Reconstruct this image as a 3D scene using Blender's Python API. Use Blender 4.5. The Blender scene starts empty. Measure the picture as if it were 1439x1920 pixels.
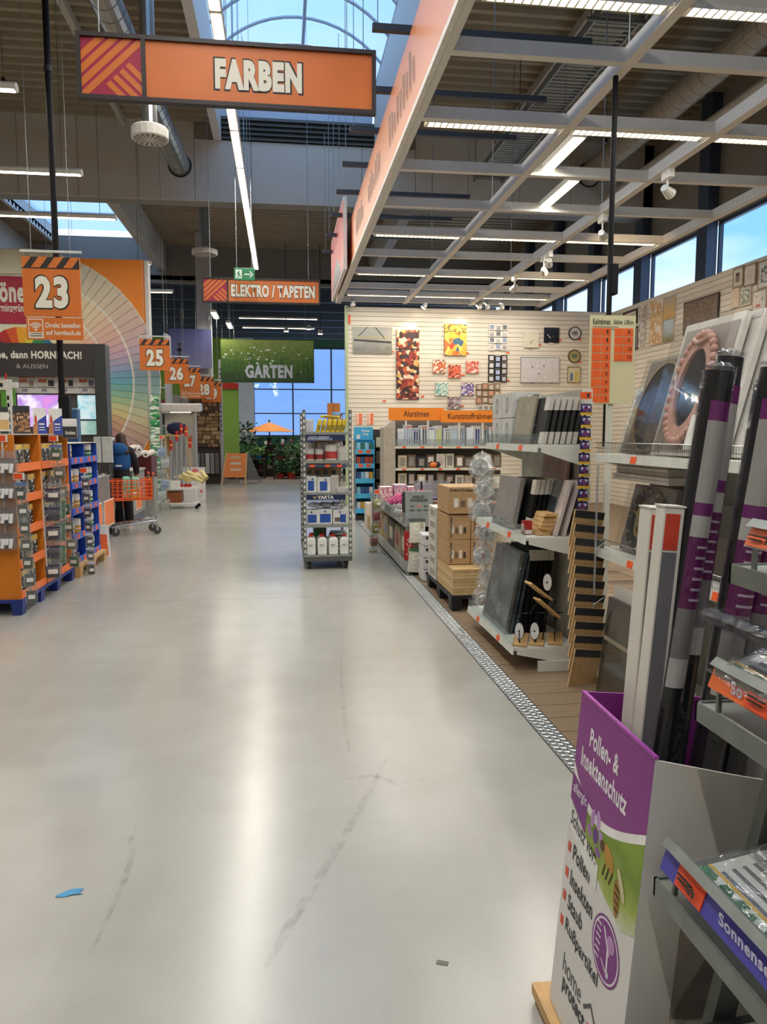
import bpy, math, random
from mathutils import Vector, Matrix
random.seed(7)
PI = math.pi
scene = bpy.context.scene
COL = scene.collection

# ------------------------------------------------------------------ camera
FPX, CX, CY, EYE = 1420.0, 719.5, 960.0, 1.6
PITCH = math.atan(145 / FPX)
YAW = math.atan(189.5 / FPX * math.cos(PITCH))
cam_data = bpy.data.cameras.new('camera')
cam_data.sensor_fit = 'VERTICAL'
cam_data.sensor_height = 36.0
cam_data.lens = FPX / 1920 * 36.0
cam_data.clip_start = 0.02
cam_data.clip_end = 300
cam = bpy.data.objects.new('camera', cam_data)
cam.location = (0, 0, EYE)
cam.rotation_euler = (PI / 2 - PITCH, 0, -YAW)
COL.objects.link(cam)
scene.camera = cam
# pixel of the 1439x1920 frame -> point on the plane X=.., Y=.. or Z=..
_s, _c = math.sin, math.cos
_fw = Vector((_s(YAW) * _c(PITCH), _c(YAW) * _c(PITCH), -_s(PITCH)))
_rt = Vector((_c(YAW), -_s(YAW), 0))
_up = Vector((_s(YAW) * _s(PITCH), _c(YAW) * _s(PITCH), _c(PITCH)))
def P(x, y, X=None, Y=None, Z=None):
    d = _fw + _rt * ((x - CX) / FPX) + _up * ((CY - y) / FPX)
    t = X / d.x if X is not None else Y / d.y if Y is not None else (Z - EYE) / d.z
    return Vector((d.x * t, d.y * t, EYE + d.z * t))

# ------------------------------------------------------------------ world, exposure
scene.view_settings.view_transform = 'Standard'
scene.view_settings.look = 'None'
scene.view_settings.gamma = 1
scene.view_settings.use_curve_mapping = False
scene.view_settings.exposure = 0.0
world = bpy.data.worlds.new('sky'); scene.world = world
world.use_nodes = True
wn, wl = world.node_tree.nodes, world.node_tree.links
wn.clear()
_o = wn.new('ShaderNodeOutputWorld'); _b = wn.new('ShaderNodeBackground')
_t = wn.new('ShaderNodeTexCoord'); _n = wn.new('ShaderNodeTexNoise'); _r = wn.new('ShaderNodeValToRGB')
_m = wn.new('ShaderNodeMapping'); _m.inputs['Scale'].default_value = (1, 1, 3)
_n.inputs['Scale'].default_value = 2.2; _n.inputs['Detail'].default_value = 6
_r.color_ramp.elements[0].position = 0.36; _r.color_ramp.elements[0].color = (0.30, 0.60, 0.98, 1)
_r.color_ramp.elements[1].position = 0.52; _r.color_ramp.elements[1].color = (0.86, 0.93, 1.0, 1)
wl.new(_t.outputs['Generated'], _m.inputs['Vector']); wl.new(_m.outputs['Vector'], _n.inputs['Vector'])
_x = wn.new('ShaderNodeSeparateXYZ'); _a = wn.new('ShaderNodeMath'); _a.operation = 'MULTIPLY_ADD'; _a.inputs[1].default_value = -.45
_q = wn.new('ShaderNodeMath'); _q.operation = 'ADD'; _q.inputs[1].default_value = .13     # paler towards the horizon
wl.new(_t.outputs['Generated'], _x.inputs[0]); wl.new(_x.outputs['Z'], _a.inputs[0]); wl.new(_n.outputs['Fac'], _a.inputs[2]); wl.new(_a.outputs[0], _q.inputs[0]); wl.new(_q.outputs[0], _r.inputs['Fac']); wl.new(_r.outputs['Color'], _b.inputs['Color'])
_b.inputs['Strength'].default_value = 1.7
wl.new(_b.outputs['Background'], _o.inputs['Surface'])
scene.cycles.max_bounces = 8; scene.cycles.diffuse_bounces = 4; scene.cycles.glossy_bounces = 3; scene.cycles.transmission_bounces = 6; scene.cycles.transparent_max_bounces = 14
LAMP_W = 30.0          # watts of one 1.5 m luminaire
LAMP_COL = (1.0, 0.955, 0.87)

# ------------------------------------------------------------------ materials
def lin(h):
    if isinstance(h, str):
        h = h.lstrip('#'); h = [int(h[i:i + 2], 16) / 255 for i in (0, 2, 4)]
        return tuple(c / 12.92 if c <= .04045 else ((c + .055) / 1.055) ** 2.4 for c in h) + (1,)
    return tuple(h) + (1,)
_mats = {}
def new_mat(name):
    m = bpy.data.materials.new(name); m.use_nodes = True
    n, l = m.node_tree.nodes, m.node_tree.links
    return m, n, l, n['Principled BSDF']
def mat(col, rough=.5, metal=0, var=.10, sc=14, bump=0, stretch=None, spec=None, coat=0):
    key = ('m', col, rough, metal, var, sc, bump, stretch, spec, coat)
    if key in _mats: return _mats[key]
    m, n, l, b = new_mat('surface')
    c = lin(col)
    b.inputs['Roughness'].default_value = rough; b.inputs['Metallic'].default_value = metal
    if spec is not None: b.inputs['Specular IOR Level'].default_value = spec
    if coat: b.inputs['Coat Weight'].default_value = coat
    t = n.new('ShaderNodeTexCoord'); z = n.new('ShaderNodeTexNoise'); r = n.new('ShaderNodeValToRGB')
    z.inputs['Scale'].default_value = sc; z.inputs['Detail'].default_value = 4
    src = t.outputs['Object']
    if stretch:
        mp = n.new('ShaderNodeMapping'); mp.inputs['Scale'].default_value = stretch
        l.new(src, mp.inputs['Vector']); src = mp.outputs['Vector']
    l.new(src, z.inputs['Vector']); l.new(z.outputs['Fac'], r.inputs['Fac'])
    e = r.color_ramp.elements
    e[0].position = .3; e[1].position = .7
    e[0].color = tuple(x * (1 - var) for x in c[:3]) + (1,)
    e[1].color = tuple(min(1, x * (1 + var)) for x in c[:3]) + (1,)
    l.new(r.outputs['Color'], b.inputs['Base Color'])
    if bump:
        bp = n.new('ShaderNodeBump'); bp.inputs['Strength'].default_value = bump; bp.inputs['Distance'].default_value = .01
        l.new(z.outputs['Fac'], bp.inputs['Height']); l.new(bp.outputs['Normal'], b.inputs['Normal'])
    _mats[key] = m
    return m
def glow(col, s):
    key = ('g', col, s)
    if key in _mats: return _mats[key]
    m, n, l, b = new_mat('glow')
    b.inputs['Base Color'].default_value = (.8, .8, .8, 1)
    b.inputs['Emission Color'].default_value = lin(col); b.inputs['Emission Strength'].default_value = s
    m.cycles.emission_sampling = 'NONE'
    _mats[key] = m
    return m
def clear(fac=.22, tint='ffffff', rough=.12, bump=.6, sc=9, haze=.12):
    key = ('c', fac, tint, rough, bump, sc, haze)
    if key in _mats: return _mats[key]
    m, n, l, b = new_mat('clear plastic')
    n.remove(b); out = n['Material Output']
    tr = n.new('ShaderNodeBsdfTransparent'); tr.inputs['Color'].default_value = lin(tint)
    gl = n.new('ShaderNodeBsdfGlossy'); gl.inputs['Roughness'].default_value = rough
    df = n.new('ShaderNodeBsdfDiffuse'); df.inputs['Color'].default_value = (.8, .8, .8, 1)
    mx = n.new('ShaderNodeMixShader'); mx.inputs[0].default_value = fac
    m2 = n.new('ShaderNodeMixShader'); m2.inputs[0].default_value = haze
    if bump:
        z = n.new('ShaderNodeTexNoise'); z.inputs['Scale'].default_value = sc; z.inputs['Detail'].default_value = 3
        z.inputs['Distortion'].default_value = 1.5
        t = n.new('ShaderNodeTexCoord'); l.new(t.outputs['Object'], z.inputs['Vector'])
        bp = n.new('ShaderNodeBump'); bp.inputs['Strength'].default_value = bump; bp.inputs['Distance'].default_value = .03
        l.new(z.outputs['Fac'], bp.inputs['Height']); l.new(bp.outputs['Normal'], gl.inputs['Normal'])
    l.new(tr.outputs[0], m2.inputs[1]); l.new(df.outputs[0], m2.inputs[2])
    l.new(m2.outputs[0], mx.inputs[1]); l.new(gl.outputs[0], mx.inputs[2]); l.new(mx.outputs[0], out.inputs['Surface'])
    _mats[key] = m
    return m
def printed(cols, sc=8, kind='voronoi', rough=.5, stretch=(1, 1, 1), emit=0):
    """flat print: cells or clouds in a palette of colours"""
    key = ('p', tuple(cols), sc, kind, rough, stretch, emit)
    if key in _mats: return _mats[key]
    m, n, l, b = new_mat('print')
    b.inputs['Roughness'].default_value = rough
    t = n.new('ShaderNodeTexCoord'); mp = n.new('ShaderNodeMapping'); mp.inputs['Scale'].default_value = stretch
    l.new(t.outputs['Object'], mp.inputs['Vector'])
    r = n.new('ShaderNodeValToRGB')
    if kind == 'voronoi':
        z = n.new('ShaderNodeTexVoronoi'); z.inputs['Scale'].default_value = sc
        sp = n.new('ShaderNodeSeparateColor'); l.new(z.outputs['Color'], sp.inputs[0]); o = sp.outputs[0]
        r.color_ramp.interpolation = 'CONSTANT'
    else:
        z = n.new('ShaderNodeTexNoise'); z.inputs['Scale'].default_value = sc; z.inputs['Detail'].default_value = 5
        mr = n.new('ShaderNodeMapRange'); mr.inputs[1].default_value = .3; mr.inputs[2].default_value = .7
        l.new(z.outputs['Fac'], mr.inputs[0]); o = mr.outputs[0]
        if kind == 'blots': r.color_ramp.interpolation = 'CONSTANT'
    l.new(mp.outputs['Vector'], z.inputs['Vector'])
    e = r.color_ramp.elements
    while len(e) < len(cols): e.new(.5)
    for i, c in enumerate(cols):
        e[i].position = i / len(cols) if r.color_ramp.interpolation == 'CONSTANT' else i / max(1, len(cols) - 1)
        e[i].color = lin(c)
    l.new(o, r.inputs['Fac']); l.new(r.outputs['Color'], b.inputs['Base Color'])
    if emit:
        l.new(r.outputs['Color'], b.inputs['Emission Color']); b.inputs['Emission Strength'].default_value = emit
        m.cycles.emission_sampling = 'NONE'
    _mats[key] = m
    return m
def gradient(cols, axis, a, b_, rough=.5, noise=0, sc=3):
    """colour that runs along one object axis from a to b_ (printed fades)"""
    key = ('gr', tuple(cols), axis, a, b_, rough, noise)
    if key in _mats: return _mats[key]
    m, n, l, b = new_mat('print')
    b.inputs['Roughness'].default_value = rough
    t = n.new('ShaderNodeTexCoord'); s = n.new('ShaderNodeSeparateXYZ'); l.new(t.outputs['Object'], s.inputs[0])
    mr = n.new('ShaderNodeMapRange'); mr.inputs[1].default_value = a; mr.inputs[2].default_value = b_
    src = s.outputs['XYZ'.index(axis)]
    if noise:
        z = n.new('ShaderNodeTexNoise'); z.inputs['Scale'].default_value = sc; z.inputs['Detail'].default_value = 6
        l.new(t.outputs['Object'], z.inputs['Vector'])
        ma = n.new('ShaderNodeMath'); ma.operation = 'MULTIPLY_ADD'; ma.inputs[1].default_value = noise
        l.new(z.outputs['Fac'], ma.inputs[0]); l.new(src, ma.inputs[2]); src = ma.outputs[0]
    l.new(src, mr.inputs[0])
    r = n.new('ShaderNodeValToRGB'); e = r.color_ramp.elements
    while len(e) < len(cols): e.new(.5)
    for i, c in enumerate(cols):
        e[i].position = i / (len(cols) - 1); e[i].color = lin(c)
    l.new(mr.outputs[0], r.inputs['Fac']); l.new(r.outputs['Color'], b.inputs['Base Color'])
    _mats[key] = m
    return m
WHITE = mat('e2dfd8', .55, var=.03)
CREAM = mat('d9d4c4', .5, var=.03)
ORANGE = mat('e8801c', .5, var=.04)
SIGN_ORANGE = mat('cf6e26', .45, var=.06, sc=2)
MAGENTA = mat('a01740', .5, var=.04)
BLACK = mat('0a0a0b', .6, var=.1, spec=.25)
DARK = mat('262629', .5, var=.1)
CHROME = mat('c4c6c8', .22, 1, var=.05)
GALV = mat('8d9290', .38, .85, var=.12)
GREYMET = mat('6d706c', .45, .5, var=.1)
SHELFW = mat('d3d3c6', .42, var=.03)
RED = mat('c22a22', .5, var=.05)
TAG = mat('e8591f', .5, var=.05)
BLUE = mat('1d3f9a', .45, var=.08)
NAVY = mat('16204a', .5, var=.08)
PURPLE = mat('82197e', .4, var=.05)
KRAFT = mat('b08d63', .8, var=.12, sc=25)
PINE = mat('c79f68', .6, var=.18, sc=9, stretch=(8, 1, 1))
PINEZ = mat('bf9660', .6, var=.18, sc=9, stretch=(8, 8, .8))
LETTER = mat('e4e0cf', .5, var=.02)
INK = mat('2a2420', .6, var=.05)
CLEAR = clear()
FILM = clear(.15, 'f4f6f6', .12, .9, 12, .05)

# ------------------------------------------------------------------ geometry helpers
class G:
    def __init__(s): s.v, s.f = [], []
    def add(s, vs, fs):
        n = len(s.v); s.v += [tuple(v) for v in vs]; s.f += [tuple(i + n for i in f) for f in fs]; return s
    def box(s, x0, y0, z0, x1, y1, z1):
        return s.add([(x0, y0, z0), (x1, y0, z0), (x1, y1, z0), (x0, y1, z0), (x0, y0, z1), (x1, y0, z1), (x1, y1, z1), (x0, y1, z1)],
                     [(3, 2, 1, 0), (4, 5, 6, 7), (0, 1, 5, 4), (1, 2, 6, 5), (2, 3, 7, 6), (3, 0, 4, 7)])
    def hexa(s, b, t):
        return s.add(list(b) + list(t), [(3, 2, 1, 0), (4, 5, 6, 7), (0, 1, 5, 4), (1, 2, 6, 5), (2, 3, 7, 6), (3, 0, 4, 7)])
    def quad(s, a, b, c, d): return s.add([a, b, c, d], [(0, 1, 2, 3)])
    def poly(s, p): return s.add(p, [tuple(range(len(p)))])
    def prism(s, poly, ax, a, b):
        def at(p, t):
            return {'x': (t, p[0], p[1]), 'y': (p[0], t, p[1]), 'z': (p[0], p[1], t)}[ax]
        n = len(poly)
        vs = [at(p, a) for p in poly] + [at(p, b) for p in poly]
        return s.add(vs, [tuple(range(n))[::-1], tuple(range(n, 2 * n))] + [(i, (i + 1) % n, n + (i + 1) % n, n + i) for i in range(n)])
    def tube(s, p0, p1, r, r1=None, n=8, cap=True):
        p0, p1 = Vector(p0), Vector(p1); r1 = r if r1 is None else r1
        d = (p1 - p0).normalized(); a = d.orthogonal().normalized(); b = d.cross(a)
        vs = []
        for p, q in ((p0, r), (p1, r1)):
            vs += [p + (a * math.cos(2 * PI * i / n) + b * math.sin(2 * PI * i / n)) * q for i in range(n)]
        fs = [(i, (i + 1) % n, n + (i + 1) % n, n + i) for i in range(n)]
        if cap: fs += [tuple(range(n))[::-1], tuple(range(n, 2 * n))]
        return s.add(vs, fs)
    def path(s, pts, r, n=6):
        for a, b in zip(pts, pts[1:]): s.tube(a, b, r, n=n)
        return s
    def bar(s, p0, p1, w, h=None):
        """square bar between two points"""
        h = h or w
        p0, p1 = Vector(p0), Vector(p1); d = (p1 - p0).normalized()
        u = Vector((0, 0, 1)) if abs(d.z) < .9 else Vector((0, 1, 0))
        a = d.cross(u).normalized() * w / 2; b = a.cross(d).normalized() * h / 2
        return s.hexa([p0 - a - b, p0 + a - b, p0 + a + b, p0 - a + b], [p1 - a - b, p1 + a - b, p1 + a + b, p1 - a + b])
    def lathe(s, prof, n=16, c=(0, 0, 0), ax='z'):
        vs, fs = [], []
        for r, h in prof:
            for i in range(n):
                u, w = r * math.cos(2 * PI * i / n), r * math.sin(2 * PI * i / n)
                p = {'z': (u, w, h), 'y': (u, h, w), 'x': (h, u, w)}[ax]
                vs.append((p[0] + c[0], p[1] + c[1], p[2] + c[2]))
        for k in range(len(prof) - 1):
            for i in range(n):
                j = (i + 1) % n
                fs.append((k * n + i, k * n + j, (k + 1) * n + j, (k + 1) * n + i))
        fs += [tuple(range(n))[::-1], tuple(range((len(prof) - 1) * n, len(prof) * n))]
        return s.add(vs, fs)
    def ball(s, c, r, n=12, m=8):
        if not hasattr(r, '__len__'): r = (r, r, r)
        vs = [(c[0], c[1], c[2] - r[2])]
        for k in range(1, m):
            t = PI * k / m
            for i in range(n):
                vs.append((c[0] + r[0] * math.sin(t) * math.cos(2 * PI * i / n), c[1] + r[1] * math.sin(t) * math.sin(2 * PI * i / n), c[2] - r[2] * math.cos(t)))
        vs.append((c[0], c[1], c[2] + r[2])); L = len(vs) - 1
        fs = [(0, 1 + (i + 1) % n, 1 + i) for i in range(n)]
        for k in range(m - 2):
            for i in range(n):
                j = (i + 1) % n
                fs.append((1 + k * n + i, 1 + k * n + j, 1 + (k + 1) * n + j, 1 + (k + 1) * n + i))
        fs += [(L, 1 + (m - 2) * n + i, 1 + (m - 2) * n + (i + 1) % n) for i in range(n)]
        return s.add(vs, fs)
    def ring(s, c, r, w, n=24, ax='y', d=.01, sx=1, sz=1):
        """flat ring with depth, facing axis ax"""
        def at(u, h, k): return {'y': (c[0] + u, c[1] + k, c[2] + h), 'x': (c[0] + k, c[1] + u, c[2] + h), 'z': (c[0] + u, c[1] + h, c[2] + k)}[ax]
        vs, fs = [], []
        for i in range(n):
            t = 2 * PI * i / n; cu, cv = math.cos(t) * sx, math.sin(t) * sz
            vs += [at(cu * r, cv * r, 0), at(cu * (r - w), cv * (r - w), 0), at(cu * r, cv * r, d), at(cu * (r - w), cv * (r - w), d)]
        for i in range(n):
            a, b = 4 * i, 4 * ((i + 1) % n)
            fs += [(a, b, b + 1, a + 1), (a + 2, a + 3, b + 3, b + 2), (a, a + 2, b + 2, b), (a + 1, b + 1, b + 3, a + 3)]
        return s.add(vs, fs)
    def mesh(s, name, smooth=False):
        me = bpy.data.meshes.new(name); me.from_pydata(s.v, [], s.f)
        if smooth: me.polygons.foreach_set('use_smooth', [True] * len(me.polygons))
        me.update(); return me
def disc(c, r, n=20, ax='y', d=.004, sx=1, sz=1):
    g = G()
    pts = [(c[0 if ax != 'x' else 1] + r * sx * math.cos(2 * PI * i / n), c[2 if ax != 'z' else 1] + r * sz * math.sin(2 * PI * i / n)) for i in range(n)]
    k = 'xyz'.index(ax)
    return g.prism(pts, ax, c[k], c[k] + d)
def obj(name, g, m, parent=None, loc=None, rot=None, smooth=False, bevel=0, kind=None, label=None):
    me = g if isinstance(g, bpy.types.Mesh) else g.mesh(name, smooth)
    if m is not None and not me.materials: me.materials.append(m)
    o = bpy.data.objects.new(name, me); COL.objects.link(o)
    if parent: o.parent = parent
    if loc is not None: o.location = loc
    if rot is not None: o.rotation_euler = rot
    if bevel:
        b = o.modifiers.new('bevel', 'BEVEL'); b.width = bevel; b.segments = 2; b.limit_method = 'ANGLE'
    if kind: o['kind'] = kind
    if label: o['label'] = label
    return o
def tag(o, label, cat, group=None):
    o['label'] = label; o['category'] = cat
    if group: o['group'] = group
    return o
def thing(name, label, cat, loc=(0, 0, 0), rz=0, group=None, rot=None):
    o = bpy.data.objects.new(name, None); COL.objects.link(o)
    o.empty_display_size = .1
    o.location = loc; o.rotation_euler = rot or (0, 0, rz)
    return tag(o, label, cat, group)
def struct(name, g, m, parent=None, **k):
    o = obj(name, g, m, parent, **k)
    if not parent: o['kind'] = 'structure'
    return o
def dup(root, loc=None, rz=None, label=None, parent=None):
    r = root.copy(); COL.objects.link(r)
    if loc is not None: r.location = loc
    if rz is not None: r.rotation_euler = (0, 0, rz)
    if label: r['label'] = label
    if parent: r.parent = parent
    for ch in root.children: dup(ch, parent=r)
    return r
_txt = {}
def text_mesh(s, w, h, bold=.0, slant=0, thick=.002):
    key = (s, round(w, 4), round(h, 4), bold, slant)
    if key in _txt: return _txt[key]
    cu = bpy.data.curves.new('lettering', 'FONT'); cu.body = s; cu.size = 1; cu.offset = bold; cu.shear = slant
    cu.resolution_u = 3; cu.fill_mode = 'FRONT' if False else 'BOTH'; cu.extrude = 0
    cu.space_character = 1 + bold * 2.2; cu.space_line = .95
    o = bpy.data.objects.new('lettering', cu); COL.objects.link(o)
    me = bpy.data.meshes.new_from_object(o.evaluated_get(bpy.context.evaluated_depsgraph_get()))
    bpy.data.objects.remove(o); bpy.data.curves.remove(cu)
    me.materials.clear()
    xs = [v.co.x for v in me.vertices]; ys = [v.co.y for v in me.vertices]
    x0, x1, y0, y1 = min(xs), max(xs), min(ys), max(ys)
    kx = w / (x1 - x0); ky = h / (y1 - y0) if h else kx
    for v in me.vertices: v.co = ((v.co.x - x0) * kx, (v.co.y - y0) * ky, 0)
    me.update()
    _txt[key] = me
    return me
FACE = {'-y': (PI / 2, 0, 0), '-x': (PI / 2, 0, -PI / 2), '+x': (PI / 2, 0, PI / 2), '+z': (0, 0, 0)}
def text(s, m, parent, loc, w, h, face='-y', bold=.0, slant=0, name='lettering', rot=None):
    """text whose lower left corner is at loc, reading to the right as seen from its face"""
    me = text_mesh(s, w, h, bold, slant).copy()
    me.materials.append(m)
    return obj(name, me, None, parent, loc, rot or FACE[face])
def clip(poly, lines):
    """clip polygon by half planes a*x+b*y<=c"""
    for a, b, c in lines:
        out = []
        for i, p in enumerate(poly):
            q = poly[(i + 1) % len(poly)]
            dp, dq = a * p[0] + b * p[1] - c, a * q[0] + b * q[1] - c
            if dp <= 0: out.append(p)
            if dp * dq < 0:
                t = dp / (dp - dq); out.append((p[0] + (q[0] - p[0]) * t, p[1] + (q[1] - p[1]) * t))
        poly = out
        if len(poly) < 3: return []
    return poly
# ================================================================== THE SETTING
def concrete():
    m, n, l, b = new_mat('polished concrete')
    t = n.new('ShaderNodeTexCoord')
    def noise(sc, det, st=(1, 1, 1), dist=0):
        mp = n.new('ShaderNodeMapping'); mp.inputs['Scale'].default_value = st
        z = n.new('ShaderNodeTexNoise'); z.inputs['Scale'].default_value = sc; z.inputs['Detail'].default_value = det; z.inputs['Distortion'].default_value = dist
        l.new(t.outputs['Object'], mp.inputs['Vector']); l.new(mp.outputs['Vector'], z.inputs['Vector']); return z.outputs['Fac']
    a = noise(.45, 3); c = noise(4, 5); d = noise(1.1, 3, (2.2, .2, 1)); e = noise(140, 2)
    def ramp(src, p0, c0, p1, c1):
        r = n.new('ShaderNodeValToRGB'); q = r.color_ramp.elements
        q[0].position, q[1].position = p0, p1; q[0].color, q[1].color = c0, c1
        l.new(src, r.inputs['Fac']); return r.outputs['Color']
    base = ramp(a, .25, lin('a3a198'), .75, lin('b5b3aa'))
    def mul(x, y, f):
        mx = n.new('ShaderNodeMix'); mx.data_type = 'RGBA'; mx.blend_type = 'MULTIPLY'; mx.inputs[0].default_value = f
        l.new(x, mx.inputs[6]); l.new(y, mx.inputs[7]); return mx.outputs[2]
    k = mul(base, ramp(c, .25, (.82, .81, .79, 1), .75, (1, 1, 1, 1)), .5)
    k = mul(k, ramp(d, .25, (.8, .78, .75, 1), .7, (1, 1, 1, 1)), .5)
    k = mul(k, ramp(e, .25, (.75, .74, .72, 1), .45, (1, 1, 1, 1)), .35)
    l.new(k, b.inputs['Base Color'])
    rr = n.new('ShaderNodeMapRange'); rr.inputs[3].default_value = .19; rr.inputs[4].default_value = .26
    l.new(a, rr.inputs[0]); l.new(rr.outputs[0], b.inputs['Roughness'])
    b.inputs['Specular IOR Level'].default_value = .55
    bp = n.new('ShaderNodeBump'); bp.inputs['Strength'].default_value = .05; bp.inputs['Distance'].default_value = .002; l.new(c, bp.inputs['Height']); l.new(bp.outputs['Normal'], b.inputs['Normal'])
    return m
CONC = concrete()
XS = 1.345                                                    # edge between concrete aisle and sales area
fl = struct('floor', G().box(-16, -6, -.08, XS, 25.7, -.012), mat('55524b', .8))
ys = [-6, 7.42, 11.9, 16.4, 20.9, 25.7]
for a, b in zip(ys, ys[1:]):
    obj('concrete_slab', G().box(-16, a + .003, -.03, XS - .004, b - .003, 0), CONC, fl)
fs = struct('floor_sales_area', G().box(XS, -6, -.08, 9, 25.7, -.006), mat('5d4a36', .6))
PL = [mat(c, .45, var=.14, sc=6, stretch=(.6, 9, 1)) for c in ('7d6850', '857058', '766149')]
k = 0
y = 2.0
while y < 9.2:
    x = XS + .125 - (k % 3) * .4
    while x < 3.2:
        x0 = max(x, XS + .125); x1 = x + 1.2
        if x1 > x0 + .02: obj('floor_plank', G().box(x0 + .002, y + .002, -.02, x1 - .002, y + .196, 0), PL[(k * 7 + int(x * 3)) % 3], fs)
        x = x1
    y += .2; k += 1
obj('plank_field', G().box(XS + .125, -6, -.02, 9, 1.99, -.001).box(3.9, 1.99, -.02, 9, 9.2, -.001).box(XS + .125, 9.2, -.02, 9, 25.7, -.001), PL[0], fs)
tr = struct('trim_1', G().box(XS, 1.9, -.03, XS + .12, 16.9, .003), mat('b9bcbc', .35, .9, var=.12, sc=30))
g = G()
yy = 1.92; k = 0
while yy < 16.85:
    for j in range(3):
        cx = XS + .022 + j * .038; cy = yy + (.011 if j % 2 else 0)
        a = .014 if (j + k) % 2 else -.014
        g.hexa([(cx - a - .004, cy - .011, .003), (cx - a + .004, cy - .012, .003), (cx + a + .004, cy + .011, .003), (cx + a - .004, cy + .012, .003)],
               [(cx - a - .001, cy - .008, .0065), (cx - a + .001, cy - .008, .0065), (cx + a + .001, cy + .008, .0065), (cx + a - .001, cy + .008, .0065)])
    yy += .024; k += 1
obj('tread_pattern', g, mat('cfd1d0', .28, .9, var=.1), tr, kind='stuff')

DECK = mat('a3977f', .55, .25, var=.10, sc=1.5)
def deck(name, x0, x1, y0, y1, z):
    pr = []
    y = y0
    while y < y1:
        pr += [(y, z), (y + .13, z), (y + .165, z - .1), (y + .265, z - .1)]
        y += .30
    pr += [(y1 + .1, z), (y1 + .1, z + .06), (y0, z + .06)]
    struct(name, G().prism(pr, 'x', x0, x1), DECK)
deck('ceiling_left', -16, -1.36, -6, 17.0, 8.25)
deck('ceiling_right', 2.3, 9, -6, 17.0, 8.25)
deck('ceiling_far_left', -16, -7.6, 17.5, 28, 8.25)
deck('ceiling_far', -4.5, 9, 17.5, 28, 8.25)
GIRD = mat('cdc7bb', .6, var=.03, sc=2)
gd = struct('wall_girder', G().box(-16, 17.1, 6.55, 9, 17.5, 7.8).box(-16, 17.1, 7.8, -1.36, 17.5, 8.25).box(2.3, 17.1, 7.8, 9, 17.5, 8.25), mat('8f8a80', .7))
x = -16
while x < 9:                                                  # cladding panels with open joints
    obj('cladding_panel', G().box(x + .004, 17.06, 6.55, min(x + 1.18, 9), 17.1, 7.8), GIRD, gd)
    if x + 1.18 < -1.36 or x > 2.3: obj('cladding_panel', G().box(x + .004, 17.06, 7.803, min(x + 1.18, 9), 17.1, 8.2), GIRD, gd)
    x += 1.186
struct('trim_2', G().box(-1.36, -6, 7.8, -1.2, 17.06, 9.0), mat('d7d4cd', .55, var=.03))
struct('trim_3', G().box(2.06, -6, 7.8, 2.3, 17.06, 9.0), mat('d7d4cd', .55, var=.03))
# skylight: barrel vault of translucent sheets on aluminium arches
def frosted():
    m, n, l, b = new_mat('frosted sheet'); n.remove(b); out = n['Material Output']
    tr = n.new('ShaderNodeBsdfTransparent'); tr.inputs['Color'].default_value = (.85, .92, 1, 1)
    tl = n.new('ShaderNodeBsdfTranslucent'); tl.inputs['Color'].default_value = (.80, .88, 1, 1)
    gl = n.new('ShaderNodeBsdfGlossy'); gl.inputs['Roughness'].default_value = .25
    a = n.new('ShaderNodeMixShader'); a.inputs[0].default_value = .55
    c = n.new('ShaderNodeMixShader'); c.inputs[0].default_value = .06
    l.new(tr.outputs[0], a.inputs[1]); l.new(tl.outputs[0], a.inputs[2]); l.new(a.outputs[0], c.inputs[1]); l.new(gl.outputs[0], c.inputs[2]); l.new(c.outputs[0], out.inputs['Surface'])
    return m
FROST = frosted()
sky = struct('window_1', G().box(-1.28, -6, 8.98, -1.22, 17.06, 9.06).box(2.06, -6, 8.98, 2.12, 17.06, 9.06), mat('c8ccd2', .4, .3))
def vault(t, r=0): 
    a = PI * (.5 + (1 - t) * .0) 
    ang = math.radians(140 - 100 * t); R = 1.65 / math.sin(math.radians(50)) + r
    return (.42 + R * math.cos(ang), 9.02 + R * (math.sin(ang)) - (R - r) * math.sin(math.radians(40)))
ay = [17.0 - 1.07 * i for i in range(22)]
ARCH = mat('b9bec6', .4, .4)
for i, y in enumerate(ay):
    pts = [vault(k / 14) for k in range(15)]
    obj('arch_rib', G().path([(p[0], y, p[1]) for p in pts], .028, 6), ARCH, sky)
    if i < len(ay) - 1:
        g = G()
        q = [vault(k / 14, .035) for k in range(15)]; q2 = [vault(k / 14, .043) for k in range(15)]
        g.prism([(p[0], p[1]) for p in q] + [(p[0], p[1]) for p in q2[::-1]], 'y', ay[i + 1] + .004, y - .004)
        obj('glazing_sheet', g, FROST, sky)
obj('purlin', G().tube((.52, -6, 9.52), (.52, 17.0, 9.52), .035, n=8), ARCH, sky)
q = [vault(k / 14, -.03) for k in range(15)]
obj('gable_panel', G().prism([(p[0], p[1]) for p in q] + [(2.02, 8.3), (-1.2, 8.3)], 'y', 17.06, 17.1), mat('c3cbda', .5, var=.02), sky)
lv = thing('ventilation_louvre', 'dark slatted ventilation louvre below the gable of the skylight', 'louvre', (0, 17.0, 7.8))
obj('louvre_frame', G().box(-1.2, .06, 0, 2.06, .1, .5), mat('2b2925', .7), lv)
for i in range(5): obj('louvre_slat', G().hexa([(-1.19, .0, .02 + i * .1), (2.05, .0, .02 + i * .1), (2.05, .02, .02 + i * .1), (-1.19, .02, .02 + i * .1)], [(-1.19, .05, .09 + i * .1), (2.05, .05, .09 + i * .1), (2.05, .06, .09 + i * .1), (-1.19, .06, .09 + i * .1)]), mat('5a544a', .6), lv)
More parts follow.
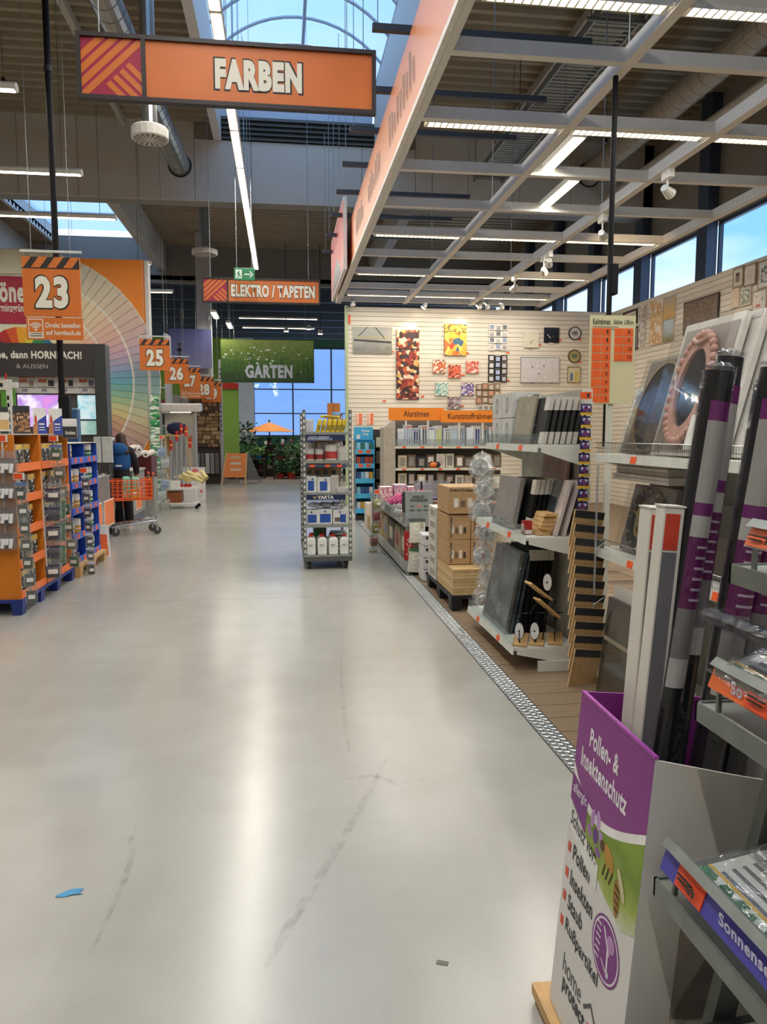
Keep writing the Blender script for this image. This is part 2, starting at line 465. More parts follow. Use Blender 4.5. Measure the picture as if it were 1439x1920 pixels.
# second skylight in the far bay
sk2 = struct('window_21', G().box(-7.7, 17.5, 8.1, -7.6, 28, 8.75).box(-4.5, 17.5, 8.1, -4.4, 28, 8.75), mat('d7d4cd', .55))
for i in range(5): obj('glazing_sheet', G().box(-7.6, 17.52 + i * 2.1, 8.6, -4.5, 19.58 + i * 2.1, 8.61), FROST, sk2); obj('glazing_bar', G().box(-7.6, 17.48 + i * 2.1, 8.55, -4.5, 17.54 + i * 2.1, 8.63), ARCH, sk2)
# roof beams of the far bay
for i, x in enumerate((-8.6, -4.1, 3.3)):
    struct('trim_%d' % (4 + i), G().box(x - .14, 17.5, 7.3, x + .14, 28, 8.15), mat('b3aea3', .6))
for i, x in enumerate((-6.2, -3.2, 4.8)):
    struct('trim_%d' % (7 + i), G().box(x - .05, -6, 8.0, x + .05, 17.05, 8.15), mat('b9b3a6', .6))

# slat walls: panels with recessed grooves
SLAT = mat('ddd3c2', .5, var=.03, sc=3)
GROOVE = mat('7d7364', .7)
wb = struct('wall_back', G().box(1.46, 17.0, 0, 7.6, 17.06, 4.41), GROOVE)
sl = G().box(1.46, 16.975, .004, 7.58, 17.0, .096).mesh('slat')
for i in range(44): obj('slat', sl, SLAT, wb, (0, 0, i * .1))
wr = struct('wall_right', G().box(7.6, 3.0, 0, 7.66, 17.06, 4.41), GROOVE)
sl = G().box(7.575, 3.0, .004, 7.6, 16.97, .096).mesh('slat')
for i in range(44): obj('slat', sl, SLAT, wr, (0, 0, i * .1))
struct('trim_10', G().box(1.40, 16.9, 0, 1.457, 17.1, 4.42), mat('a9b790', .5))
# outer wall with clerestory windows between steel columns
OUT = mat('8d877b', .7, var=.04, sc=2)
struct('wall_outer', G().box(8.5, -6, 0, 8.7, 28, 3.9).box(8.5, -6, 5.75, 8.7, 28, 8.4), OUT)
STEEL = mat('414c60', .45, .2, var=.06)
GLASS = clear(.06, 'eaf4ff', .02, 0, 1, .0)
cy = [14.5 + 2.75 * i for i in range(-7, 6)]
for i, y in enumerate(cy):
    struct('trim_%d' % (11 + i), G().box(8.28, y - .19, 0, 8.5, y + .19, 8.2), STEEL)
    if i < len(cy) - 1:
        w = struct('window_%d' % (2 + i), G().box(8.52, y + .19, 3.9, 8.6, y + 2.56, 3.97).box(8.52, y + .19, 5.68, 8.6, y + 2.56, 5.75).box(8.52, y + .19, 3.97, 8.6, y + .24, 5.68).box(8.52, y + 2.51, 3.97, 8.6, y + 2.56, 5.68), STEEL)
        obj('pane', G().box(8.55, y + .24, 3.97, 8.56, y + 2.51, 5.68), GLASS, w)
struct('wall_left', G().box(-16.2, -6, 0, -16, 28, 8.4), mat('a59f92', .7))
struct('wall_front', G().box(-16.2, -6.2, 0, 8.7, -6, 9.2), mat('a59f92', .7))
# ---- garden centre beyond the far opening
struct('floor_garden', G().box(-16, 25.7, -.08, 9, 42, 0), mat('6a5a4e', .6, var=.2, sc=4))
struct('ceiling_garden', G().box(-16, 28, 7.0, 9, 42.2, 7.15), mat('39424d', .7))
for i in range(6): struct('trim_%d' % (30 + i), G().box(-16, 29.5 + i * 2.2, 6.6, 9, 29.7 + i * 2.2, 7.0), mat('4b5763', .6))
struct('wall_header', G().box(-16, 28, 6.9, 9, 28.2, 8.4), mat('8f8a80', .7))
struct('wall_garden_left', G().box(-16, 42, 0, -2.55, 42.2, 7.0), mat('7fa03c', .7, var=.03))
struct('wall_garden_right', G().box(6.9, 42, 0, 9, 42.2, 7.0).box(-2.5, 42, 0, 6.9, 42.2, 1.5).box(-2.5, 42, 6.3, 6.9, 42.2, 7.0), mat('2f5a45', .7))
struct('trim_36', G().box(-2.55, 41.6, 0, -1.5, 42, 7.0), mat('d4d7da', .5))
gw = struct('window_20', G().box(-1.5, 41.96, 1.5, 6.9, 42.04, 1.58).box(-1.5, 41.96, 6.22, 6.9, 42.04, 6.3), STEEL)
for i in range(5): obj('mullion', G().box(-1.55 + i * 2.1, 41.94, 1.58, -1.47 + i * 2.1, 42.06, 6.22), STEEL, gw)
for z in (2.75, 4.05): obj('transom', G().box(-1.5, 41.95, z - .03, 6.9, 42.05, z + .03), STEEL, gw)
for i in range(4):
    for a, b in ((1.58, 2.72), (2.78, 4.02), (4.08, 6.22)):
        obj('pane', G().box(-1.47 + i * 2.1, 41.99, a, .55 + i * 2.1, 42.01, b), clear(.05, 'b2cbee', .03, .1, 1, .05), gw)

# ================================================================== OVERHEAD
def lamp(label, p0, p1, group, louvre=False, w=.11, watts=None, drop=0, cat='ceiling lamp', name='ceiling_luminaire'):
    """linear luminaire from p0 to p1 (horizontal)"""
    p0, p1 = Vector(p0), Vector(p1); L = (p1 - p0).length; a = math.atan2(p1.y - p0.y, p1.x - p0.x)
    t = thing(name, label, cat, (p0 + p1) / 2, a, group)
    h = L / 2
    obj('housing', G().prism([(-w / 2, 0), (-w / 2 - .012, .05), (-w / 4, .085), (w / 4, .085), (w / 2 + .012, .05), (w / 2, 0)], 'x', -h, h), mat('d8d4c8', .4, var=.03), t)
    obj('diffuser', G().box(-h + .03, -w / 2 + .012, -.006, h - .03, w / 2 - .012, 0), glow('fff1d6', 9), t)
    if louvre:
        g = G(); n = int(L / .065)
        for i in range(n + 1):
            x = -h + .03 + (L - .06) * i / n
            g.box(x - .006, -w / 2, -.03, x + .006, w / 2, -.006)
        g.box(-h, -w / 2 - .004, -.032, h, -w / 2 + .004, 0).box(-h, w / 2 - .004, -.032, h, w / 2 + .004, 0)
        obj('louvre', g, mat('e6e2d6', .35), t)
    if drop:
        for s in (-.8, .8): obj('suspension_wire', G().tube((s * h, 0, .08), (s * h, 0, drop), .006, n=4), GALV, t)
    ld = bpy.data.lights.new('lamp_light', 'AREA'); ld.shape = 'RECTANGLE'; ld.size = L - .1; ld.size_y = w
    ld.energy = (watts or LAMP_W) * L / 1.5; ld.color = LAMP_COL
    o = bpy.data.objects.new('lamp_light', ld); COL.objects.link(o); o.parent = t; o.location = (0, 0, -.04)
    return t
ORD = ['first', 'second', 'third', 'fourth', 'fifth', 'sixth', 'seventh', 'eighth', 'ninth', 'tenth', 'eleventh', 'twelfth', 'thirteenth', 'fourteenth', 'fifteenth']
# continuous line of lamps under the skylight
n = 0
for i in range(16):
    y = -4.08 + i * 1.62
    lab = 'lamp in the long bright line under the skylight, %s from the near end' % (ORD + ['sixteenth'])[i]
    lamp(lab, (-.66, y, 6.15), (-.66, y + 1.6, 6.15), 'lamps of the long line under the skylight', w=.13, drop=3.0)
# lamps hung crosswise over the left departments
i = 0
for y, z in ((-1.0, 5.5), (3.0, 5.5), (7.0, 5.5), (9.55, 5.5), (12.4, 5.5), (14.8, 5.5), (18.5, 5.5), (22.0, 5.5)):  # front rows out of view, added to brighten the foreground
    for k in range(2):
        x1 = -2.95 - k * 3.0
        lamp('strip lamp over the left departments, %s row from the front, %s end' % (ORD[i // 2], 'aisle' if k == 0 else 'outer'),
             (x1 - 2.9, y, z), (x1, y, z), 'strip lamps over the left departments', drop=2.6, watts=14)
        i += 1
# lattice canopy over the frame department
BEAM = mat('d3d0c8', .5, var=.03)
can = thing('canopy_lattice', 'white ceiling lattice of square beams above the picture frame department', 'lattice', (0, 0, 4.47))
BX = (2.72, 4.2, 5.78)
CYS = (-.8, .6, 1.95, 3.3, 4.6, 5.93, 7.15, 8.5, 9.83, 11.15, 12.5, 13.85, 15.2, 16.75)
for x in BX: obj('long_beam', G().box(x - .045, -1, 0, x + .045, 16.9, .12), BEAM, can)
for y in CYS: obj('cross_beam', G().box(1.27, y - .04, .002, 5.78, y + .04, .11), BEAM, can)
obj('edge_beam', G().box(1.237, -1, -.02, 1.30, 16.9, .10), BEAM, can)
for x in (2.72, 4.2):
    for y in (1.95, 5.93, 9.83, 13.85): obj('hanger_rod', G().tube((x, y, .1), (x, y, 3.75), .008, n=5), GALV, can)
segs = ((1.36, 2.66, 'beside the orange fascia'), (2.78, 4.14, 'in the middle bay'), (4.26, 5.72, 'beside the slat wall'))
for j, (y, nm) in enumerate(((-.1, 'nearest'), (2.6, 'added next'), (5.2, 'second'), (7.3, 'third'), (11.3, 'fourth'), (14.0, 'fifth'), (16.1, 'rearmost'))):  # first two rows are out of view, added to light the near goods
    for x0, x1, wh in segs:
        lamp('louvred strip lamp in the canopy lattice, %s row, %s' % (nm, wh), (x0, y, 4.52), (x1, y, 4.52), 'louvred lamps in the canopy', louvre=True, watts=22)
lamp('bare strip lamp lying lengthwise in the canopy behind the third cross row', (2.98, 7.55, 4.55), (2.98, 8.75, 4.55), 'lengthwise canopy lamps', w=.14)
lamp('bare strip lamp lying lengthwise in the canopy near the black pole, farther one', (3.42, 8.8, 4.55), (3.42, 10.1, 4.55), 'lengthwise canopy lamps', w=.14)
# orange fascia along the canopy
fa = thing('canopy_fascia', 'long orange fascia board with dark printed marks along the canopy edge', 'fascia', (1.215, 0, 4.5))
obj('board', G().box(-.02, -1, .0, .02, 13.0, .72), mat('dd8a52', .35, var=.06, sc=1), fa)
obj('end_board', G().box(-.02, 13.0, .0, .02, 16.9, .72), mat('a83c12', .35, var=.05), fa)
obj('lower_edge', G().box(-.026, -1, -.05, .02, 16.9, 0), mat('dcd8cf', .5), fa)
MARK = mat('8a5a44', .5)
random.seed(3)
for y0, n in ((2.0, 9), (6.9, 9), (9.3, 7), (11.2, 6)):
    for k in range(n):
        y = y0 + k * .19; h = random.uniform(.20, .38)
        obj('print_mark', G().poly([(-.0225, y, .2), (-.0225, y + .05, .19), (-.0225, y + .06, .2 + h * .5), (-.0225, y + .12, .22), (-.0225, y + .15, .2 + h), (-.0225, y + .03, .2 + h * .9)]), MARK, fa)
for y in (7.3, 8.55, 9.65, 10.85, 12.05, 13.3, 14.6, 15.9):
    obj('support_rail', G().box(-.35, y - .03, .78, 1.75, y + .03, .84), mat('3c4149', .45, .3), fa)
    obj('support_rod', G().tube((-.3, y, .84), (-.3, y, 3.1), .006, n=4), GALV, fa)
bp = thing('banner_panel', 'faded pink banner panel hanging in front of the far end of the orange fascia', 'banner', (1.09, 13.1, 4.38))
obj('panel', G().box(-.03, 0, 0, .03, 3.2, 1.19), mat('e1dcd6', .5, var=.02), bp)
obj('print', G().box(-.034, .04, .04, -.03, 3.16, 1.15), gradient(('c06a6a', 'd9a3a0', 'c8574f', 'b9484a'), 'Z', 0, 1.1, noise=.5, sc=2), bp)
obj('print_shape', G().poly([(-.036, .5, .05), (-.036, 2.9, .05), (-.036, 2.0, .42), (-.036, 1.4, .5)]), mat('8e8c92', .5), bp)

# ---- text signs
def emblem(par, x0, z0, s, y, h=None):
    """striped emblem square with lower left corner x0,z0 facing -y"""
    h = h or s
    o = obj('emblem_panel', G().box(x0, y, z0, x0 + s, y + .01, z0 + h), MAGENTA, par)
    sq = [(0, 0), (1, 0), (1, 1), (0, 1)]
    for c in (-.10, .13, .36, .59):
        p = clip(sq, [(-1, 1, c + .16), (1, -1, -c)])
        p = clip(p, [(-1, -1, -.0)]) if p else p
        if p: obj('stripe', G().poly([(x0 + a * s, y - .002, z0 + b * h) for a, b in p]), SIGN_ORANGE, o)
    for c in (.60, .82, 1.04, 1.26):
        p = clip(sq, [(1, 1, c + .14), (-1, -1, -c), (-1, 1, -.2)])
        if p: obj('stripe', G().poly([(x0 + a * s, y - .002, z0 + b * h) for a, b in p]), SIGN_ORANGE, o)
def dept_sign(label, words, Y, tx0, tw, th, bold, bg=SIGN_ORANGE, name='hanging_sign'):
    t = thing(name, label, 'sign', (-1.44, Y, 4.03), 0, 'hanging department signs')
    W, H = 2.18, .46
    obj('frame', G().box(0, .0, 0, W, .06, .03).box(0, 0, H - .03, W, .06, H).box(0, 0, .03, .03, .06, H - .03).box(W - .03, 0, .03, W, .06, H - .03).box(.455, 0, .03, .485, .06, H - .03), mat('2a2020', .5), t)
    emblem(t, .03, .03, .425, .02, .4)
    obj('face_panel', G().box(.485, .02, .03, W - .03, .03, H - .03), bg, t)
    text(words, INK, t, (tx0 - .012, .0185, (H - th) / 2 - .012), tw + .024, th + .024, bold=bold + .025, name='lettering_outline')
    text(words, LETTER, t, (tx0, .016, (H - th) / 2), tw, th, bold=bold)
    obj('back_panel', G().box(.03, .04, .03, W - .03, .05, H - .03), bg, t)
    for x, zt in ((.16, 3.77), (1.96, 5.46)): obj('suspension_wire', G().tube((x, .03, H), (x, .03, zt), .005, n=4), GALV, t)
    return t
dept_sign('large orange hanging sign reading FARBEN, nearest to the camera', 'FARBEN', 6.0, .98, .64, .215, .065)
dept_sign('smaller looking orange hanging sign reading ELEKTRO / TAPETEN', 'ELEKTRO / TAPETEN', 14.6, .53, 1.55, .23, .05)
ex = thing('exit_sign', 'green emergency exit sign with running figure and white arrow', 'sign', P(439, 525, Y=14.1))
e0 = .37; eh = .215
obj('sign_box', G().box(0, 0, 0, e0, .05, eh), mat('12814a', .4), ex, bevel=.006)
obj('pictogram_panel', G().box(.03, -.003, .03, .14, 0, eh - .03), mat('dfeee4', .4), ex)
gm = mat('12814a', .4)
g = G().poly([(.08, -.005, .165), (.10, -.005, .165), (.10, -.005, .145), (.08, -.005, .145)]).poly([(.06, -.005, .14), (.095, -.005, .14), (.105, -.005, .09), (.08, -.005, .09)]).poly([(.075, -.005, .09), (.095, -.005, .09), (.07, -.005, .04), (.055, -.005, .045)]).poly([(.09, -.005, .09), (.105, -.005, .09), (.125, -.005, .06), (.115, -.005, .045)]).poly([(.045, -.005, .10), (.065, -.005, .13), (.075, -.005, .125), (.055, -.005, .09)])
obj('running_figure', g, gm, ex)
obj('arrow', G().poly([(.18, -.003, .095), (.29, -.003, .095), (.29, -.003, .115), (.18, -.003, .115)]).poly([(.27, -.003, .05), (.29, -.003, .05), (.34, -.003, .105), (.29, -.003, .16), (.27, -.003, .16), (.315, -.003, .105)]), mat('eef4ee', .4), ex)
for x in (.05, .32): obj('suspension_wire', G().tube((x, .02, eh), (x, .02, 9.4 - ex.location.z if x > .2 else 9.4 - ex.location.z), .005, n=4), GALV, ex)
# garden sign
gs = thing('hanging_sign', 'meadow green hanging sign reading GARTEN with grass and flowers', 'sign', (-1.93, 25.0, 3.27), 0, 'hanging department signs')
obj('panel', G().box(0, .02, 0, 2.98, .08, 1.37), mat('3a5a22', .5), gs)
obj('print', G().box(.02, .01, .02, 2.96, .02, 1.35), gradient(('1c3814', '274b18', '3f6a1f', '6f8a34', '8da04c'), 'Z', .3, 1.75, noise=.9, sc=7), gs)
random.seed(5)
for i in range(46):
    x = random.uniform(.08, 2.9); z = random.uniform(.1, .6); h = random.uniform(.3, .75); d = random.uniform(-.08, .08)
    obj('grass_blade', G().poly([(x, .006, z), (x + .025, .006, z), (x + d, .006, z + h)]), mat(random.choice(('2f5a17', '3d6d1c', '5f8a2e')), .5), gs)
for i in range(34):
    x = random.uniform(.1, 2.85); z = random.uniform(.35, 1.15); r = random.uniform(.018, .04)
    obj('flower', disc((x, .002, z), r, 8, 'y', .003, 1.3, .8), mat('dfe2cf', .5), gs)
text('GARTEN', mat('c9d2d6', .5), gs, (.78, -.003, .14), 1.5, .43, bold=.05)
for x in (.3, 2.7): obj('suspension_wire', G().tube((x, .05, 1.37), (x, .05, 8.24 - 3.27), .006, n=4), GALV, gs)
# ---- aisle number signs
def number_sign(num, Y, px, py, label, footer=False):
    S = .61
    o = P(px, py, Y=Y)
    t = thing('aisle_sign', label, 'sign', o, 0, 'aisle number signs')
    H = .64
    obj('panel', G().box(0, 0, 0, S, .03, H), SIGN_ORANGE, t)
    b = obj('stripe_band', G().box(0, -.003, H - .115, S, 0, H), SIGN_ORANGE, t)
    for k in range(-1, 4):
        x = k * .17 + .02
        p = clip([(x, H - .115), (x + .075, H - .115), (x + .16, H), (x + .085, H)], [(-1, 0, 0), (1, 0, S)])
        if p: obj('stripe', G().poly([(a, -.005, c) for a, c in p]), INK, b)
    obj('rule', G().box(0, -.004, H - .125, S, 0, H - .115), INK, t)
    text(num, INK, t, (.115, -.0045, .07), .38, .38, bold=.075, name='number_outline')
    text(num, LETTER, t, (.13, -.007, .085), .35, .35, bold=.05, name='number')
    obj('hanging_rail', G().box(-.02, .005, H + .05, S + .02, .025, H + .075), mat('cfd2c8', .4), t)
    for x in (.1, S - .1):
        obj('hook_wire', G().tube((x, .015, H), (x, .015, H + .05), .004, n=4), GALV, t)
        obj('suspension_wire', G().tube((x, .015, H + .07), (x, .015, 8.15 - o.z), .004, n=4), GALV, t)
    if footer:
        f = obj('order_panel', G().box(.02, .0, -.255, S + .01, .03, -.015), SIGN_ORANGE, t)
        obj('icon_frame', G().box(.04, -.003, -.24, .20, 0, -.03), mat('e8dcc8', .5), f)
        obj('icon_panel', G().box(.05, -.005, -.175, .19, -.003, -.04), SIGN_ORANGE, f)
        g = G()
        for r in (.028, .05, .072):
            g.add([(.12 + q * math.cos(a), -.007, -.155 + q * math.sin(a)) for a in [math.radians(40 + 100 * k / 8) for k in range(9)] for q in (r, r + .012)], [(2 * k, 2 * k + 2, 2 * k + 3, 2 * k + 1) for k in range(8)])
        g.poly([(.108, -.007, -.16), (.132, -.007, -.16), (.132, -.007, -.14), (.108, -.007, -.14)])
        obj('wireless_symbol', g, LETTER, f)
        obj('icon_text', G().box(.055, -.005, -.195, .185, -.003, -.188).box(.055, -.005, -.222, .185, -.003, -.212), INK, f)
        text('Direkt bestellen', LETTER, f, (.225, -.004, -.125), .37, .055, bold=.02)
        text('auf hornbach.de', LETTER, f, (.228, -.004, -.205), .37, .055, bold=.02)
    return t
number_sign('23', 9.0, 45, 592, 'orange aisle sign with number 23 and wireless footer panel', True)
number_sign('25', 16.6, 263, 694, 'orange aisle sign with number 25 right of the colour fan')
number_sign('26', 20.6, 309, 719, 'orange aisle sign with number 26 partly behind number 25')
number_sign('27', 23.3, 337, 731, 'orange aisle sign with number 27 and lower text panel', True)
number_sign('28', 24.3, 364, 746, 'orange aisle sign with number 28 behind number 27')
number_sign('29', 24.9, 379, 754, 'rearmost orange aisle sign with number 29')

# ---- poles, ducts, pipes, tray
pl = thing('power_pole', 'thin black power pole hanging down behind the number 23 sign', 'pole', (-2.52, 9.25, 0))
obj('tube', G().tube((0, 0, 1.62), (0, 0, 8.15), .035, n=10), BLACK, pl)
obj('clamp', G().tube((0, 0, 5.6), (0, 0, 5.66), .045, n=10), DARK, pl)
obj('socket_box', G().box(-.03, -.06, 1.7, .09, .06, 2.05), BLACK, pl, bevel=.01)
obj('bracket', G().tube((0, 0, 1.98), (0, 0, 2.0), .05, n=10), GALV, pl)
pl = thing('power_pole', 'thin black power pole hanging through the canopy behind the price board', 'pole', (2.70, 6.12, 0))
obj('tube', G().tube((0, 0, 1.5), (0, 0, 4.5), .022, n=10), BLACK, pl)
obj('socket_box', G().box(0, -.04, 2.75, .06, .04, 3.0), BLACK, pl, bevel=.01)
SPIRAL = mat('a7a9a6', .3, .85, var=.10, sc=3)
def duct(name, label, a, b, r, capd=True, m=None):
    a, b = Vector(a), Vector(b); t = thing(name, label, 'duct', a)
    L = (b - a).length; ang = (b - a).normalized()
    g = G().tube((0, 0, 0), b - a, r, n=18)
    o = obj('tube', g, m or SPIRAL, t)
    rg = G().tube((0, 0, 0), ang * .012, r + .006, n=18).mesh('seam_ring'); k = max(0, L - 13)
    while k < L and L > 17.5 and r > .1:
        obj('seam_ring', rg, m or SPIRAL, o, ang * k); k += .30
    if capd: obj('end_cap', G().tube(b - a, b - a + ang * .05, r + .04, r + .02, n=18), mat('4b4b49', .4, .6), t)
    return t
duct('ventilation_duct', 'silver spiral duct running along the ceiling left of the skylight', (-2.55, -2, 7.35), (-1.98, 16.3, 7.0), .20)
duct('ventilation_duct', 'beige round duct high above the canopy on the right', (6.9, -2, 7.4), (6.9, 16.9, 7.4), .24, m=mat('a69c8a', .5, .2))
duct('ceiling_pipe', 'thin pale pipe below the beige duct above the canopy', (7.3, -2, 6.9), (7.3, 16.9, 6.9), .07, False, mat('b8b0a0', .5, .2))
def diffuser(label, x, y, z, top, k=1):
    t = thing('air_diffuser', label, 'air diffuser', (x, y, z)); t.scale = (k, k, .55); top /= .55
    obj('drum', G().lathe([(.30, .0), (.31, .02), (.31, .2), (.28, .24), (.15, .26)], 20), mat('cdc9bf', .5), t)
    for k in range(16):
        a = 2 * PI * k / 16
        obj('vane', G().poly([(.06 * math.cos(a), .06 * math.sin(a), -.004), (.27 * math.cos(a - .09), .27 * math.sin(a - .09), -.004), (.27 * math.cos(a + .09), .27 * math.sin(a + .09), -.004)]), mat('5d5a52', .6), t)
    obj('neck', G().tube((0, 0, .25), (0, 0, top), .13, n=14), SPIRAL, t)
d = P(281, 245, Y=9.4)
diffuser('round white air diffuser with radial vanes beside the silver duct', d.x, d.y, d.z - .1, 8.25 - d.z, .68)
d = P(384, 470, Y=19.5)
diffuser('round air diffuser on a short duct in the far ceiling bay', d.x, d.y, d.z - .1, 8.2 - d.z)
ct = thing('cable_tray', 'perforated metal cable tray running under the ceiling above the canopy', 'cable tray', (4.45, 0, 7.0))
obj('tray_rails', G().box(-.32, -1, 0, -.29, 16.5, .12).box(.29, -1, 0, .32, 16.5, .12), GALV, ct)
y = 3.0
while y < 16.4:
    obj('rung', G().box(-.29, y, .01, .29, y + .045, .02), GALV, ct); y += .11
for y in (4, 7, 10, 13, 16): obj('support', G().box(-.45, y - .02, -.04, .45, y + .02, -.003).tube((-.4, y, -.02), (-.4, y, 1.15), .01, n=4).tube((.4, y, -.02), (.4, y, 1.15), .01, n=4), GREYMET, ct)
# sprinkler style rods hanging from the deck
random.seed(11)
for i in range(15):
    x, y = random.choice([(random.uniform(-7, -1.8), random.uniform(8, 16.5)), (random.uniform(2.5, 6.4), random.uniform(6, 16.5))])
    z = random.uniform(7.2, 7.7)
    s = 'left' if x < 0 else 'right'
    t = thing('ceiling_rod', 'thin rod with small anchor hanging from the ceiling, %s on the %s side' % (ORD[i], s), 'rod', (x, y, z), 0, 'rods hanging from the %s ceiling' % s)
    obj('rod', G().tube((0, 0, 0), (0, 0, 8.16 - z), .007, n=4), GREYMET, t); obj('anchor', G().box(-.03, -.02, -.05, .03, .02, .02), DARK, t)
# ---- track spotlights below the canopy
def spot(px, py, Y, label, aim, watts=0):
    o = P(px, py, X=4.2) if px > 960 else P(px, py, Y=16.72)
    t = thing('track_spotlight', label, 'spotlight', o, 0, 'spotlights under the canopy')
    top = 4.47 - o.z
    obj('gear_box', G().box(-.03, -.09, top - .1, .03, .09, top), mat('dedbd2', .4), t)
    obj('stem', G().tube((0, 0, .03), (0, 0, top - .1), .012, n=6), mat('dedbd2', .4), t)
    d = (Vector(aim) - o).normalized()
    obj('head', G().tube(-d * .07, d * .07, .04, .065, n=12), mat('c9c7c0', .35, .3), t)
    obj('lens', G().tube(d * .07, d * .075, .055, n=12), glow('fff0d8', 14 if watts else 2.5), t)
    if watts:
        ld = bpy.data.lights.new('spot_light', 'SPOT'); ld.energy = watts; ld.spot_size = math.radians(70); ld.spot_blend = .8; ld.color = (1, .72, .42); ld.shadow_soft_size = .05
        l = bpy.data.objects.new('spot_light', ld); COL.objects.link(l); l.parent = t; l.location = d * .1
        l.rotation_euler = d.to_track_quat('-Z', 'Y').to_euler()
W_ = 95
for a in ((1252, 358, 8.6, 'track spotlight highest on the right beam, aiming at the side wall', (7.6, 10, 3), 0),
          (1130, 440, 11.0, 'lit track spotlight beside the black pole', (7.4, 14.5, 3.2), W_),
          (1030, 492, 13.0, 'lit track spotlight, middle of the right beam', (5.6, 17, 2.6), W_),
          (1020, 508, 13.4, 'small track spotlight hanging just under the lit middle one', (6.5, 17, 3), 0),
          (965, 540, 14.6, 'track spotlight of the right beam above the whiteboard', (3.6, 17, 2.7), W_),
          (900, 570, 15.7, 'left spotlight of the cluster above the slat wall', (2.6, 17, 2.4), W_),
          (915, 566, 15.8, 'middle spotlight of the cluster above the slat wall', (2.2, 17, 2.0), 0),
          (942, 563, 15.9, 'right spotlight of the cluster above the slat wall', (4.4, 17, 3), 0),
          (797, 572, 15.9, 'single spotlight above the tall collage poster', (1.9, 17, 2.3), W_),
          (662, 566, 15.9, 'spotlight at the left end of the slat wall', (1.6, 17, 3), 0)):
    spot(*a)

# ================================================================== LEFT DISPLAYS
def pallet(label, name, x0, y0, x1, y1, h, m, feet=(3, 4), deckm=None):
    t = thing(name, label, 'pallet', (x0, y0, 0))
    W, D = x1 - x0, y1 - y0
    n = max(3, int(D / .16))
    for i in range(n):
        a = D * i / n; obj('deck_board', G().box(0, a + .004, h - .03, W, a + D / n - .004, h), m, t)
    for i in range(feet[0]):
        for j in range(feet[1]):
            x = (W - .1) * i / (feet[0] - 1); y = (D - .13) * j / (feet[1] - 1)
            obj('foot', G().hexa([(x + .01, y + .01, 0), (x + .09, y + .01, 0), (x + .09, y + .12, 0), (x + .01, y + .12, 0)], [(x, y, h - .03), (x + .1, y, h - .03), (x + .1, y + .13, h - .03), (x, y + .13, h - .03)]), m, t)
    return t
pallet('dark blue plastic pallet under the orange cardboard displays', 'plastic_pallet', -3.1, 6.97, -2.31, 8.7, .14, mat('17307c', .45))
pallet('raw wooden pallet under the blue cardboard display', 'wooden_pallet', -3.1, 8.74, -2.26, 10.02, .14, PINE, (3, 3))

SHZ = [.16, .44, .73, 1.02, 1.30]
def board_display(label, y0, y1, m, lipm, cols=1, H=1.46, x0=-3.05, x1=-2.33, z0=.14, tags=None, zs=SHZ):
    t = thing('shelf_display', label, 'display', (x1, y0, z0), 0, 'cardboard shelf displays on the left')
    D = x1 - x0; L = y1 - y0
    obj('back_panel', G().box(-D, 0, 0, -D + .02, L, H), m, t)
    for c in range(cols + 1):
        y = (L - .02) * c / cols
        obj('side_panel', G().box(-D + .02, y, 0, 0, y + .02, H), m, t)
    for k, z in enumerate(zs):
        z -= z0
        for c in range(cols):
            a = L * c / cols + .02; b = L * (c + 1) / cols - .012
            s = obj('shelf', G().box(-D + .02, a, z, 0, b, z + .012), m, t)
            obj('shelf_lip', G().box(-.004, a, z - .03, .008, b, z + .045), lipm, s)
            if tags:
                for q in (.3, .72): obj('price_tag', G().box(.008, a + (b - a) * q - .05, z - .02, .011, a + (b - a) * q + .03, z + .035), TAG, s)
    obj('top_edge', G().box(-D, 0, H, 0, L, H + .008), mat('d9d0b8', .7), t)
    return t
OR2 = mat('d67a14', .6, var=.05)
LIP = mat('f07a3a', .5, var=.05)
board_display('orange cardboard display nearest to the camera with plain end panel', 7.0, 7.72, OR2, LIP)
board_display('second orange cardboard display beside the blue one', 7.74, 8.68, OR2, LIP)
board_display('blue cardboard display with two columns on wooden pallet', 8.76, 9.98, mat('1a46a8', .5), mat('4a63c0', .5), 2, 1.36, tags=True)
BODY = mat('b9b4a4', .5); YEL = mat('d9b24a', .5); BLK = printed(('17171a', '2a2a2c', 'c9c6bb', '1d1c1e'), 30, stretch=(1, 1, 2))
def pack(label, group, loc, w, d, h, body, front, band=None, face='+x', cat='box', name='product_box', lid=None):
    """upright package; front print on its aisle face"""
    t = thing(name, label, cat, loc, 0, group)
    obj('carton', G().box(-w / 2, -d / 2, 0, w / 2, d / 2, h), body, t)
    def sheet(z0, z1, m, nm):
        e = .002
        if face == '+x': g = G().box(w / 2, -d / 2 + .006, z0, w / 2 + e, d / 2 - .006, z1).box(-w / 2 + .006, -d / 2 - e, z0, w / 2 - .03, -d / 2, z1)
        else: g = G().box(-w / 2 + .006, -d / 2 - e, z0, w / 2 - .006, -d / 2, z1)
        obj(nm, g, m, t)
    if band: sheet(h * .78, h - .004, band, 'brand_band')
    sheet(h * .08, h * (.74 if band else .9), front, 'printed_label')
    if lid: obj('lid', G().box(-w / 2 - .004, -d / 2 - .004, h, w / 2 + .004, d / 2 + .004, h + .012), lid, t)
    return t
SN = ['bottom', 'second', 'third', 'fourth', 'top']
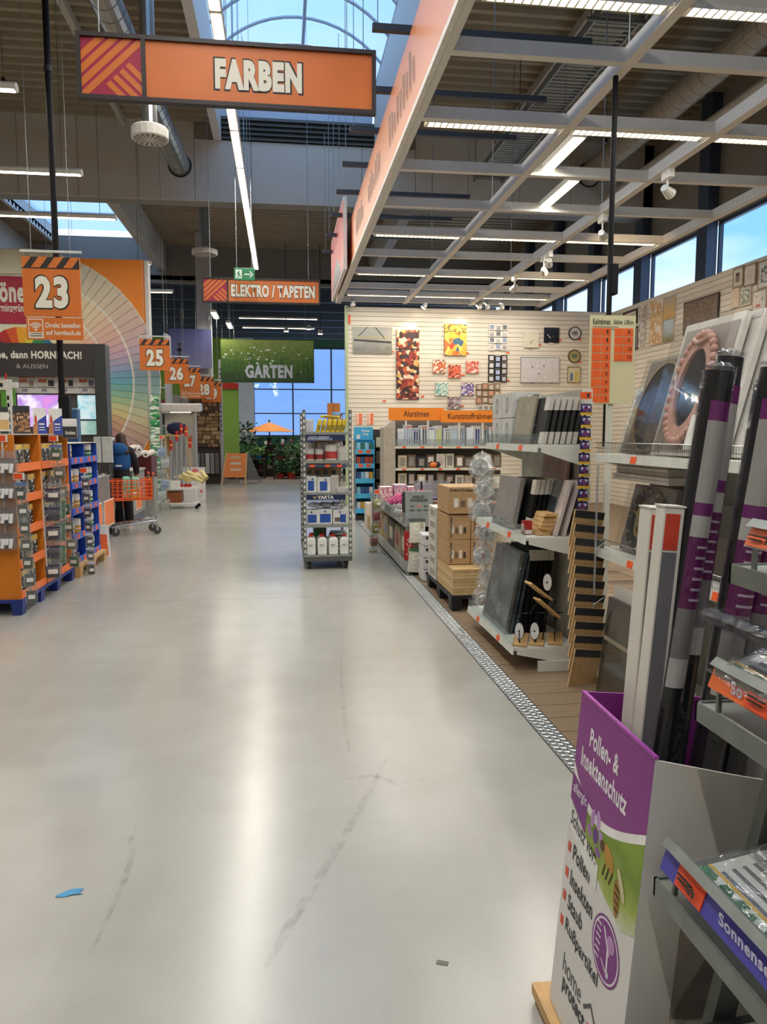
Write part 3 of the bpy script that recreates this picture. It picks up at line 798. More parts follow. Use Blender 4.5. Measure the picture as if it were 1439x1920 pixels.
for nm, ya, yb, n in (('nearest', 7.06, 7.66, 2), ('second', 7.82, 8.6, 3)):
    for k, z in enumerate(SHZ):
        if nm == 'second' and k == 1: continue
        for i in range(n):
            y = ya + (yb - ya) * (i + .5) / n
            pos = ('near', 'far')[i] if n == 2 else ('near', 'middle', 'far')[i]
            pack('grey black product box, %s on the %s shelf, %s orange display' % (pos, SN[k], nm), 'boxes on the orange displays',
                 (-2.43 - .03 * ((i + k) % 2), y, z + .013), .15, .19, .2, BODY, BLK, YEL)
TIN = [mat('c08a3a', .5), mat('1c6b45', .5)]
for c in range(2):
    for k, z in enumerate(SHZ):
        for i in range(2):
            if (c * 10 + k * 2 + i) in (9, 1, 18): continue
            y = 8.76 + .61 * c + .16 + .26 * i
            t = thing('paint_can', 'white lidded can with %s label, %s on the %s blue display shelf' % (('ochre', 'green')[c], ('left', 'right')[i], SN[k]), 'can', (-2.45, y, z + .013), 0, 'cans on the blue display')
            obj('can_body', G().lathe([(.09, 0), (.095, .01), (.095, .15), (.09, .155)], 14), TIN[c], t)
            obj('upper_wrap', G().lathe([(.0965, .10), (.0965, .152)], 14), mat('dcd9d2', .5), t)
            obj('stripe', G().lathe([(.0972, .055), (.0972, .068)], 14), mat('e8dcb8', .5), t)
            obj('lid', G().lathe([(.095, .155), (.095, .168), (.085, .172)], 14), mat('dcd9d2', .4), t)
# upright cards and books on top of the displays
def card(label, px, py, Y, w, h, m, band=None, bm=None, tilt=-.12, txt=None):
    o = P(px, py, Y=Y)
    t = thing('header_card', label, 'card', o, 0, 'cards standing on the displays')
    t.rotation_euler = (tilt, 0, .25)
    obj('card_board', G().box(0, 0, 0, w, .012, h), m, t)
    obj('foot_flap', G().hexa([(0, .012, 0), (w, .012, 0), (w, .12, 0), (0, .12, 0)], [(0, .012, .02), (w, .012, .02), (w, .03, .02), (0, .03, .02)]), mat('8d8778', .7), t)
    if band:
        for z0, z1, c in band: obj('printed_band', G().box(.004, -.002, z0 * h, w - .004, 0, z1 * h), mat(c, .5), t)
    if txt: text(txt[0], LETTER, t, (w * txt[1], -.004, h * txt[2]), w * txt[3], h * txt[4], bold=.02)
    return t
card('white header card with house photo at the left picture edge', 0, 816, 7.4, .08, .26, mat('d9d6cc', .5), [(.0, .14, '2a2a2c'), (.82, 1, '2b2b2e'), (.2, .55, 'c8a468')])
card('header card with brown photo and dark top band on the orange display', 25, 815, 7.45, .145, .27, printed(('6f4a34', 'a9784e', '3f3129', 'c9a078'), 16, 'blots'), [(.0, .1, '3a3436'), (.76, 1, '26262a')])
for k, (px, ww) in enumerate(((63, .125), (92, .13))):
    t = card('white and blue header card with red arrow, %s of the two' % ('left', 'right')[k], px, 815, 8.1 + .1 * k, ww, .27, mat('dcdad6', .5))
    obj('blue_field', G().poly([(ww * .35, -.003, 0), (ww, -.003, 0), (ww, -.003, .2), (ww * .35, -.003, .14)]), mat('2c3f9c', .5), t)
    obj('red_arrow', G().poly([(ww * .12, -.004, .12), (ww * .28, -.004, .12), (ww * .28, -.004, .17), (ww * .2, -.004, .21), (ww * .12, -.004, .17)]), RED, t)
    obj('orange_field', G().poly([(0, -.003, 0), (ww * .34, -.003, 0), (ww * .34, -.003, .13), (0, -.003, .10)]), mat('b3764e', .5), t)
    obj('print_lines', G().box(ww * .42, -.005, .07, ww * .85, -.003, .078).box(ww * .42, -.005, .045, ww * .85, -.003, .053).box(ww * .42, -.005, .10, ww * .85, -.003, .115), LETTER, t)
t = card('black and white header card above the blue display', 117, 820, 8.5, .15, .2, mat('d7d4cd', .5), [(.0, .58, '221c20')])
text('Schlitz', LETTER, t, (.03, -.004, .03), .1, .035, bold=.03)
# white perforated post at the left picture edge
t = thing('perforated_post', 'white slotted post with cross arm standing behind the displays at the left edge', 'post', Vector((P(22, 830, Y=9.6).x, 9.6, 0)))
obj('post', G().box(-.03, -.015, 0, .03, .015, 2.25), mat('dcdcd4', .4), t)
obj('cross_arm', G().box(-.06, -.02, 2.15, .1, .02, 2.22), mat('dcdcd4', .4), t)
obj('red_tip', G().tube((-.03, 0, 2.25), (-.03, 0, 2.32), .012, n=6), RED, t)
obj('base_plate', G().box(-.12, -.12, 0, .12, .12, .02), mat('dcdcd4', .4), t)
for k in range(7): obj('slot', G().box(-.022, -.018, 1.5 + k * .085, .0, -.0145, 1.55 + k * .085), BLACK, t)

# ---- clip strips with bags
def bag(label, group, loc, w, h, fill, rz=0, header=None, tag_=True, tilt=0, name='blister_bag', cat='bag'):
    t = thing(name, label, cat, loc, 0, group); t.rotation_euler = (tilt, 0, rz)
    d = w * .22
    g = G().hexa([(-w / 2, -.004, -h), (w / 2, -.004, -h), (w / 2, .004, -h), (-w / 2, .004, -h)], [(-w / 2, -d, -h * .6), (w / 2, -d, -h * .6), (w / 2, d, -h * .6), (-w / 2, d, -h * .6)])
    g.hexa([(-w / 2, -d, -h * .6), (w / 2, -d, -h * .6), (w / 2, d, -h * .6), (-w / 2, d, -h * .6)], [(-w / 2, -.004, 0), (w / 2, -.004, 0), (w / 2, .004, 0), (-w / 2, .004, 0)])
    obj('film', g, clear(.10, 'eef2f0', .15, 1.0, 25, .06), t)
    obj('contents', G().hexa([(-w * .36, -.006, -h * .94), (w * .36, -.006, -h * .94), (w * .36, .006, -h * .94), (-w * .36, .006, -h * .94)], [(-w * .4, -d * .7, -h * .3), (w * .4, -d * .7, -h * .3), (w * .4, d * .7, -h * .3), (-w * .4, d * .7, -h * .3)]), fill, t)
    if header: obj('header_strip', G().box(-w / 2, -.006, -h * .16, w / 2, .006, 0), header, t)
    if tag_: obj('paper_label', G().hexa([(-w * .22, -d - .003, -h * .72), (w * .3, -d - .003, -h * .72), (w * .3, -d, -h * .72), (-w * .22, -d, -h * .72)], [(-w * .22, -d * .86 - .003, -h * .5), (w * .3, -d * .86 - .003, -h * .5), (w * .3, -d * .8, -h * .5), (-w * .22, -d * .8, -h * .5)]), mat('ddd8cc', .5), t)
    return t
def clip_strip(label, a, b, hooks, m=None, holder=True):
    a, b = Vector(a), Vector(b)
    t = thing('clip_strip', label, 'clip strip', a, 0, 'hanging clip strips')
    obj('strip', G().bar((0, 0, 0), b - a, .014, .004), m or mat('dcdad0', .4), t)
    for k in range(hooks):
        p = (b - a) * ((k + .5) / hooks); obj('hook', G().tube(p, p + Vector((.05, -.03, .05)), .003, n=4), mat('dcdad0', .4), t)
    if holder:
        h = obj('price_holder', G().box(-.045, -.012, -.03, .045, -.004, .03), mat('e0ddd4', .4), t); obj('price_card', G().box(-.04, -.014, -.024, .03, -.012, .024), mat('f0501c', .5), h)
    return t
def strip_of_bags(name, label, ptop, pbot, n, w, h, fills, header, Yt, Yb, what, top_header=True):
    a, b = P(*ptop, Y=Yt), P(*pbot, Y=Yb)
    clip_strip(label, a + Vector((0, .012, 0)), b + Vector((0, .012, 0)), n)
    for k in range(n):
        p = a.lerp(b, (k + .35) / n)
        bag('%s, %s from the top of %s' % (what[0], ORD[k], what[1]), what[2], p + Vector((.02, -.03, 0)), w, h, fills[k % len(fills)], random.uniform(-.3, .3), header if (k == 0 or not top_header) else None)
random.seed(21)
DG = [mat('4c524e', .6), mat('5a5c58', .6)]
strip_of_bags('s', 'white clip strip with bags of dark green items at the near display corner', (35, 893), (58, 1118), 7, .10, .155, DG, mat('5677bf', .5), 6.92, 6.92, ('dark bag with white label', 'the near corner strip', 'bags on the near corner strip'))
strip_of_bags('s', 'clip strip with green net bags between the orange and blue displays', (100, 822), (140, 1055), 7, .12, .16, [mat('3f6f4c', .6), mat('7d7a68', .6), mat('8d8674', .6)], mat('5d74c0', .5), 7.95, 8.2, ('green grey bag', 'the strip before the second display', 'bags on the middle strip'))
strip_of_bags('s', 'clip strip with black bags in front of the blue display', (157, 882), (170, 1070), 7, .09, .15, [mat('26282a', .5), mat('3b4148', .5)], mat('c9ccd2', .5), 9.0, 9.0, ('clear bag with black item', 'the blue display strip', 'bags on the blue display strip'), False)
clip_strip('bare white clip strip with empty hooks in front of the second orange display', P(76, 882, Y=7.72), P(88, 1062, Y=7.72), 9, holder=False)
for k in range(5):
    p = P(86, 905 + k * 36, Y=7.74)
    bag('navy blue foil bag, %s from the top beside the bare strip' % ORD[k], 'navy bags on the second display', p + Vector((.05, .03, 0)), .17, .2, mat('1b1840', .45), .2, None, k % 2 == 0)
for k in range(3):
    p = P(101, 925 + k * 42, Y=7.85)
    bag('long green foil bag, %s of three beside the navy bags' % ORD[k], 'green bags on the second display', p + Vector((.05, .02, 0)), .11, .27, mat('1f6a3a', .4), .5, None, False)
# sponge bags on the end panel
for k in range(4):
    p = P(8, 845 + k * 47, Y=6.94)
    t = bag('clear bag of white rolls on the orange end panel, %s from top' % ORD[k], 'bags of white rolls on the end panel', p, .2, .215, mat('77635c', .6), 0, None, False)
    for q in range(5): obj('white_roll', G().tube((-.08 + q * .035, -.055, -.19 + (q % 2) * .03), (-.05 + q * .03, -.05, -.11), .017, n=8), mat('e4e2de', .6), t)
clip_strip('white clip strip holding the bags of rolls on the orange end panel', P(4, 822, Y=6.98), P(10, 1010, Y=6.98), 4)

# ================================================================== PAINT COUNTER, COLOUR FAN
kx0, KY = -7.5, 12.6
kk = thing('paint_kiosk', 'dark paint mixing kiosk with lettered header board and lit screens', 'kiosk', (0, KY, 0))
KD = mat('37302f', .5, var=.05); KP = mat('33342f', .5)
obj('right_post', G().box(-2.93, 0, 0, -2.755, .3, 3.02), KP, kk)
obj('header_board', G().box(kx0, .02, 2.505, -2.93, .12, 3.02), KD, kk)
obj('rear_panel', G().box(kx0, .3, .9, -2.93, .34, 2.505), mat('4d4947', .6), kk)
obj('counter_body', G().box(kx0, .0, 0, -2.93, .3, .9), mat('3d3c3a', .6), kk)
a, b = P(-6, 672, Y=KY), P(153, 673, Y=KY)
text('ne, dann HORNBACH!', LETTER, kk, (a.x, .015, 2.76), b.x - a.x, .14, bold=.04)
a, b = P(30, 688, Y=KY), P(89, 688, Y=KY)
text('& AUSSEN', mat('b9b2aa', .5), kk, (a.x, .015, 2.63), b.x - a.x, .065, bold=.0)
def kq(px0, py0, px1, py1, m, name, dy=.0, par=kk):
    a, b = P(px0, py0, Y=KY + dy), P(px1, py1, Y=KY + dy)
    return obj(name, G().box(a.x, dy, b.z, b.x, dy + .02, a.z), m, par)
ps = kq(-30, 704, 180, 738, mat('d5d1c9', .5), 'picture_strip', .2)
for i, (a, b, c) in enumerate(((34, 66, 'b5453a'), (70, 104, 'c9785e'), (108, 140, 'b5553a'), (146, 178, 'c9b24a'))):
    kq(a, 705.5, b, 708.5, mat(c, .5), 'print_bar', .195, ps); kq(a + 2, 711, a + 17, 717, mat('c4694a', .5), 'print_patch', .195, ps)
    kq(a + 20, 713, b - 3, 724, mat(('9a8a7a', '3d3b3e', '33333a', '6c6a86')[i], .5), 'product_picture', .195, ps); kq(a, 726, b, 727.2, mat('5d3a34', .5), 'rule', .195, ps)
    kq(a + 8, 729, a + 18, 734, mat('8d8794', .5), 'product_picture', .195, ps)
kq(32, 740, 112, 800, printed(('d98ad8', 'b48ae0', 'f2e6f6', 'a884e6', 'e09adf', 'f6f2f8'), 2.2, 'clouds', emit=.75), 'lit_screen', .25)
kq(145, 741, 183, 786, printed(('5aa6cf', '8fc6dc', 'd4ecf0', '6fb8d8', 'eef6f6'), 3, 'clouds', emit=.6), 'lit_screen', .25)
kq(150, 789, 183, 815, printed(('cfe9e2', '9fd3c8', 'e9f2ea'), 4, 'clouds', emit=.35), 'lit_screen', .24)
g = kq(0, 715, 30, 770, mat('5d9a34', .5), 'green_board', .1)
kq(-20, 702, 14, 731, mat('e0dccb', .5), 'white_notice', .08, g); kq(-2, 718, 10, 725, INK, 'black_arrow', .07, g)
t = thing('blue_carton', 'upright dark blue carton beside the black power pole', 'carton', P(126, 800, Y=10.15) - Vector((0, 0, 1.6)))
t.location.z = 0
obj('carton_body', G().box(0, 0, 1.3, .13, .15, 1.92), mat('234a74', .4), t, bevel=.008); obj('carton_lid', G().box(.005, .005, 1.92, .125, .145, 1.935), mat('86a6c4', .4), t)
obj('pedestal', G().box(.01, .01, 0, .12, .14, 1.3), KP, t)

FY = 17.2
fw = thing('colour_fan_board', 'big orange board with a pastel paint colour fan and red title panel', 'board', (0, FY, 0))
obj('board_panel', G().box(-8.5, .02, .0, -2.89, .1, 5.32), mat('e88314', .5, var=.02), fw)
C = P(52, 715, Y=FY); R0 = 2.74
stops = ((105, 'e6e0bc'), (62, 'e6dcb4'), (50, 'e9d6a8'), (40, 'e8c49e'), (30, 'e2ae98'), (22, 'cf9ea2'), (16, 'b79ab2'), (10, '8f96b6'), (4, '5f9ab2'), (0, '58a4b0'), (-5, '6fae9c'), (-10, '93ba88'), (-15, 'c4cc8c'), (-19, 'dccb84'), (-23, 'd6a878'), (-29, 'c48a70'), (-36, 'b4747a'), (-43, 'a488a0'), (-52, '8a94b4'), (-75, '8098b0'))
cols = []
n = 44
for i in range(n):
    a = 105 - 180 * (i + .5) / n
    for (a0, c0), (a1, c1) in zip(stops, stops[1:]):
        if a0 >= a >= a1:
            f = (a0 - a) / (a0 - a1); cols.append(''.join('%02x' % int(int(c0[q:q + 2], 16) * (1 - f) + int(c1[q:q + 2], 16) * f) for q in (0, 2, 4))); break
fan = obj('fan_ground', disc((C.x, .012, C.z), R0 + .02, 48, 'y', .006), mat('e4decb', .5), fw)
def mixc(a, b, f): return ''.join('%02x' % int(int(a[i:i + 2], 16) * (1 - f) + int(b[i:i + 2], 16) * f) for i in (0, 2, 4))
for i, c in enumerate(cols):
    a0 = math.radians(105 - 180 * i / n); a1 = math.radians(105 - 180 * (i + 1) / n) - .003
    for r0, r1, f in ((.30, .60, 0), (.615, .79, .18), (.805, 1.0, .45)):
        q = [(C.x + R0 * r * math.cos(a), .008, C.z + R0 * r * math.sin(a)) for r, a in ((r0, a0), (r1, a0), (r1, a1), (r0, a1))]
        obj('colour_swatch', G().poly(q[::-1]), mat(mixc(c, 'bdb9b2', f), .5, var=.02), fan)
for i, c in enumerate('141a2e 1c2a4a 6e1f28 b3261e d8541c e8a21c d9c93a 2f8a4a 1f6f8c 24508c 4a3a80'.split()):   # strong colours in the fan's heart
    a0 = math.radians(178 - 180 * i / 11); a1 = math.radians(178 - 180 * (i + 1) / 11)
    obj('colour_swatch', G().poly([(C.x - .1 + r * math.cos(a), .006, C.z + .36 + r * math.sin(a)) for r, a in ((.12, a0), (.78, a0), (.78, a1), (.12, a1))][::-1]), mat(c, .5), fan)
a, b = P(-140, 514, Y=FY), P(49, 607, Y=FY)
tp = obj('title_panel', G().box(a.x, -.02, b.z, b.x, .004, a.z), mat('a81238', .5, var=.02), fw)
a = P(0, 567, Y=FY); b = P(46, 530, Y=FY)
text('öne', LETTER, tp, (a.x, -.024, a.z), b.x - a.x, b.z - a.z, bold=.04)
a = P(0, 589, Y=FY); b = P(47, 571, Y=FY)
text('rminzgrün.', LETTER, tp, (a.x, -.024, a.z), b.x - a.x, b.z - a.z, bold=.02)
a, b = P(-140, 458, Y=FY), P(46, 514, Y=FY)
obj('cream_field', G().box(a.x, -.015, b.z, b.x, .004, a.z - .05), mat('e6dfc4', .5, var=.02), fw)
obj('board_edge', G().box(-2.89, .0, 0, -2.82, .3, 5.3), mat('c9c6be', .5), fw)

# ---- grey counters with orange posters
GC = mat('8f8d86', .5, var=.05); GB = mat('5a6068', .5)
def counter(label, x0, y0, x1, y1, h, posters, glass=True):
    t = thing('service_counter', label, 'counter', (x0, y0, 0), 0, 'grey service counters')
    W, D = x1 - x0, y1 - y0
    obj('plinth', G().box(.02, .02, 0, W - .02, D - .02, .18), GB, t)
    obj('body', G().box(0, 0, .18, W, D, h), GC, t)
    obj('worktop', G().box(-.02, -.02, h, W + .02, D + .02, h + .03), mat('b7b4ac', .4), t)
    for f, u0, u1, z0, z1 in posters:
        if f == 'y':
            p = obj('poster', G().box(u0, -.012, z0, u1, 0, z1), mat('e6dccf', .5), t); obj('poster_print', G().box(u0 + .015, -.015, z0 + .015, u1 - .015, -.012, z1 - .015), mat('f08040', .5), p)
        else:
            p = obj('poster', G().box(W, u0, z0, W + .012, u1, z1), mat('e6dccf', .5), t); obj('poster_print', G().box(W + .012, u0 + .02, z0 + .02, W + .015, u1 - .02, z1 - .02), mat('f08040', .5), p)
    if glass: obj('display_glass', G().box(W, .05, h * .55, W + .006, D - .05, h - .04), clear(.2, 'd8dedb', .05, 0, 1, .3), t)
    return t
counter('grey counter with glass front and two orange posters behind the blue display', -3.6, 10.7, -2.64, 12.05, .98, [('x', .15, .75, .22, .62), ('x', .9, 1.55, .22, .62)])
counter('grey counter with an orange poster right behind the shopping cart', -3.7, 13.75, -2.62, 14.9, .95, [('x', .2, .75, .25, .65), ('y', .6, .95, .3, .6)])
t = thing('orange_notice', 'small orange and white standing notice on the floor beside the blue display', 'notice', P(188, 1045, Z=0))
obj('panel', G().hexa([(-.12, -.02, 0), (.14, -.02, 0), (.14, 0, 0), (-.12, 0, 0)], [(-.1, .05, .42), (.1, .05, .42), (.1, .07, .42), (-.1, .07, .42)]), mat('e5ddd3', .5), t)
obj('print', G().hexa([(-.1, -.024, .03), (.11, -.024, .03), (.11, -.02, .03), (-.1, -.02, .03)], [(-.085, .025, .3), (.085, .025, .3), (.085, .03, .3), (-.085, .03, .3)]), mat('ee6a2e', .5), t)
obj('red_ball', G().ball((-.05, .06, .45), .03, 10, 6), RED, t)
# monitors and mixing gear on the counter
for k, (px, w) in enumerate(((176, .10), (191, .15))):
    o = P(px, 845, Y=11.6)
    t = thing('monitor', 'pale grey monitor back on the counter, %s one' % ('left', 'right')[k], 'monitor', (o.x, 11.6, 1.01), 0, 'monitors on the counter')
    obj('stand', G().box(w * .4, .04, 0, w * .6, .08, .2).box(w * .2, .0, 0, w * .8, .12, .015), mat('2a2b2a', .5), t)
    obj('screen_case', G().hexa([(0, .02, .18), (w, .0, .18), (w, .05, .18), (0, .07, .18)], [(.0, .0, .56), (w, -.02, .56), (w, .03, .56), (0, .05, .56)]), mat('b9bab4', .5), t, bevel=.006)
t = thing('label_printer', 'white device with tray on the counter beside the person', 'device', (-2.85, 11.0, 1.01))
obj('case', G().box(0, 0, 0, .22, .3, .09), mat('d8d6d0', .4), t, bevel=.01); obj('tray', G().box(.22, .05, .02, .27, .25, .03), mat('2a2a2a', .5), t); obj('nozzle', G().tube((.1, .2, .09), (.1, .2, .28), .02, n=8), mat('d8d6d0', .4), t)

# ---- shopping cart
ca = thing('shopping_cart', 'shopping cart with orange basket and chrome frame in the aisle', 'cart', (-2.42, 12.62, 0), .35)
W, D = .56, .5
OB = mat('e0561a', .45, var=.06)
bk = obj('basket_base', G().box(-.34, -.24, .56, .26, .24, .575), OB, ca)
for z in (.60, .66, .72, .78, .84, .88): obj('basket_rail', G().path([(-.34, -.24, z), (.26, -.24, z), (.26, .24, z), (-.34, .24, z), (-.34, -.24, z)], .007, 6), OB, bk)
for k in range(9):
    x = -.34 + k * .075
    for s in (-.24, .24): obj('basket_bar', G().box(x, s - .003, .57, x + .012, s + .003, .89), OB, bk)
obj('basket_panel', G().box(.262, -.22, .6, .268, .22, .86), OB, bk)
obj('handle', G().tube((-.52, -.2, .98), (-.52, .22, .98), .02, n=8), OB, ca); 
for s in (-.2, .2):
    obj('handle_arm', G().path([(-.52, s, .98), (-.4, s, .9), (-.34, s, .86)], .014), OB, ca)
    obj('upright', G().path([(.30, s, .96), (.30, s, .5), (.34, s, .12)], .014), CHROME, ca)
    obj('rear_upright', G().path([(-.34, s, .86), (-.3, s, .5), (-.34, s, .2)], .012), CHROME, ca)
    obj('lower_rail', G().path([(.34, s, .22), (-.3, s, .16), (-.36, s, .14)], .016), CHROME, ca)
    obj('knob', G().ball((.30, s, .975), .022, 8, 6), OB, ca)
for k in range(8): obj('platform_wire', G().tube((-.3 + k * .085, -.2, .165 + k * .007), (-.3 + k * .085, .2, .165 + k * .007), .006, n=5), CHROME, ca)
for x, y in ((.34, -.2), (.34, .2), (-.3, -.2), (-.3, .2)):
    w = obj('caster', G().lathe([(.03, -.02), (.062, -.018), (.066, 0), (.062, .018), (.03, .02)], 14, (x, y, .066), 'y'), mat('3a3d3c', .5), ca)
    obj('fork', G().box(x - .015, y - .028, .06, x + .015, y - .022, .15).box(x - .015, y + .022, .06, x + .015, y + .028, .15).box(x - .02, y - .028, .14, x + .02, y + .028, .155), CHROME, w)
for k, (x, y, c, h) in enumerate(((-.1, -.1, '7fb79a', .36), (.04, -.1, '86b89c', .35))):
    t = thing('soft_package', 'pale green soft package standing in the cart basket, %s of two' % ('left', 'right')[k], 'package', Matrix.Rotation(.35, 4, 'Z') @ Vector((x, y, 0)) + Vector((-2.42, 12.62, .577)), .35, 'green packages in the cart')
    obj('wrap', G().box(-.06, -.05, .01, .06, .05, h), mat(c, .6), t, bevel=.03); obj('cream_end', G().box(-.061, -.051, .02, .061, .051, .13), mat('c9cba4', .6), t, bevel=.02)
t = thing('yellow_carton', 'small yellow carton lying in the cart basket', 'carton', Matrix.Rotation(.35, 4, 'Z') @ Vector((.0, -.2, 0)) + Vector((-2.42, 12.62, .577)), .35)
obj('carton_body', G().box(-.06, -.03, 0, .07, .03, .16), mat('d99a24', .5), t); obj('label_patch', G().box(-.03, -.033, .06, .04, -.03, .12), mat('ead9c0', .5), t)

# ---- person
def skinned(name, verts, edges, radii, m, parent, sub=2, loc=None, root=0):
    me = bpy.data.meshes.new(name); me.from_pydata(verts, edges, []); me.materials.append(m)
    o = bpy.data.objects.new(name, me); COL.objects.link(o)
    if parent: o.parent = parent
    if loc: o.location = loc
    sk = o.modifiers.new('skin', 'SKIN'); sk.use_smooth_shade = True; sk.branch_smoothing = .4
    for i, d in enumerate(me.skin_vertices[0].data):
        r = radii[i]; d.radius = r if hasattr(r, '__len__') else (r, r); d.use_root = (i == root)
    s = o.modifiers.new('sub', 'SUBSURF'); s.levels = s.render_levels = sub
    return o
pe = thing('person', 'person in blue hooded vest and black clothes with face mask behind the cart', 'person', (-2.70, 13.2, 0), 0)
SKIN = mat('b98a6e', .55, var=.05); BLACKC = mat('131315', .8, var=.15); JACK = mat('14528c', .75, var=.15, sc=20)
# body: pelvis, spine, neck, head, arms, legs (faces away, head turned to the left)
V = [(0, 0, .92), (0, .01, 1.08), (0, .0, 1.26), (0, -.01, 1.38), (-.01, 0, 1.44), (-.03, .01, 1.53), (-.035, .015, 1.60),
     (.16, 0, 1.34), (.24, .05, 1.10), (.22, .16, .92), (.20, .20, .84),
     (-.16, 0, 1.34), (-.26, .0, 1.12), (-.42, -.03, 1.02), (-.50, -.05, 1.0),
     (.09, 0, .84), (.10, -.01, .48), (.11, .03, .10), (.115, -.06, .03), (-.09, 0, .84), (-.08, .04, .48), (-.06, .06, .10), (-.07, -.02, .03)]
E_ = [(0, 1), (1, 2), (2, 3), (3, 4), (4, 5), (5, 6), (3, 7), (7, 8), (8, 9), (9, 10), (3, 11), (11, 12), (12, 13), (13, 14), (0, 15), (15, 16), (16, 17), (17, 18), (0, 19), (19, 20), (20, 21), (21, 22)]
R_ = [(.11, .08), (.10, .08), (.12, .09), (.09, .07), .05, (.075, .09), (.06, .075), .065, .05, .04, .035, .065, .05, .04, .035, .07, .055, .042, .04, .07, .055, .042, .04]
body = skinned('body', V, E_, R_, SKIN, pe)
skinned('shirt', [(0, 0, .80)] + V[1:5] + V[7:10] + V[11:14], [(0, 1), (1, 2), (2, 3), (3, 4), (3, 5), (5, 6), (6, 7), (3, 8), (8, 9), (9, 10)], [(.165, .125), (.15, .12), (.165, .125), (.12, .1), .062, .075, .062, .052, .075, .062, .052], BLACKC, pe)
skinned('trousers', [(0, 0, .96), V[15], V[16], V[17], V[19], V[20], V[21], (0, 0, 1.02)], [(0, 1), (1, 2), (2, 3), (0, 4), (4, 5), (5, 6), (0, 7)], [(.165, .125), .105, .085, .075, .105, .085, .075, (.15, .11)], BLACKC, pe)
ve = skinned('hooded_vest', [(0, -.01, .98), (0, -.01, 1.12), (0, -.02, 1.28), (0, -.03, 1.37)], [(0, 1), (1, 2), (2, 3)], [(.175, .14), (.185, .15), (.195, .15), (.15, .12)], JACK, pe)
obj('hood', G().ball((0, -.13, 1.36), (.15, .07, .11), 14, 8), JACK, ve, smooth=True)
obj('reflective_patch', G().box(-.05, -.168, 1.07, .05, -.164, 1.10), mat('d9dcdc', .4), ve)
# hands: palm, four fingers, thumb
def hand(base, d, par, side):
    d = Vector(d).normalized(); r = d.cross(Vector((0, 0, 1))).normalized()
    vs = [tuple(base), tuple(Vector(base) + d * .06)]; es = [(0, 1)]; rs = [.024, (.032, .018)]
    for k, L in enumerate((.052, .06, .056, .045)):
        p = Vector(base) + d * .07 + r * (-.03 + k * .02); q = p + d * L * .55 + Vector((0, 0, -.012)); s = q + d * L * .2 + Vector((0, 0, -L * .55))
        n = len(vs); vs += [tuple(p), tuple(q), tuple(s)]; es += [(1, n), (n, n + 1), (n + 1, n + 2)]; rs += [.010, .009, .008]
    p = Vector(base) + d * .025 - r * .035 * side; q = p + d * .03 - r * .012 * side + Vector((0, 0, -.015)); n = len(vs)
    vs += [tuple(p), tuple(q)]; es += [(0, n), (n, n + 1)]; rs += [.012, .009]
    return skinned('hand', vs, es, rs, SKIN, par, 1)
hand((-.48, -.045, 1.0), (-1, -.2, -.25), body, 1)
hand((.205, .19, .85), (-.1, .6, -.6), body, -1)
HAIR = mat('3a2117', .6, var=.3, sc=40, stretch=(6, 6, .6))
hr = skinned('hair', [(-.01, .0, 1.62), (.02, -.03, 1.56), (.05, -.06, 1.46), (.10, -.10, 1.36), (.15, -.12, 1.27)], [(0, 1), (1, 2), (2, 3), (3, 4)], [(.07, .075), (.085, .10), (.085, .075), (.07, .055), (.03, .025)], HAIR, pe)
obj('ear', G().ball((-.02, -.075, 1.545), (.018, .012, .03), 8, 6), SKIN, body)
obj('nose', G().ball((-.125, .015, 1.545), (.022, .014, .02), 8, 6), SKIN, body)
for y in (-.025, .055): obj('eye', G().ball((-.108, y, 1.572), (.008, .012, .008), 8, 6), mat('2a2320', .3), body)
obj('face_mask', G().ball((-.105, .01, 1.512), (.04, .07, .045), 12, 8), mat('d8dadb', .6), pe, smooth=True)
obj('mouth', G().box(-.14, -.02, 1.505, -.136, .04, 1.509), mat('8a4d45', .6), body)
for x, y in ((.115, -.02), (-.07, .02)):
    obj('shoe', G().hexa([(x - .05, y - .16, 0), (x + .05, y - .16, 0), (x + .045, y + .11, 0), (x - .045, y + .11, 0)], [(x - .035, y - .12, .05), (x + .035, y - .12, .05), (x + .035, y + .09, .09), (x - .035, y + .09, .09)]), mat('b7aea0', .6), pe, bevel=.015)

# ================================================================== BEHIND THE CART: roll bin, tools, awning
t = thing('roll_bin', 'dark red bin on grey pedestal with orange poster, filled with white rolls', 'bin', (-3.05, 15.6, 0))
obj('pedestal', G().box(-.5, -.3, 0, .5, .4, .75), mat('9a988f', .5), t); obj('poster', G().box(.1, -.315, .35, .52, -.3, .78), mat('e8771c', .5), t); obj('bin_wall', G().box(-.5, -.3, .75, .5, -.27, 1.18).box(-.5, .37, .75, .5, .4, 1.18).box(-.5, -.27, .75, -.47, .37, 1.18).box(.47, -.27, .75, .5, .37, 1.18), mat('5a1218', .5), t)
random.seed(31)
for k in range(11):
    x = -.42 + (k % 6) * .17; z = 1.2 + (k // 6) * .09
    o = thing('wallpaper_roll', 'white paper roll on the dark red bin, %s in the %s layer' % (ORD[k % 6], ('lower', 'upper')[k // 6]), 'roll', (-3.05 + x, 15.35, z + random.uniform(0, .03)), random.uniform(-.25, .25), 'rolls on the dark red bin')
    obj('paper', G().tube((0, -.2, 0), (0, .4, .04), .055, n=12), mat(random.choice(('d8d4cc', 'c9c6c0', 'dcd0c4')), .6), o); obj('core_hole', G().tube((0, -.203, 0), (0, -.2, 0), .022, n=10), mat('2a2320', .7), o)
t = thing('sack_column', 'tall wire column stacked with green and white sacks right of the colour fan', 'column', P(293, 850, Y=16.6) - Vector((0, 0, 1.25)))
t.location.z = 0
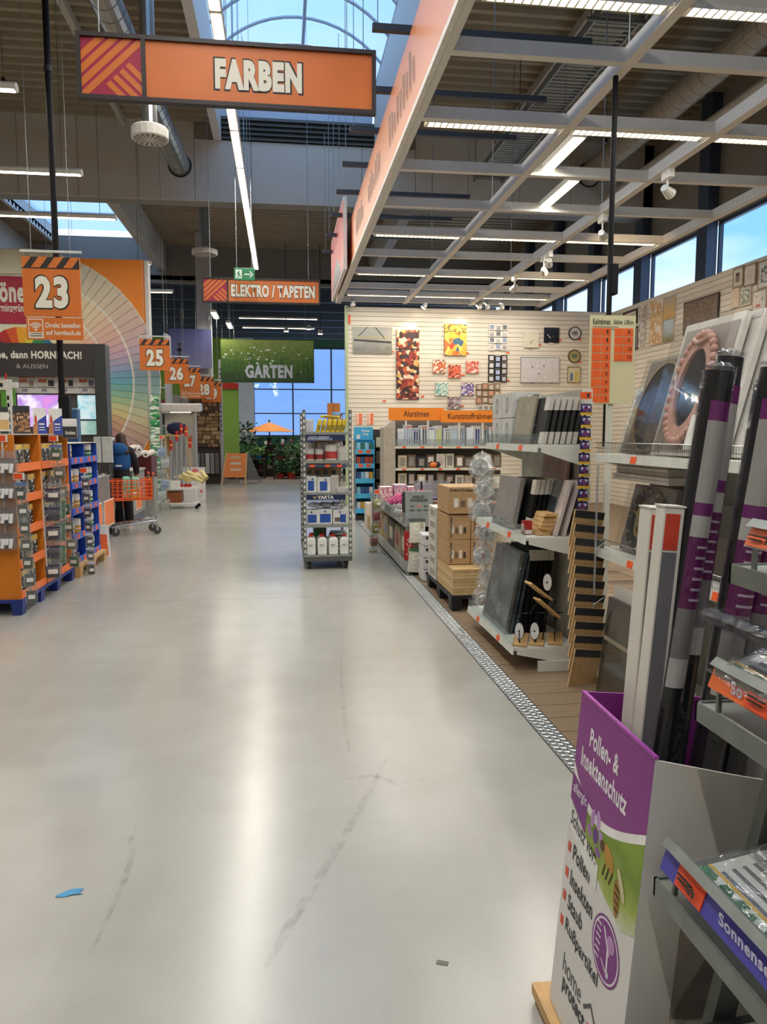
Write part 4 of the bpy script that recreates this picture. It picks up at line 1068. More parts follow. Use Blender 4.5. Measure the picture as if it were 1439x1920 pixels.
for k in range(4): obj('wire_upright', G().tube((-.11 + .22 * (k % 2), -.1 + .2 * (k // 2), 0), (-.11 + .22 * (k % 2), -.1 + .2 * (k // 2), 2.45), .008, n=5), GALV, t)
for k in range(14): obj('sack', G().box(-.1, -.09, .12 + k * .165, .1, .09, .27 + k * .165), printed(('d3ddc9', '3f9a56', 'e4e8dc', '2f8a48'), 9, stretch=(1, 1, 3)), t, bevel=.03)
for k in range(6):
    p = P(303 + (k % 2) * 6, 835 + k * 20, Y=15.2)
    bag('pale blue and white bag, %s from the top on the strip right of the rolls' % ORD[k], 'bags right of the rolls', p, .2, .24, mat(('8fa6c9', 'c9ccd2', 'a9a294')[k % 3], .5), .3, None, False)
clip_strip('clip strip with blue and white bags right of the white rolls', P(303, 820, Y=15.3), P(313, 972, Y=15.3), 6)
# tool trolley
tt = thing('tool_trolley', 'white two-tier trolley on black casters holding rollers and scrapers', 'trolley', (-2.2, 17.0, 0))
TW = mat('dad5ca', .5)
obj('lower_tray', G().box(-.35, -.25, .1, .35, .25, .13), TW, tt); obj('upper_tray', G().box(-.35, -.25, .42, .35, .25, .46), TW, tt); obj('front_panel', G().box(-.36, -.262, .42, .0, -.25, .62), TW, tt)
obj('stock_box', G().box(-.3, -.2, .13, .0, .2, .36), mat('8a4a1c', .6), tt)
for x in (-.33, .33):
    for y in (-.23, .23): obj('leg', G().tube((x, y, .08), (x, y, .75), .012, n=6), TW, tt); obj('caster', G().lathe([(.02, -.015), (.04, -.012), (.04, .012), (.02, .015)], 10, (x, y, .04), 'y'), BLACK, tt)
for k, (x, z, c) in enumerate(((-.25, .9, 'b3231c'), (-.12, 1.1, 'c22a22'), (-.02, 1.25, 'b3231c'), (.08, 1.2, 'c83a22'), (.16, .95, 'b3231c'))):
    o = thing('extension_pole', 'silver extension pole with red grip on the white trolley, %s from the left' % ORD[k], 'pole', (-2.2 + x, 17.05, .46), 0, 'poles on the trolley')
    obj('shaft', G().tube((0, 0, 0), (.03, 0, z - .1), .02, n=8), mat('b5b9bd', .3, .6), o); obj('grip', G().tube((.03, 0, z - .1), (.035, 0, z + .12), .034, n=8), mat(c, .5), o); obj('collar', G().tube((.032, 0, z), (.033, 0, z + .03), .037, n=8), mat('e0a23a', .5), o); obj('red_foot', G().box(-.04, -.04, 0, .04, .04, .06), RED, o)
for k in range(6):
    o = thing('paint_roller', 'cream fluffy paint roller sticking out of the trolley, %s from the left' % ORD[k], 'roller', (-2.22 + k * .10, 16.85 - .03 * (k % 2), .66 + .05 * (k % 3)), 1.0 - k * .32, 'rollers on the trolley')
    obj('sleeve', G().tube((-.05, 0, .05), (.2, -.12, -.08), .04, n=10), mat('d9c88a', .9, var=.15, sc=60), o); obj('end_core', G().tube((.2, -.12, -.08), (.206, -.123, -.083), .02, n=8), mat('6b5a34', .7), o)
    obj('rod', G().tube((-.05, 0, .05), (-.12, .05, .02), .006, n=5), CHROME, o)
ws_ = thing('white_poster_board', 'white standing board with red stamp and handwriting beside the tool trolley', 'board', P(345, 940, Z=0))
obj('board_panel', G().box(0, 0, 0, .52, .03, .82), mat('d9d8d4', .5), ws_); obj('red_stamp', disc((.28, -.003, .70), .09, 18, 'y', .003), mat('d9716a', .5), ws_); obj('red_dot', disc((.42, -.003, .24), .04, 14, 'y', .003), mat('d9716a', .5), ws_)
text('nter', INK, ws_, (.14, -.003, .50), .33, .13, slant=.3)
obj('scribble', G().path([(.3, -.004, .12), (.34, -.004, .16), (.38, -.004, .11), (.43, -.004, .15)], .004, 4), INK, ws_)
# awning sample with post
aw = thing('awning_sample', 'pale cassette awning sample on thin posts above the navy cushion', 'awning', (-3.1, 20.0, 0))
obj('cassette', G().prism([(-.25, 2.17), (-.25, 2.36), (.1, 2.40), (.25, 2.36), (.25, 2.20)], 'x', 0, 1.05), mat('cfc8bd', .4), aw, bevel=.02)
obj('light_strip', G().box(.3, -.2, 2.155, .8, -.1, 2.17), glow('ffe9c0', 4), aw)
for x in (.02, .88): obj('post', G().box(x, -.05, 0, x + .05, .0, 2.18), mat('b9bcc0', .4, .5), aw)
obj('rear_panel', G().box(.1, .2, .3, .85, .23, 2.15), mat('b3b4b0', .6), aw)
cu = thing('cushion', 'dark navy cushion lying below the pale awning', 'cushion', P(310, 805, Y=19.5) - Vector((0, 0, .1)))
obj('cover', G().ball((.21, .09, .14), (.25, .1, .16), 16, 10), mat('141c40', .8), cu, smooth=True); obj('piping', G().box(-.01, .08, .03, .43, .1, .25), mat('1d2650', .8), cu)
st = thing('cushion_stand', 'wooden shelf stand carrying the navy cushion', 'stand', (-2.8, 19.62, 0))
obj('top', G().box(-.15, -.2, 1.56, .5, .4, 1.6), PINE, st)
cz = P(310, 805, Y=19.5); cu.location = (-2.85, 19.62, 1.61)
for x in (-.12, .44):
    for y in (-.17, .33): obj('leg', G().box(x, y, 0, x + .05, y + .05, 1.56), PINE, st)
# ================================================================== ROLL TROLLEY IN THE AISLE
TX0, TX1, TY0, TY1 = .25, .79, 8.95, 10.25
LV = [.17, .535, .915, 1.295, 1.625]
tr_ = thing('shelf_trolley', 'tall galvanised shelf trolley on casters standing in the aisle', 'trolley', (TX0, TY0, 0))
TWd, TDp = TX1 - TX0, TY1 - TY0
for x in (0, TWd):
    for y in (0, TDp):
        u = obj('upright', G().box(x - .018, y - .014, .12, x + .018, y + .014, 1.89), mat('7d807c', .4, .7), tr_)
        sg = G().box(x - .009, y - .016, 0, x + .009, y - .0135, .035).mesh('slot')
        for k in range(24): obj('slot', sg, mat('d9dcd4', .4), u, (0, 0, .2 + k * .07))
for k, z in enumerate(LV):
    s = obj('shelf', G().box(0, 0, z - .012, TWd, TDp, z), mat('8f938d', .4, .6), tr_)
    obj('shelf_edge', G().box(-.01, -.02, z - .03, TWd + .01, 0, z + .006), mat('a9aca4', .35, .7), s)
obj('base_frame', G().box(-.02, -.03, .10, TWd + .02, TDp + .02, .155), mat('5c605c', .5, .5), tr_)
for x in (.05, TWd - .05):
    for y in (.06, TDp - .06):
        c = obj('caster', G().lathe([(.02, -.02), (.048, -.018), (.05, 0), (.048, .018), (.02, .02)], 14, (x, y, .05), 'x'), mat('2b2723', .6), tr_)
        obj('fork', G().box(x - .03, y - .02, .05, x - .024, y + .02, .10).box(x + .024, y - .02, .05, x + .03, y + .02, .10), GREYMET, c)
for z0, z1, nm in ((LV[0], LV[1], 0), (LV[1], LV[2], 1), (LV[2], LV[3], 2)): obj('side_mesh', G().tube((TWd, .05, z1 - .05), (TWd, TDp - .05, z1 - .05), .006, n=5).tube((0, .05, z1 - .05), (0, TDp - .05, z1 - .05), .006, n=5), GALV, tr_)
obj('rear_card', G().box(.03, TDp - .05, .9, TWd - .03, TDp - .03, 1.6), mat('8a6a4a', .7), tr_)
def tsign(z0, z1, m, words, wx0, ww, wh, lm, nm):
    p = obj(nm, G().box(.02, -.035, z0, TWd - .06, -.025, z1), m, tr_)
    text(words, lm, p, (wx0, -.037, z0 + (z1 - z0 - wh) / 2), ww, wh, bold=.03)
    return p
p = tsign(.835, .895, NAVY, 'VARTA', .15, .19, .042, LETTER, 'brand_plate')
obj('gold_crown', G().poly([(.105, -.0375, .85), (.13, -.0375, .85), (.138, -.0375, .88), (.1175, -.0375, .87), (.097, -.0375, .88)]), mat('c9b06a', .4, .4), p)
p = tsign(1.53, 1.60, NAVY, 'VARTA ENERGY', .05, .24, .035, mat('aeb6c4', .5), 'brand_plate')
obj('grey_field', G().box(.03, -.0365, 1.532, .33, -.0355, 1.565), mat('6a7484', .5), p)
p = obj('price_rail', G().box(.02, -.035, 1.22, TWd - .03, -.025, 1.25), mat('3a4568', .5), tr_)
for x in (.06, .24, .38): obj('price_tag', G().box(x, -.038, 1.222, x + .06, -.035, 1.248), TAG, p)
def at(x, y, z): return (TX0 + x, TY0 + y, z)
WB = mat('d9d8d2', .5)
# top level
pack('plain white carton at the left end of the top trolley shelf', 'goods on the top trolley shelf', at(.07, .12, LV[4] + .003), .09, .2, .15, mat('cfcfca', .5), mat('b9bac0', .5), face='-y')
for k in range(6):
    t = thing('yellow_pack', 'yellow foil pack leaning on the top trolley shelf, %s from the left' % ORD[k], 'pack', at(.14 + k * .058, .1, LV[4] + .003), 0, 'yellow packs on the trolley'); t.rotation_euler = (0, .22, 0)
    obj('pack_body', G().box(0, -.05, 0, .045, .1, .15), mat('d9b91c', .45), t, bevel=.008); obj('print_band', G().box(.005, -.053, .03, .04, -.05, .09), mat('8a7a2a', .5), t); obj('top_fold', G().box(.005, -.03, .15, .04, .08, .162), mat('e6cf4a', .4), t)
t = thing('yellow_pack', 'yellow foil pack lying flat on top of the leaning yellow packs', 'pack', at(.2, .12, LV[4] + .175), 0, 'yellow packs on the trolley'); t.rotation_euler = (0, .05, 0)
obj('pack_body', G().box(0, -.05, 0, .22, .1, .03), mat('d9b91c', .45), t, bevel=.01); obj('print_band', G().box(.03, -.052, .005, .2, -.05, .022), mat('8a7a2a', .5), t)
t = thing('glass_lantern', 'tall glass cylinder with blue lid at the right rear of the trolley top', 'lantern', at(.43, .75, LV[4] + .003))
obj('glass', G().tube((0, 0, 0), (0, 0, .22), .05, n=14), clear(.2, 'd8dae2', .05, 0, 1, .35), t); obj('lid', G().tube((0, 0, .22), (0, 0, .26), .052, n=14), mat('8aa8d0', .4), t); obj('base', G().tube((0, 0, 0), (0, 0, .02), .055, n=14), WB, t)
t = thing('orange_post_box', 'tall orange brown carton at the rear of the trolley top', 'carton', at(.34, 1.0, LV[4] + .003)); obj('carton_body', G().box(0, 0, 0, .16, .14, .38), mat('b8702c', .6), t); obj('seam', G().box(.075, -.002, 0, .085, 0, .38), mat('8a5220', .6), t)
# level 4: white paint cans with red
def can(label, loc, r, h, red, group):
    t = thing('paint_can', label, 'can', loc, 0, group)
    obj('can_body', G().lathe([(r * .96, 0), (r, .008), (r, h - .01), (r * .96, h)], 16), mat('d5d2ca', .45), t, smooth=False)
    obj('label_wrap', G().lathe([(r + .001, h * .12), (r + .001, h * .62)], 16), mat(red, .5), t); obj('lid', G().lathe([(r * 1.02, h), (r * 1.02, h + .014), (r * .9, h + .018)], 16), mat('c6c4bd', .4), t)
for k, (x, r, h, c) in enumerate(((.07, .05, .12, 'a33030'), (.18, .05, .115, '8f2a2a'), (.32, .075, .17, 'b03a36'), (.45, .06, .15, 'c9c5bb'))):
    can('white paint can with reddish label on the fourth trolley shelf, %s from the left' % ORD[k], at(x, .1, LV[3] + .003), r, h, c, 'cans on the fourth trolley shelf')
for k in range(3): can('grey tin at the rear of the fourth trolley shelf, %s from the left' % ORD[k], at(.08 + k * .15, .32, LV[3] + .003), .065, .19, '9a9a98', 'tins at the rear of the fourth shelf')
t = thing('blue_tape_roll', 'blue white tape roll on the left can of the fourth trolley shelf', 'tape', at(.09, .32, LV[3] + .214)); obj('roll', G().lathe([(.03, 0), (.05, 0), (.05, .03), (.03, .03)], 14), mat('5a74b8', .4), t); obj('core', G().lathe([(.02, .0), (.03, .0), (.03, .031), (.02, .031)], 12), WB, t)
BLU = mat('2450a0', .45)
for k, (x, w, h) in enumerate(((.07, .13, .19), (.22, .16, .18))):
    t = thing('white_blue_carton', 'white carton with blue panel on the third trolley shelf, %s one' % ('left', 'right')[k], 'carton', at(x - w / 2 + .01, .05, LV[2] + .003), (.03, -.04)[k], 'blue cartons on the trolley')
    obj('carton_body', G().box(0, 0, 0, w, .22, h), WB, t); obj('blue_panel', G().box(w * .2, -.002, .02, w * .75, 0, h * .72), BLU, t); obj('knob', G().ball((w * .5, .1, h + .012), (.025, .025, .014), 8, 6), mat('6b6d70', .4), t); obj('logo_dot', disc((w * .62, -.003, h * .82), .012, 10, 'y', .002), BLU, t)
pack('tall white carton on the third trolley shelf beside the blue ones', None, at(.36, .12, LV[2] + .003), .09, .14, .2, mat('cbc9c2', .5), mat('b6b3aa', .5), face='-y')
t = thing('white_dish', 'flat white dish with round tin on top, right on the third trolley shelf', 'dish', at(.45, .08, LV[2] + .003)); obj('tray', G().hexa([(-.06, -.05, 0), (.06, -.05, 0), (.06, .1, 0), (-.06, .1, 0)], [(-.075, -.07, .06), (.075, -.07, .06), (.075, .12, .06), (-.075, .12, .06)]), WB, t); obj('round_tin', G().tube((0, .02, .06), (0, .02, .12), .04, n=14), mat('b9b0a4', .4, .3), t)
for k in range(4):
    t = thing('silver_bulb_pack', 'small silver pack at the rear of the third trolley shelf, %s from the left' % ORD[k], 'pack', at(.07 + k * .1, .35, LV[2] + .003), 0, 'silver packs at the rear'); obj('pack_body', G().box(-.04, -.03, 0, .04, .03, .2), mat('8d9096', .35, .4), t); obj('dark_cap', G().lathe([(.03, .2), (.03, .24), (.02, .25)], 10), mat('3a3d44', .4), t)
for k, (x, w, h) in enumerate(((.08, .15, .17), (.24, .17, .18), (.42, .17, .17))):
    t = thing('white_blue_carton', 'white carton with blue print on the second trolley shelf, %s from the left' % ORD[k], 'carton', at(x - w / 2, .04, LV[1] + .003), 0, 'blue cartons on the trolley')
    obj('carton_body', G().box(0, 0, 0, w, .22, h), WB, t); obj('blue_panel', G().box(w * (.2, .14, .5)[k], -.002, .02, w * .9, 0, h * .68), BLU, t); obj('logo_dot', disc((w * .5, -.003, h * .84), .012, 10, 'y', .002), BLU, t)
    if k == 2: obj('photo_patch', G().box(w * .12, -.003, .03, w * .5, -.001, .08), mat('6b5a54', .5), t)
for k in range(3):
    t = thing('foil_bag', 'crumpled clear bag on the cartons of the second trolley shelf, %s from left' % ORD[k], 'bag', at(.12 + k * .14, .16, LV[1] + .19), .3 * k, 'clear bags on the second shelf'); obj('film', G().ball((0, 0, .035), (.085, .1, .033), 12, 7), clear(.3, 'c9cdcf', .15, 1, 16, .3), t, smooth=True); obj('neck', G().tube((.05, 0, .035), (.11, 0, .05), .015, .03, n=8), clear(.3, 'c9cdcf', .15, 1, 16, .3), t)
# bottom: canisters
def canister(label, loc):
    t = thing('canister', label, 'canister', loc, 0, 'white canisters on the trolley')
    obj('bottle', G().box(-.055, -.05, 0, .055, .05, .19), mat('dddcd6', .4), t, bevel=.012); obj('shoulder', G().hexa([(-.05, -.045, .188), (.05, -.045, .188), (.05, .045, .188), (-.05, .045, .188)], [(-.022, -.025, .212), (.022, -.025, .212), (.022, .03, .212), (-.022, .03, .212)]), mat('dddcd6', .4), t)
    obj('red_cap', G().lathe([(.022, .212), (.024, .216), (.024, .238), (.02, .242)], 12), RED, t); obj('print_lines', G().box(-.03, -.0525, .12, .02, -.0505, .126).box(-.03, -.0525, .105, .01, -.0505, .11), mat('6b6d6e', .5), t)
for k in range(4): canister('white canister with red cap, front row of the trolley base, %s from the left' % ORD[k], at(.07 + k * .133, .05, LV[0] + .003))
for k in range(3): canister('white canister with red cap, rear row of the trolley base, %s from the left' % ORD[k], at(.08 + k * .12, .2, LV[0] + .003))
for k in range(5):
    t = thing('grey_pouch', 'grey flat pouch stacked at the right rear of the trolley base, %s from the bottom' % ORD[k], 'pouch', at(.43, .5, LV[0] + .003 + k * .045), .1 * (k % 2), 'pouches on the trolley base'); obj('pouch_body', G().box(-.1, -.12, 0, .1, .12, .04), mat('8d908c', .35, .2), t, bevel=.015); obj('printed_patch', G().box(-.05, -.122, .01, .05, -.12, .03), mat('c9cbc6', .5), t)
t = thing('grey_green_carton', 'grey carton with green panel at the rear of the trolley base', 'carton', at(.12, .5, LV[0] + .003)); obj('carton_body', G().box(0, 0, 0, .16, .2, .33), mat('6d6f6c', .5), t); obj('green_panel', G().box(.01, -.002, .1, .1, 0, .25), mat('1c6a34', .5), t)

# ================================================================== FAR END
pr_ = thing('a_frame_board', 'wooden A-frame board with orange poster near the garden entrance', 'notice board', P(441, 908, Z=0))
YB = .0
PN = mat('c99a60', .5)
for s in (-1, 1):
    obj('front_leg', G().bar((s * .38 - .05, -.05, 0), (s * .32 + .06, .18, 1.02), .05, .03), PN, pr_)
    obj('rear_leg', G().bar((s * .36 + .45, .75, 0), (s * .32 + .08, .22, 1.02), .04, .03), mat('8d8f90', .5), pr_)
obj('poster_board', G().hexa([(-.36, .0, .22), (.34, .0, .22), (.34, .02, .22), (-.36, .02, .22)], [(-.27, .17, 1.0), (.38, .17, 1.0), (.38, .19, 1.0), (-.27, .19, 1.0)]), mat('dd7a2a', .5), pr_)
for k, (z, c) in enumerate(((.85, 'c9b888'), (.66, 'd9cbb0'), (.46, 'd9c0a0'))):
    y = .0 + (z - .22) * .218 - .006
    obj('poster_print', G().box(-.14, y, z - .05, .2, y + .003, z + .05), mat(c, .5), pr_)
    obj('poster_line', G().box(-.16, y - .008, z - .085, .16, y - .005, z - .07), mat('5a3a20', .5), pr_)
obj('grey_back', G().hexa([(.36, .72, .1), (.80, .72, .1), (.80, .73, .1), (.36, .73, .1)], [(.34, .21, .98), (.42, .21, .98), (.42, .22, .98), (.34, .22, .98)]), mat('83868a', .6), pr_)
ws = thing('wooden_frame_stand', 'tall pine display frame with a round stool at its foot left of the A-frame board', 'display frame', P(398, 904, Z=0))
for x in (-.05, .32): obj('post', G().box(x, 0, 0, x + .09, .08, 1.75), PN, ws)
obj('top_rail', G().box(-.05, 0, 1.75, .41, .08, 1.83), PN, ws); obj('diagonal', G().bar((.12, -.02, 1.75), (.22, -.02, .85), .06, .04), PN, ws)
obj('seat', G().tube((.2, -.2, .72), (.2, -.2, .76), .2, n=16), mat('c8a02e', .5), ws); obj('seat_post', G().box(.15, -.24, 0, .25, -.14, .72), PN, ws); obj('stool_ring', G().ring((.2, -.2, .55), .2, .03, 16, 'z', .04), mat('c8a02e', .5), ws)
# column, posters and racks of the left rear departments
struct('trim_37', G().box(-2.75, 26.0, 0, -2.3, 26.5, 8.15), mat('b9b7b2', .6))
t = thing('stone_sample_wall', 'tall wall of brown natural stone samples beside the steel column', 'sample wall', (-2.95, 25.0, 0))
obj('backing', G().box(0, .12, 0, .95, .2, 2.9), mat('3a2f26', .8), t)
random.seed(41)
z = 1.2
while z < 2.85:
    x = .0; h = random.uniform(.08, .16)
    while x < .95:
        w = random.uniform(.12, .3); x1 = min(.95, x + w)
        d = random.uniform(.0, .06)
        obj('stone', G().hexa([(x + .008, .02 + d, z + .006), (x1 - .008, .03 + d, z + .008), (x1 - .008, .13, z + .008), (x + .008, .13, z + .006)], [(x + .012, .03 + d, z + h - .006), (x1 - .01, .02 + d, z + h - .01), (x1 - .01, .13, z + h - .01), (x + .012, .13, z + h - .006)]), mat(random.choice(('7a5c3c', '93714a', '634a33', 'a58a62', '4d3d2e')), .8, var=.2, sc=30), t)
        x = x1
    z += h
for k in range(6): obj('sample_tray', G().box(.03 + k * .15, -.02 + .0, .35, .15 + k * .15, .1, 1.0), mat(('a9a39a', '7d7a76', '5c5552')[k % 3], .6), t)
t = thing('steel_column', 'slender perforated steel column at the end of the left aisle', 'column', (-1.96, 25.2, 0)); obj('shaft', G().box(-.05, -.05, .02, .05, .05, 4.0), mat('a9adb2', .4, .4), t); obj('base_plate', G().box(-.12, -.12, 0, .12, .12, .02), GREYMET, t)
for k in range(14): obj('hole', G().box(-.015, -.053, 1.7 + k * .15, .015, -.049, 1.78 + k * .15), DARK, t)
t = thing('blue_sky_poster', 'dark blue hanging poster with a tower behind the number 26 sign', 'poster', P(318, 690, Y=25.5)); obj('poster_sheet', G().box(0, 0, 0, 1.35, .03, 1.25), gradient(('6a6a86', '4f527c', '3c4272'), 'Z', 0, 1.2), t); obj('tower', G().box(.3, -.004, .0, .36, 0, .75).box(.24, -.004, .55, .42, 0, .62).box(.26, -.004, .75, .4, 0, .8), mat('2a2420', .6), t)
for x in (.2, 1.15): obj('suspension_wire', G().tube((x, .015, 1.25), (x, .015, 8.15 - t.location.z), .005, n=4), GALV, t)
def rack(label, x0, x1, y0, H, n, cols, seed):
    random.seed(seed)
    t = thing('storage_rack', label, 'rack', (x0, y0, 0), 0, 'storage racks of the left departments')
    W = x1 - x0
    for x in (0, W): obj('upright', G().box(x - .04, 0, 0, x + .04, .9, H), mat('b9bcbe', .5), t)
    for k in range(n):
        z = .15 + k * (H - .3) / n
        s = obj('shelf', G().box(.04, 0, z, W - .04, .9, z + .04), mat('c9cac6', .5), t)
        x = .08
        while x < W - .3:
            w = random.uniform(.18, .4); h = random.uniform(.3, .75) * (H - .3) / n
            obj('stock_carton', G().box(x, .06, z + .04, x + w - .02, .7, z + .04 + h), mat(random.choice(cols), .6), s); x += w
    return t
rack('white storage rack with green and blue stock behind the number 25 sign', -5.4, -3.2, 22.0, 4.4, 6, ('6a8a7a', 'a9b4b8', '7d6a54', 'd0cdc4', '4f7a5c'), 1)
rack('white storage rack with pale cartons right behind the colour fan', -5.6, -3.2, 18.4, 4.2, 6, ('c9c6bd', '8d7a5c', 'b0b6b8', '5c5148', '3f6f8a'), 2)
rack('dark rack with mixed stock below the steel column', -5.4, -3.0, 26.3, 3.2, 5, ('3a3330', '6a5a48', '8a3a34', '9a958c'), 3)
t = thing('red_header_board', 'red header board above the green wall at the garden entrance', 'board', P(413, 729, Y=27)); obj('board_panel', G().box(0, 0, 0, .62, .05, .2), mat('b8281e', .5), t); obj('green_panel', G().box(-.1, .06, -3.0 + .1, .62, .1, 0), mat('8fb84a', .5), t)
for x in (.1, .5): obj('suspension_wire', G().tube((x, .02, .2), (x, .02, 8.1 - t.location.z), .005, n=4), GALV, t)
# garden: parasol, tree, plants
um = thing('garden_parasol', 'open orange garden parasol in the garden department', 'parasol', (-.52, 31.0, 0))
obj('pole', G().tube((0, 0, 0), (0, 0, 2.15), .025, n=8), mat('3a2a20', .5), um); obj('base', G().tube((0, 0, 0), (0, 0, .08), .25, n=14), mat('4a4a48', .7), um)
for k in range(8):
    a, b = 2 * PI * k / 8, 2 * PI * (k + 1) / 8
    obj('canopy_panel', G().poly([(0, 0, 2.1), (1.0 * math.cos(a), 1.0 * math.sin(a), 1.72), (1.0 * math.cos(b), 1.0 * math.sin(b), 1.72)]).poly([(0, 0, 2.095), (1.0 * math.cos(b), 1.0 * math.sin(b), 1.715), (1.0 * math.cos(a), 1.0 * math.sin(a), 1.715)]), mat('e08a3c', .7, var=.04), um)
    obj('rib', G().tube((0, 0, 2.06), (.96 * math.cos(a), .96 * math.sin(a), 1.70), .008, n=4), PN, um)
obj('finial', G().ball((0, 0, 2.16), .04, 8, 6), DARK, um)
LEAF = [mat(c, .6, var=.2) for c in ('1f3d1c', '2a5224', '3a6a2c', '5c8a3a')]
def plant(label, x, y, z, h, r, nl, potc, leafm, name='potted_plant', trunk=0, leafs=.14, cat='plant'):
    t = thing(name, label, cat, (x, y, z), 0, 'plants of the garden department')
    ph = min(.3, h * .3)
    obj('pot', G().lathe([(r * .4, 0), (r * .55, ph), (r * .58, ph), (r * .5, ph - .02)], 12), mat(potc, .6), t)
    if trunk: obj('trunk', G().tube((0, 0, ph - .02), (.03, 0, trunk), .03, .02, n=6), mat('4a3626', .8), t)
    g = G()
    for k in range(nl):
        a = random.uniform(0, 2 * PI); q = random.random() ** .5
        c = Vector((r * q * math.cos(a), r * q * math.sin(a), (trunk or ph) + (h - (trunk or ph)) * random.random()))
        d = Vector((random.uniform(-1, 1), random.uniform(-1, 1), random.uniform(-.6, .8))).normalized(); e = d.orthogonal().normalized()
        s = random.uniform(.6, 1.2) * leafs
        g.poly([c, c + d * s * .5 + e * s * .28, c + d * s, c + d * s * .5 - e * s * .28])
    obj('foliage', g, leafm, t, kind='stuff')
random.seed(51)
plant('big bushy tree in a pot left of the orange parasol', -1.75, 29.2, 0, 2.0, .75, 420, '3a3430', LEAF[0], 'potted_tree', .8, .2)
for k, (x, y, z, h, r, pc, li, lb) in enumerate(((-1.9, 28.3, 0, .95, .35, '4a3a30', 1, 'leafy dark plant standing below the big potted tree'), (-1.3, 28.2, .72, .5, .25, '1f6f8a', 2, 'bright green plant in a teal pot beside the parasol pole'), (-.9, 28.5, .72, .45, .25, '2a7a9a', 3, 'plant in a round blue pot left of the parasol pole'), (-.1, 28.4, .72, .4, .22, '8a3a30', 1, 'low plant in a brown pot right of the parasol pole'), (.35, 28.5, .72, .55, .25, 'b0a890', 2, 'leafy plant in a beige pot under the right parasol edge'), (.8, 28.2, .72, .6, .3, '3a3a38', 3, 'light green plant near the trolley in the garden department'), (.3, 28.0, 0, .75, .3, 'b8301e', 2, 'plant in a red floor pot, right of two'), (-.1, 28.05, 0, .6, .28, 'b8301e', 1, 'plant in a red floor pot, left of two'), (1.2, 28.8, 0, 1.3, .4, '3a3430', 0, 'tall dark plant right of the plant tables'), (-2.3, 29.5, 0, 1.1, .35, '5a4a3a', 2, 'green plant at the left wall of the garden department'))):
    plant(lb, x, y, z, h, r, 120, pc, LEAF[li])
for k, (x0, x1, lb) in enumerate(((-1.65, -.65, 'left dark plant table with slatted shelf below'), (-.35, 1.05, 'right dark plant table with slatted shelf below'))):
    t = thing('plant_table', lb, 'table', (x0, 28.05, 0), 0, 'plant tables'); W = x1 - x0
    DW = mat('2e241d', .7)
    for q in range(5): obj('top_slat', G().box(0, q * .16, .68, W, q * .16 + .14, .72), DW, t)
    for q in range(5): obj('lower_slat', G().box(.03, q * .16, .25, W - .03, q * .16 + .14, .28), DW, t)
    for x in (0, W - .06):
        for y in (0, .72): obj('leg', G().box(x, y, 0, x + .06, y + .06, .68), DW, t)
t = thing('white_shop_table', 'pale display table with mixed goods behind the parasol', 'table', (-.4, 33.0, 0))
obj('top', G().box(-1.2, 0, .85, 2.2, .8, .9), mat('c9cfd2', .5), t)
for x in (-1.15, 2.1):
    for y in (.05, .7): obj('leg', G().box(x, y, 0, x + .06, y + .06, .85), mat('9aa0a4', .5), t)
for k in range(9):
    o = thing('garden_goods_box', 'small goods box on the pale table behind the parasol, %s from the left' % ORD[k], 'box', (-1.5 + k * .36, 33.3, .903), 0, 'boxes on the pale garden table'); h = random.uniform(.2, .55)
    obj('box_body', G().box(0, 0, 0, .28, .3, h), mat(random.choice(('b8b8b0', '4a7a6a', '8a4a3a', 'd0ccc0', '3a4a5a')), .6), o); obj('printed_patch', G().box(.04, -.003, h * .3, .24, 0, h * .7), mat(random.choice(('e0dcd0', 'c96a3a', '6a8ab0')), .5), o)
t = thing('plant_shelf', 'dark stepped plant shelf across the garden department behind the plant tables', 'shelf', (-1.7, 29.3, 0))
DW = mat('2e241d', .7)
for q in range(4):
    obj('step_board', G().box(0, q * .28, .28 + q * .3, 3.0, q * .28 + .27, .31 + q * .3), DW, t); obj('riser', G().box(0, q * .28, 0, 3.0, q * .28 + .03, .28 + q * .3), DW, t)
random.seed(53)
for q in range(4):
    for k in range(9):
        lf = random.choice(LEAF); c = random.choice(('8a3a2a', '3a4a5a', 'a89a84', '2f7a8a', '6a5a48', 'b8b0a0', '4a2a3a'))
        o = thing('potted_plant', 'small potted plant on the dark plant shelf, %s in the %s step' % (ORD[k], ORD[q]), 'plant', (-1.52 + k * .33, 29.44 + q * .28, .312 + q * .3), 0, 'pots on the plant shelf')
        obj('pot', G().lathe([(.06, 0), (.085, .13), (.07, .12)], 10), mat(c, .6), o)
        g = G()
        for w in range(16):
            a = random.uniform(0, 2 * PI); e = random.uniform(.05, .13); z = random.uniform(.16, .36)
            g.poly([(0, 0, .11), (e * math.cos(a - .4), e * math.sin(a - .4), z * .8), (e * 1.4 * math.cos(a), e * 1.4 * math.sin(a), z), (e * math.cos(a + .4), e * math.sin(a + .4), z * .8)])
        obj('foliage', g, lf, o)
random.seed(57)
t = thing('seed_rack', 'dark shelf rack with small coloured packets right of the parasol', 'rack', (1.5, 30.5, 0))
obj('frame', G().box(0, .3, 0, 1.6, .35, 1.6).box(0, 0, 0, .05, .35, 1.6).box(1.55, 0, 0, 1.6, .35, 1.6), mat('2b2a28', .6), t)
for k in range(4):
    s = obj('shelf', G().box(.05, 0, .2 + k * .38, 1.55, .3, .23 + k * .38), mat('2b2a28', .6), t)
    for q in range(9): obj('packet', G().box(.08 + q * .16, .05, .23 + k * .38, .2 + q * .16, .1, .45 + k * .38), mat(random.choice(('3f7a34', 'b8b4a4', '8a3a34', 'c9a03a', '5a6a8a')), .6), s)
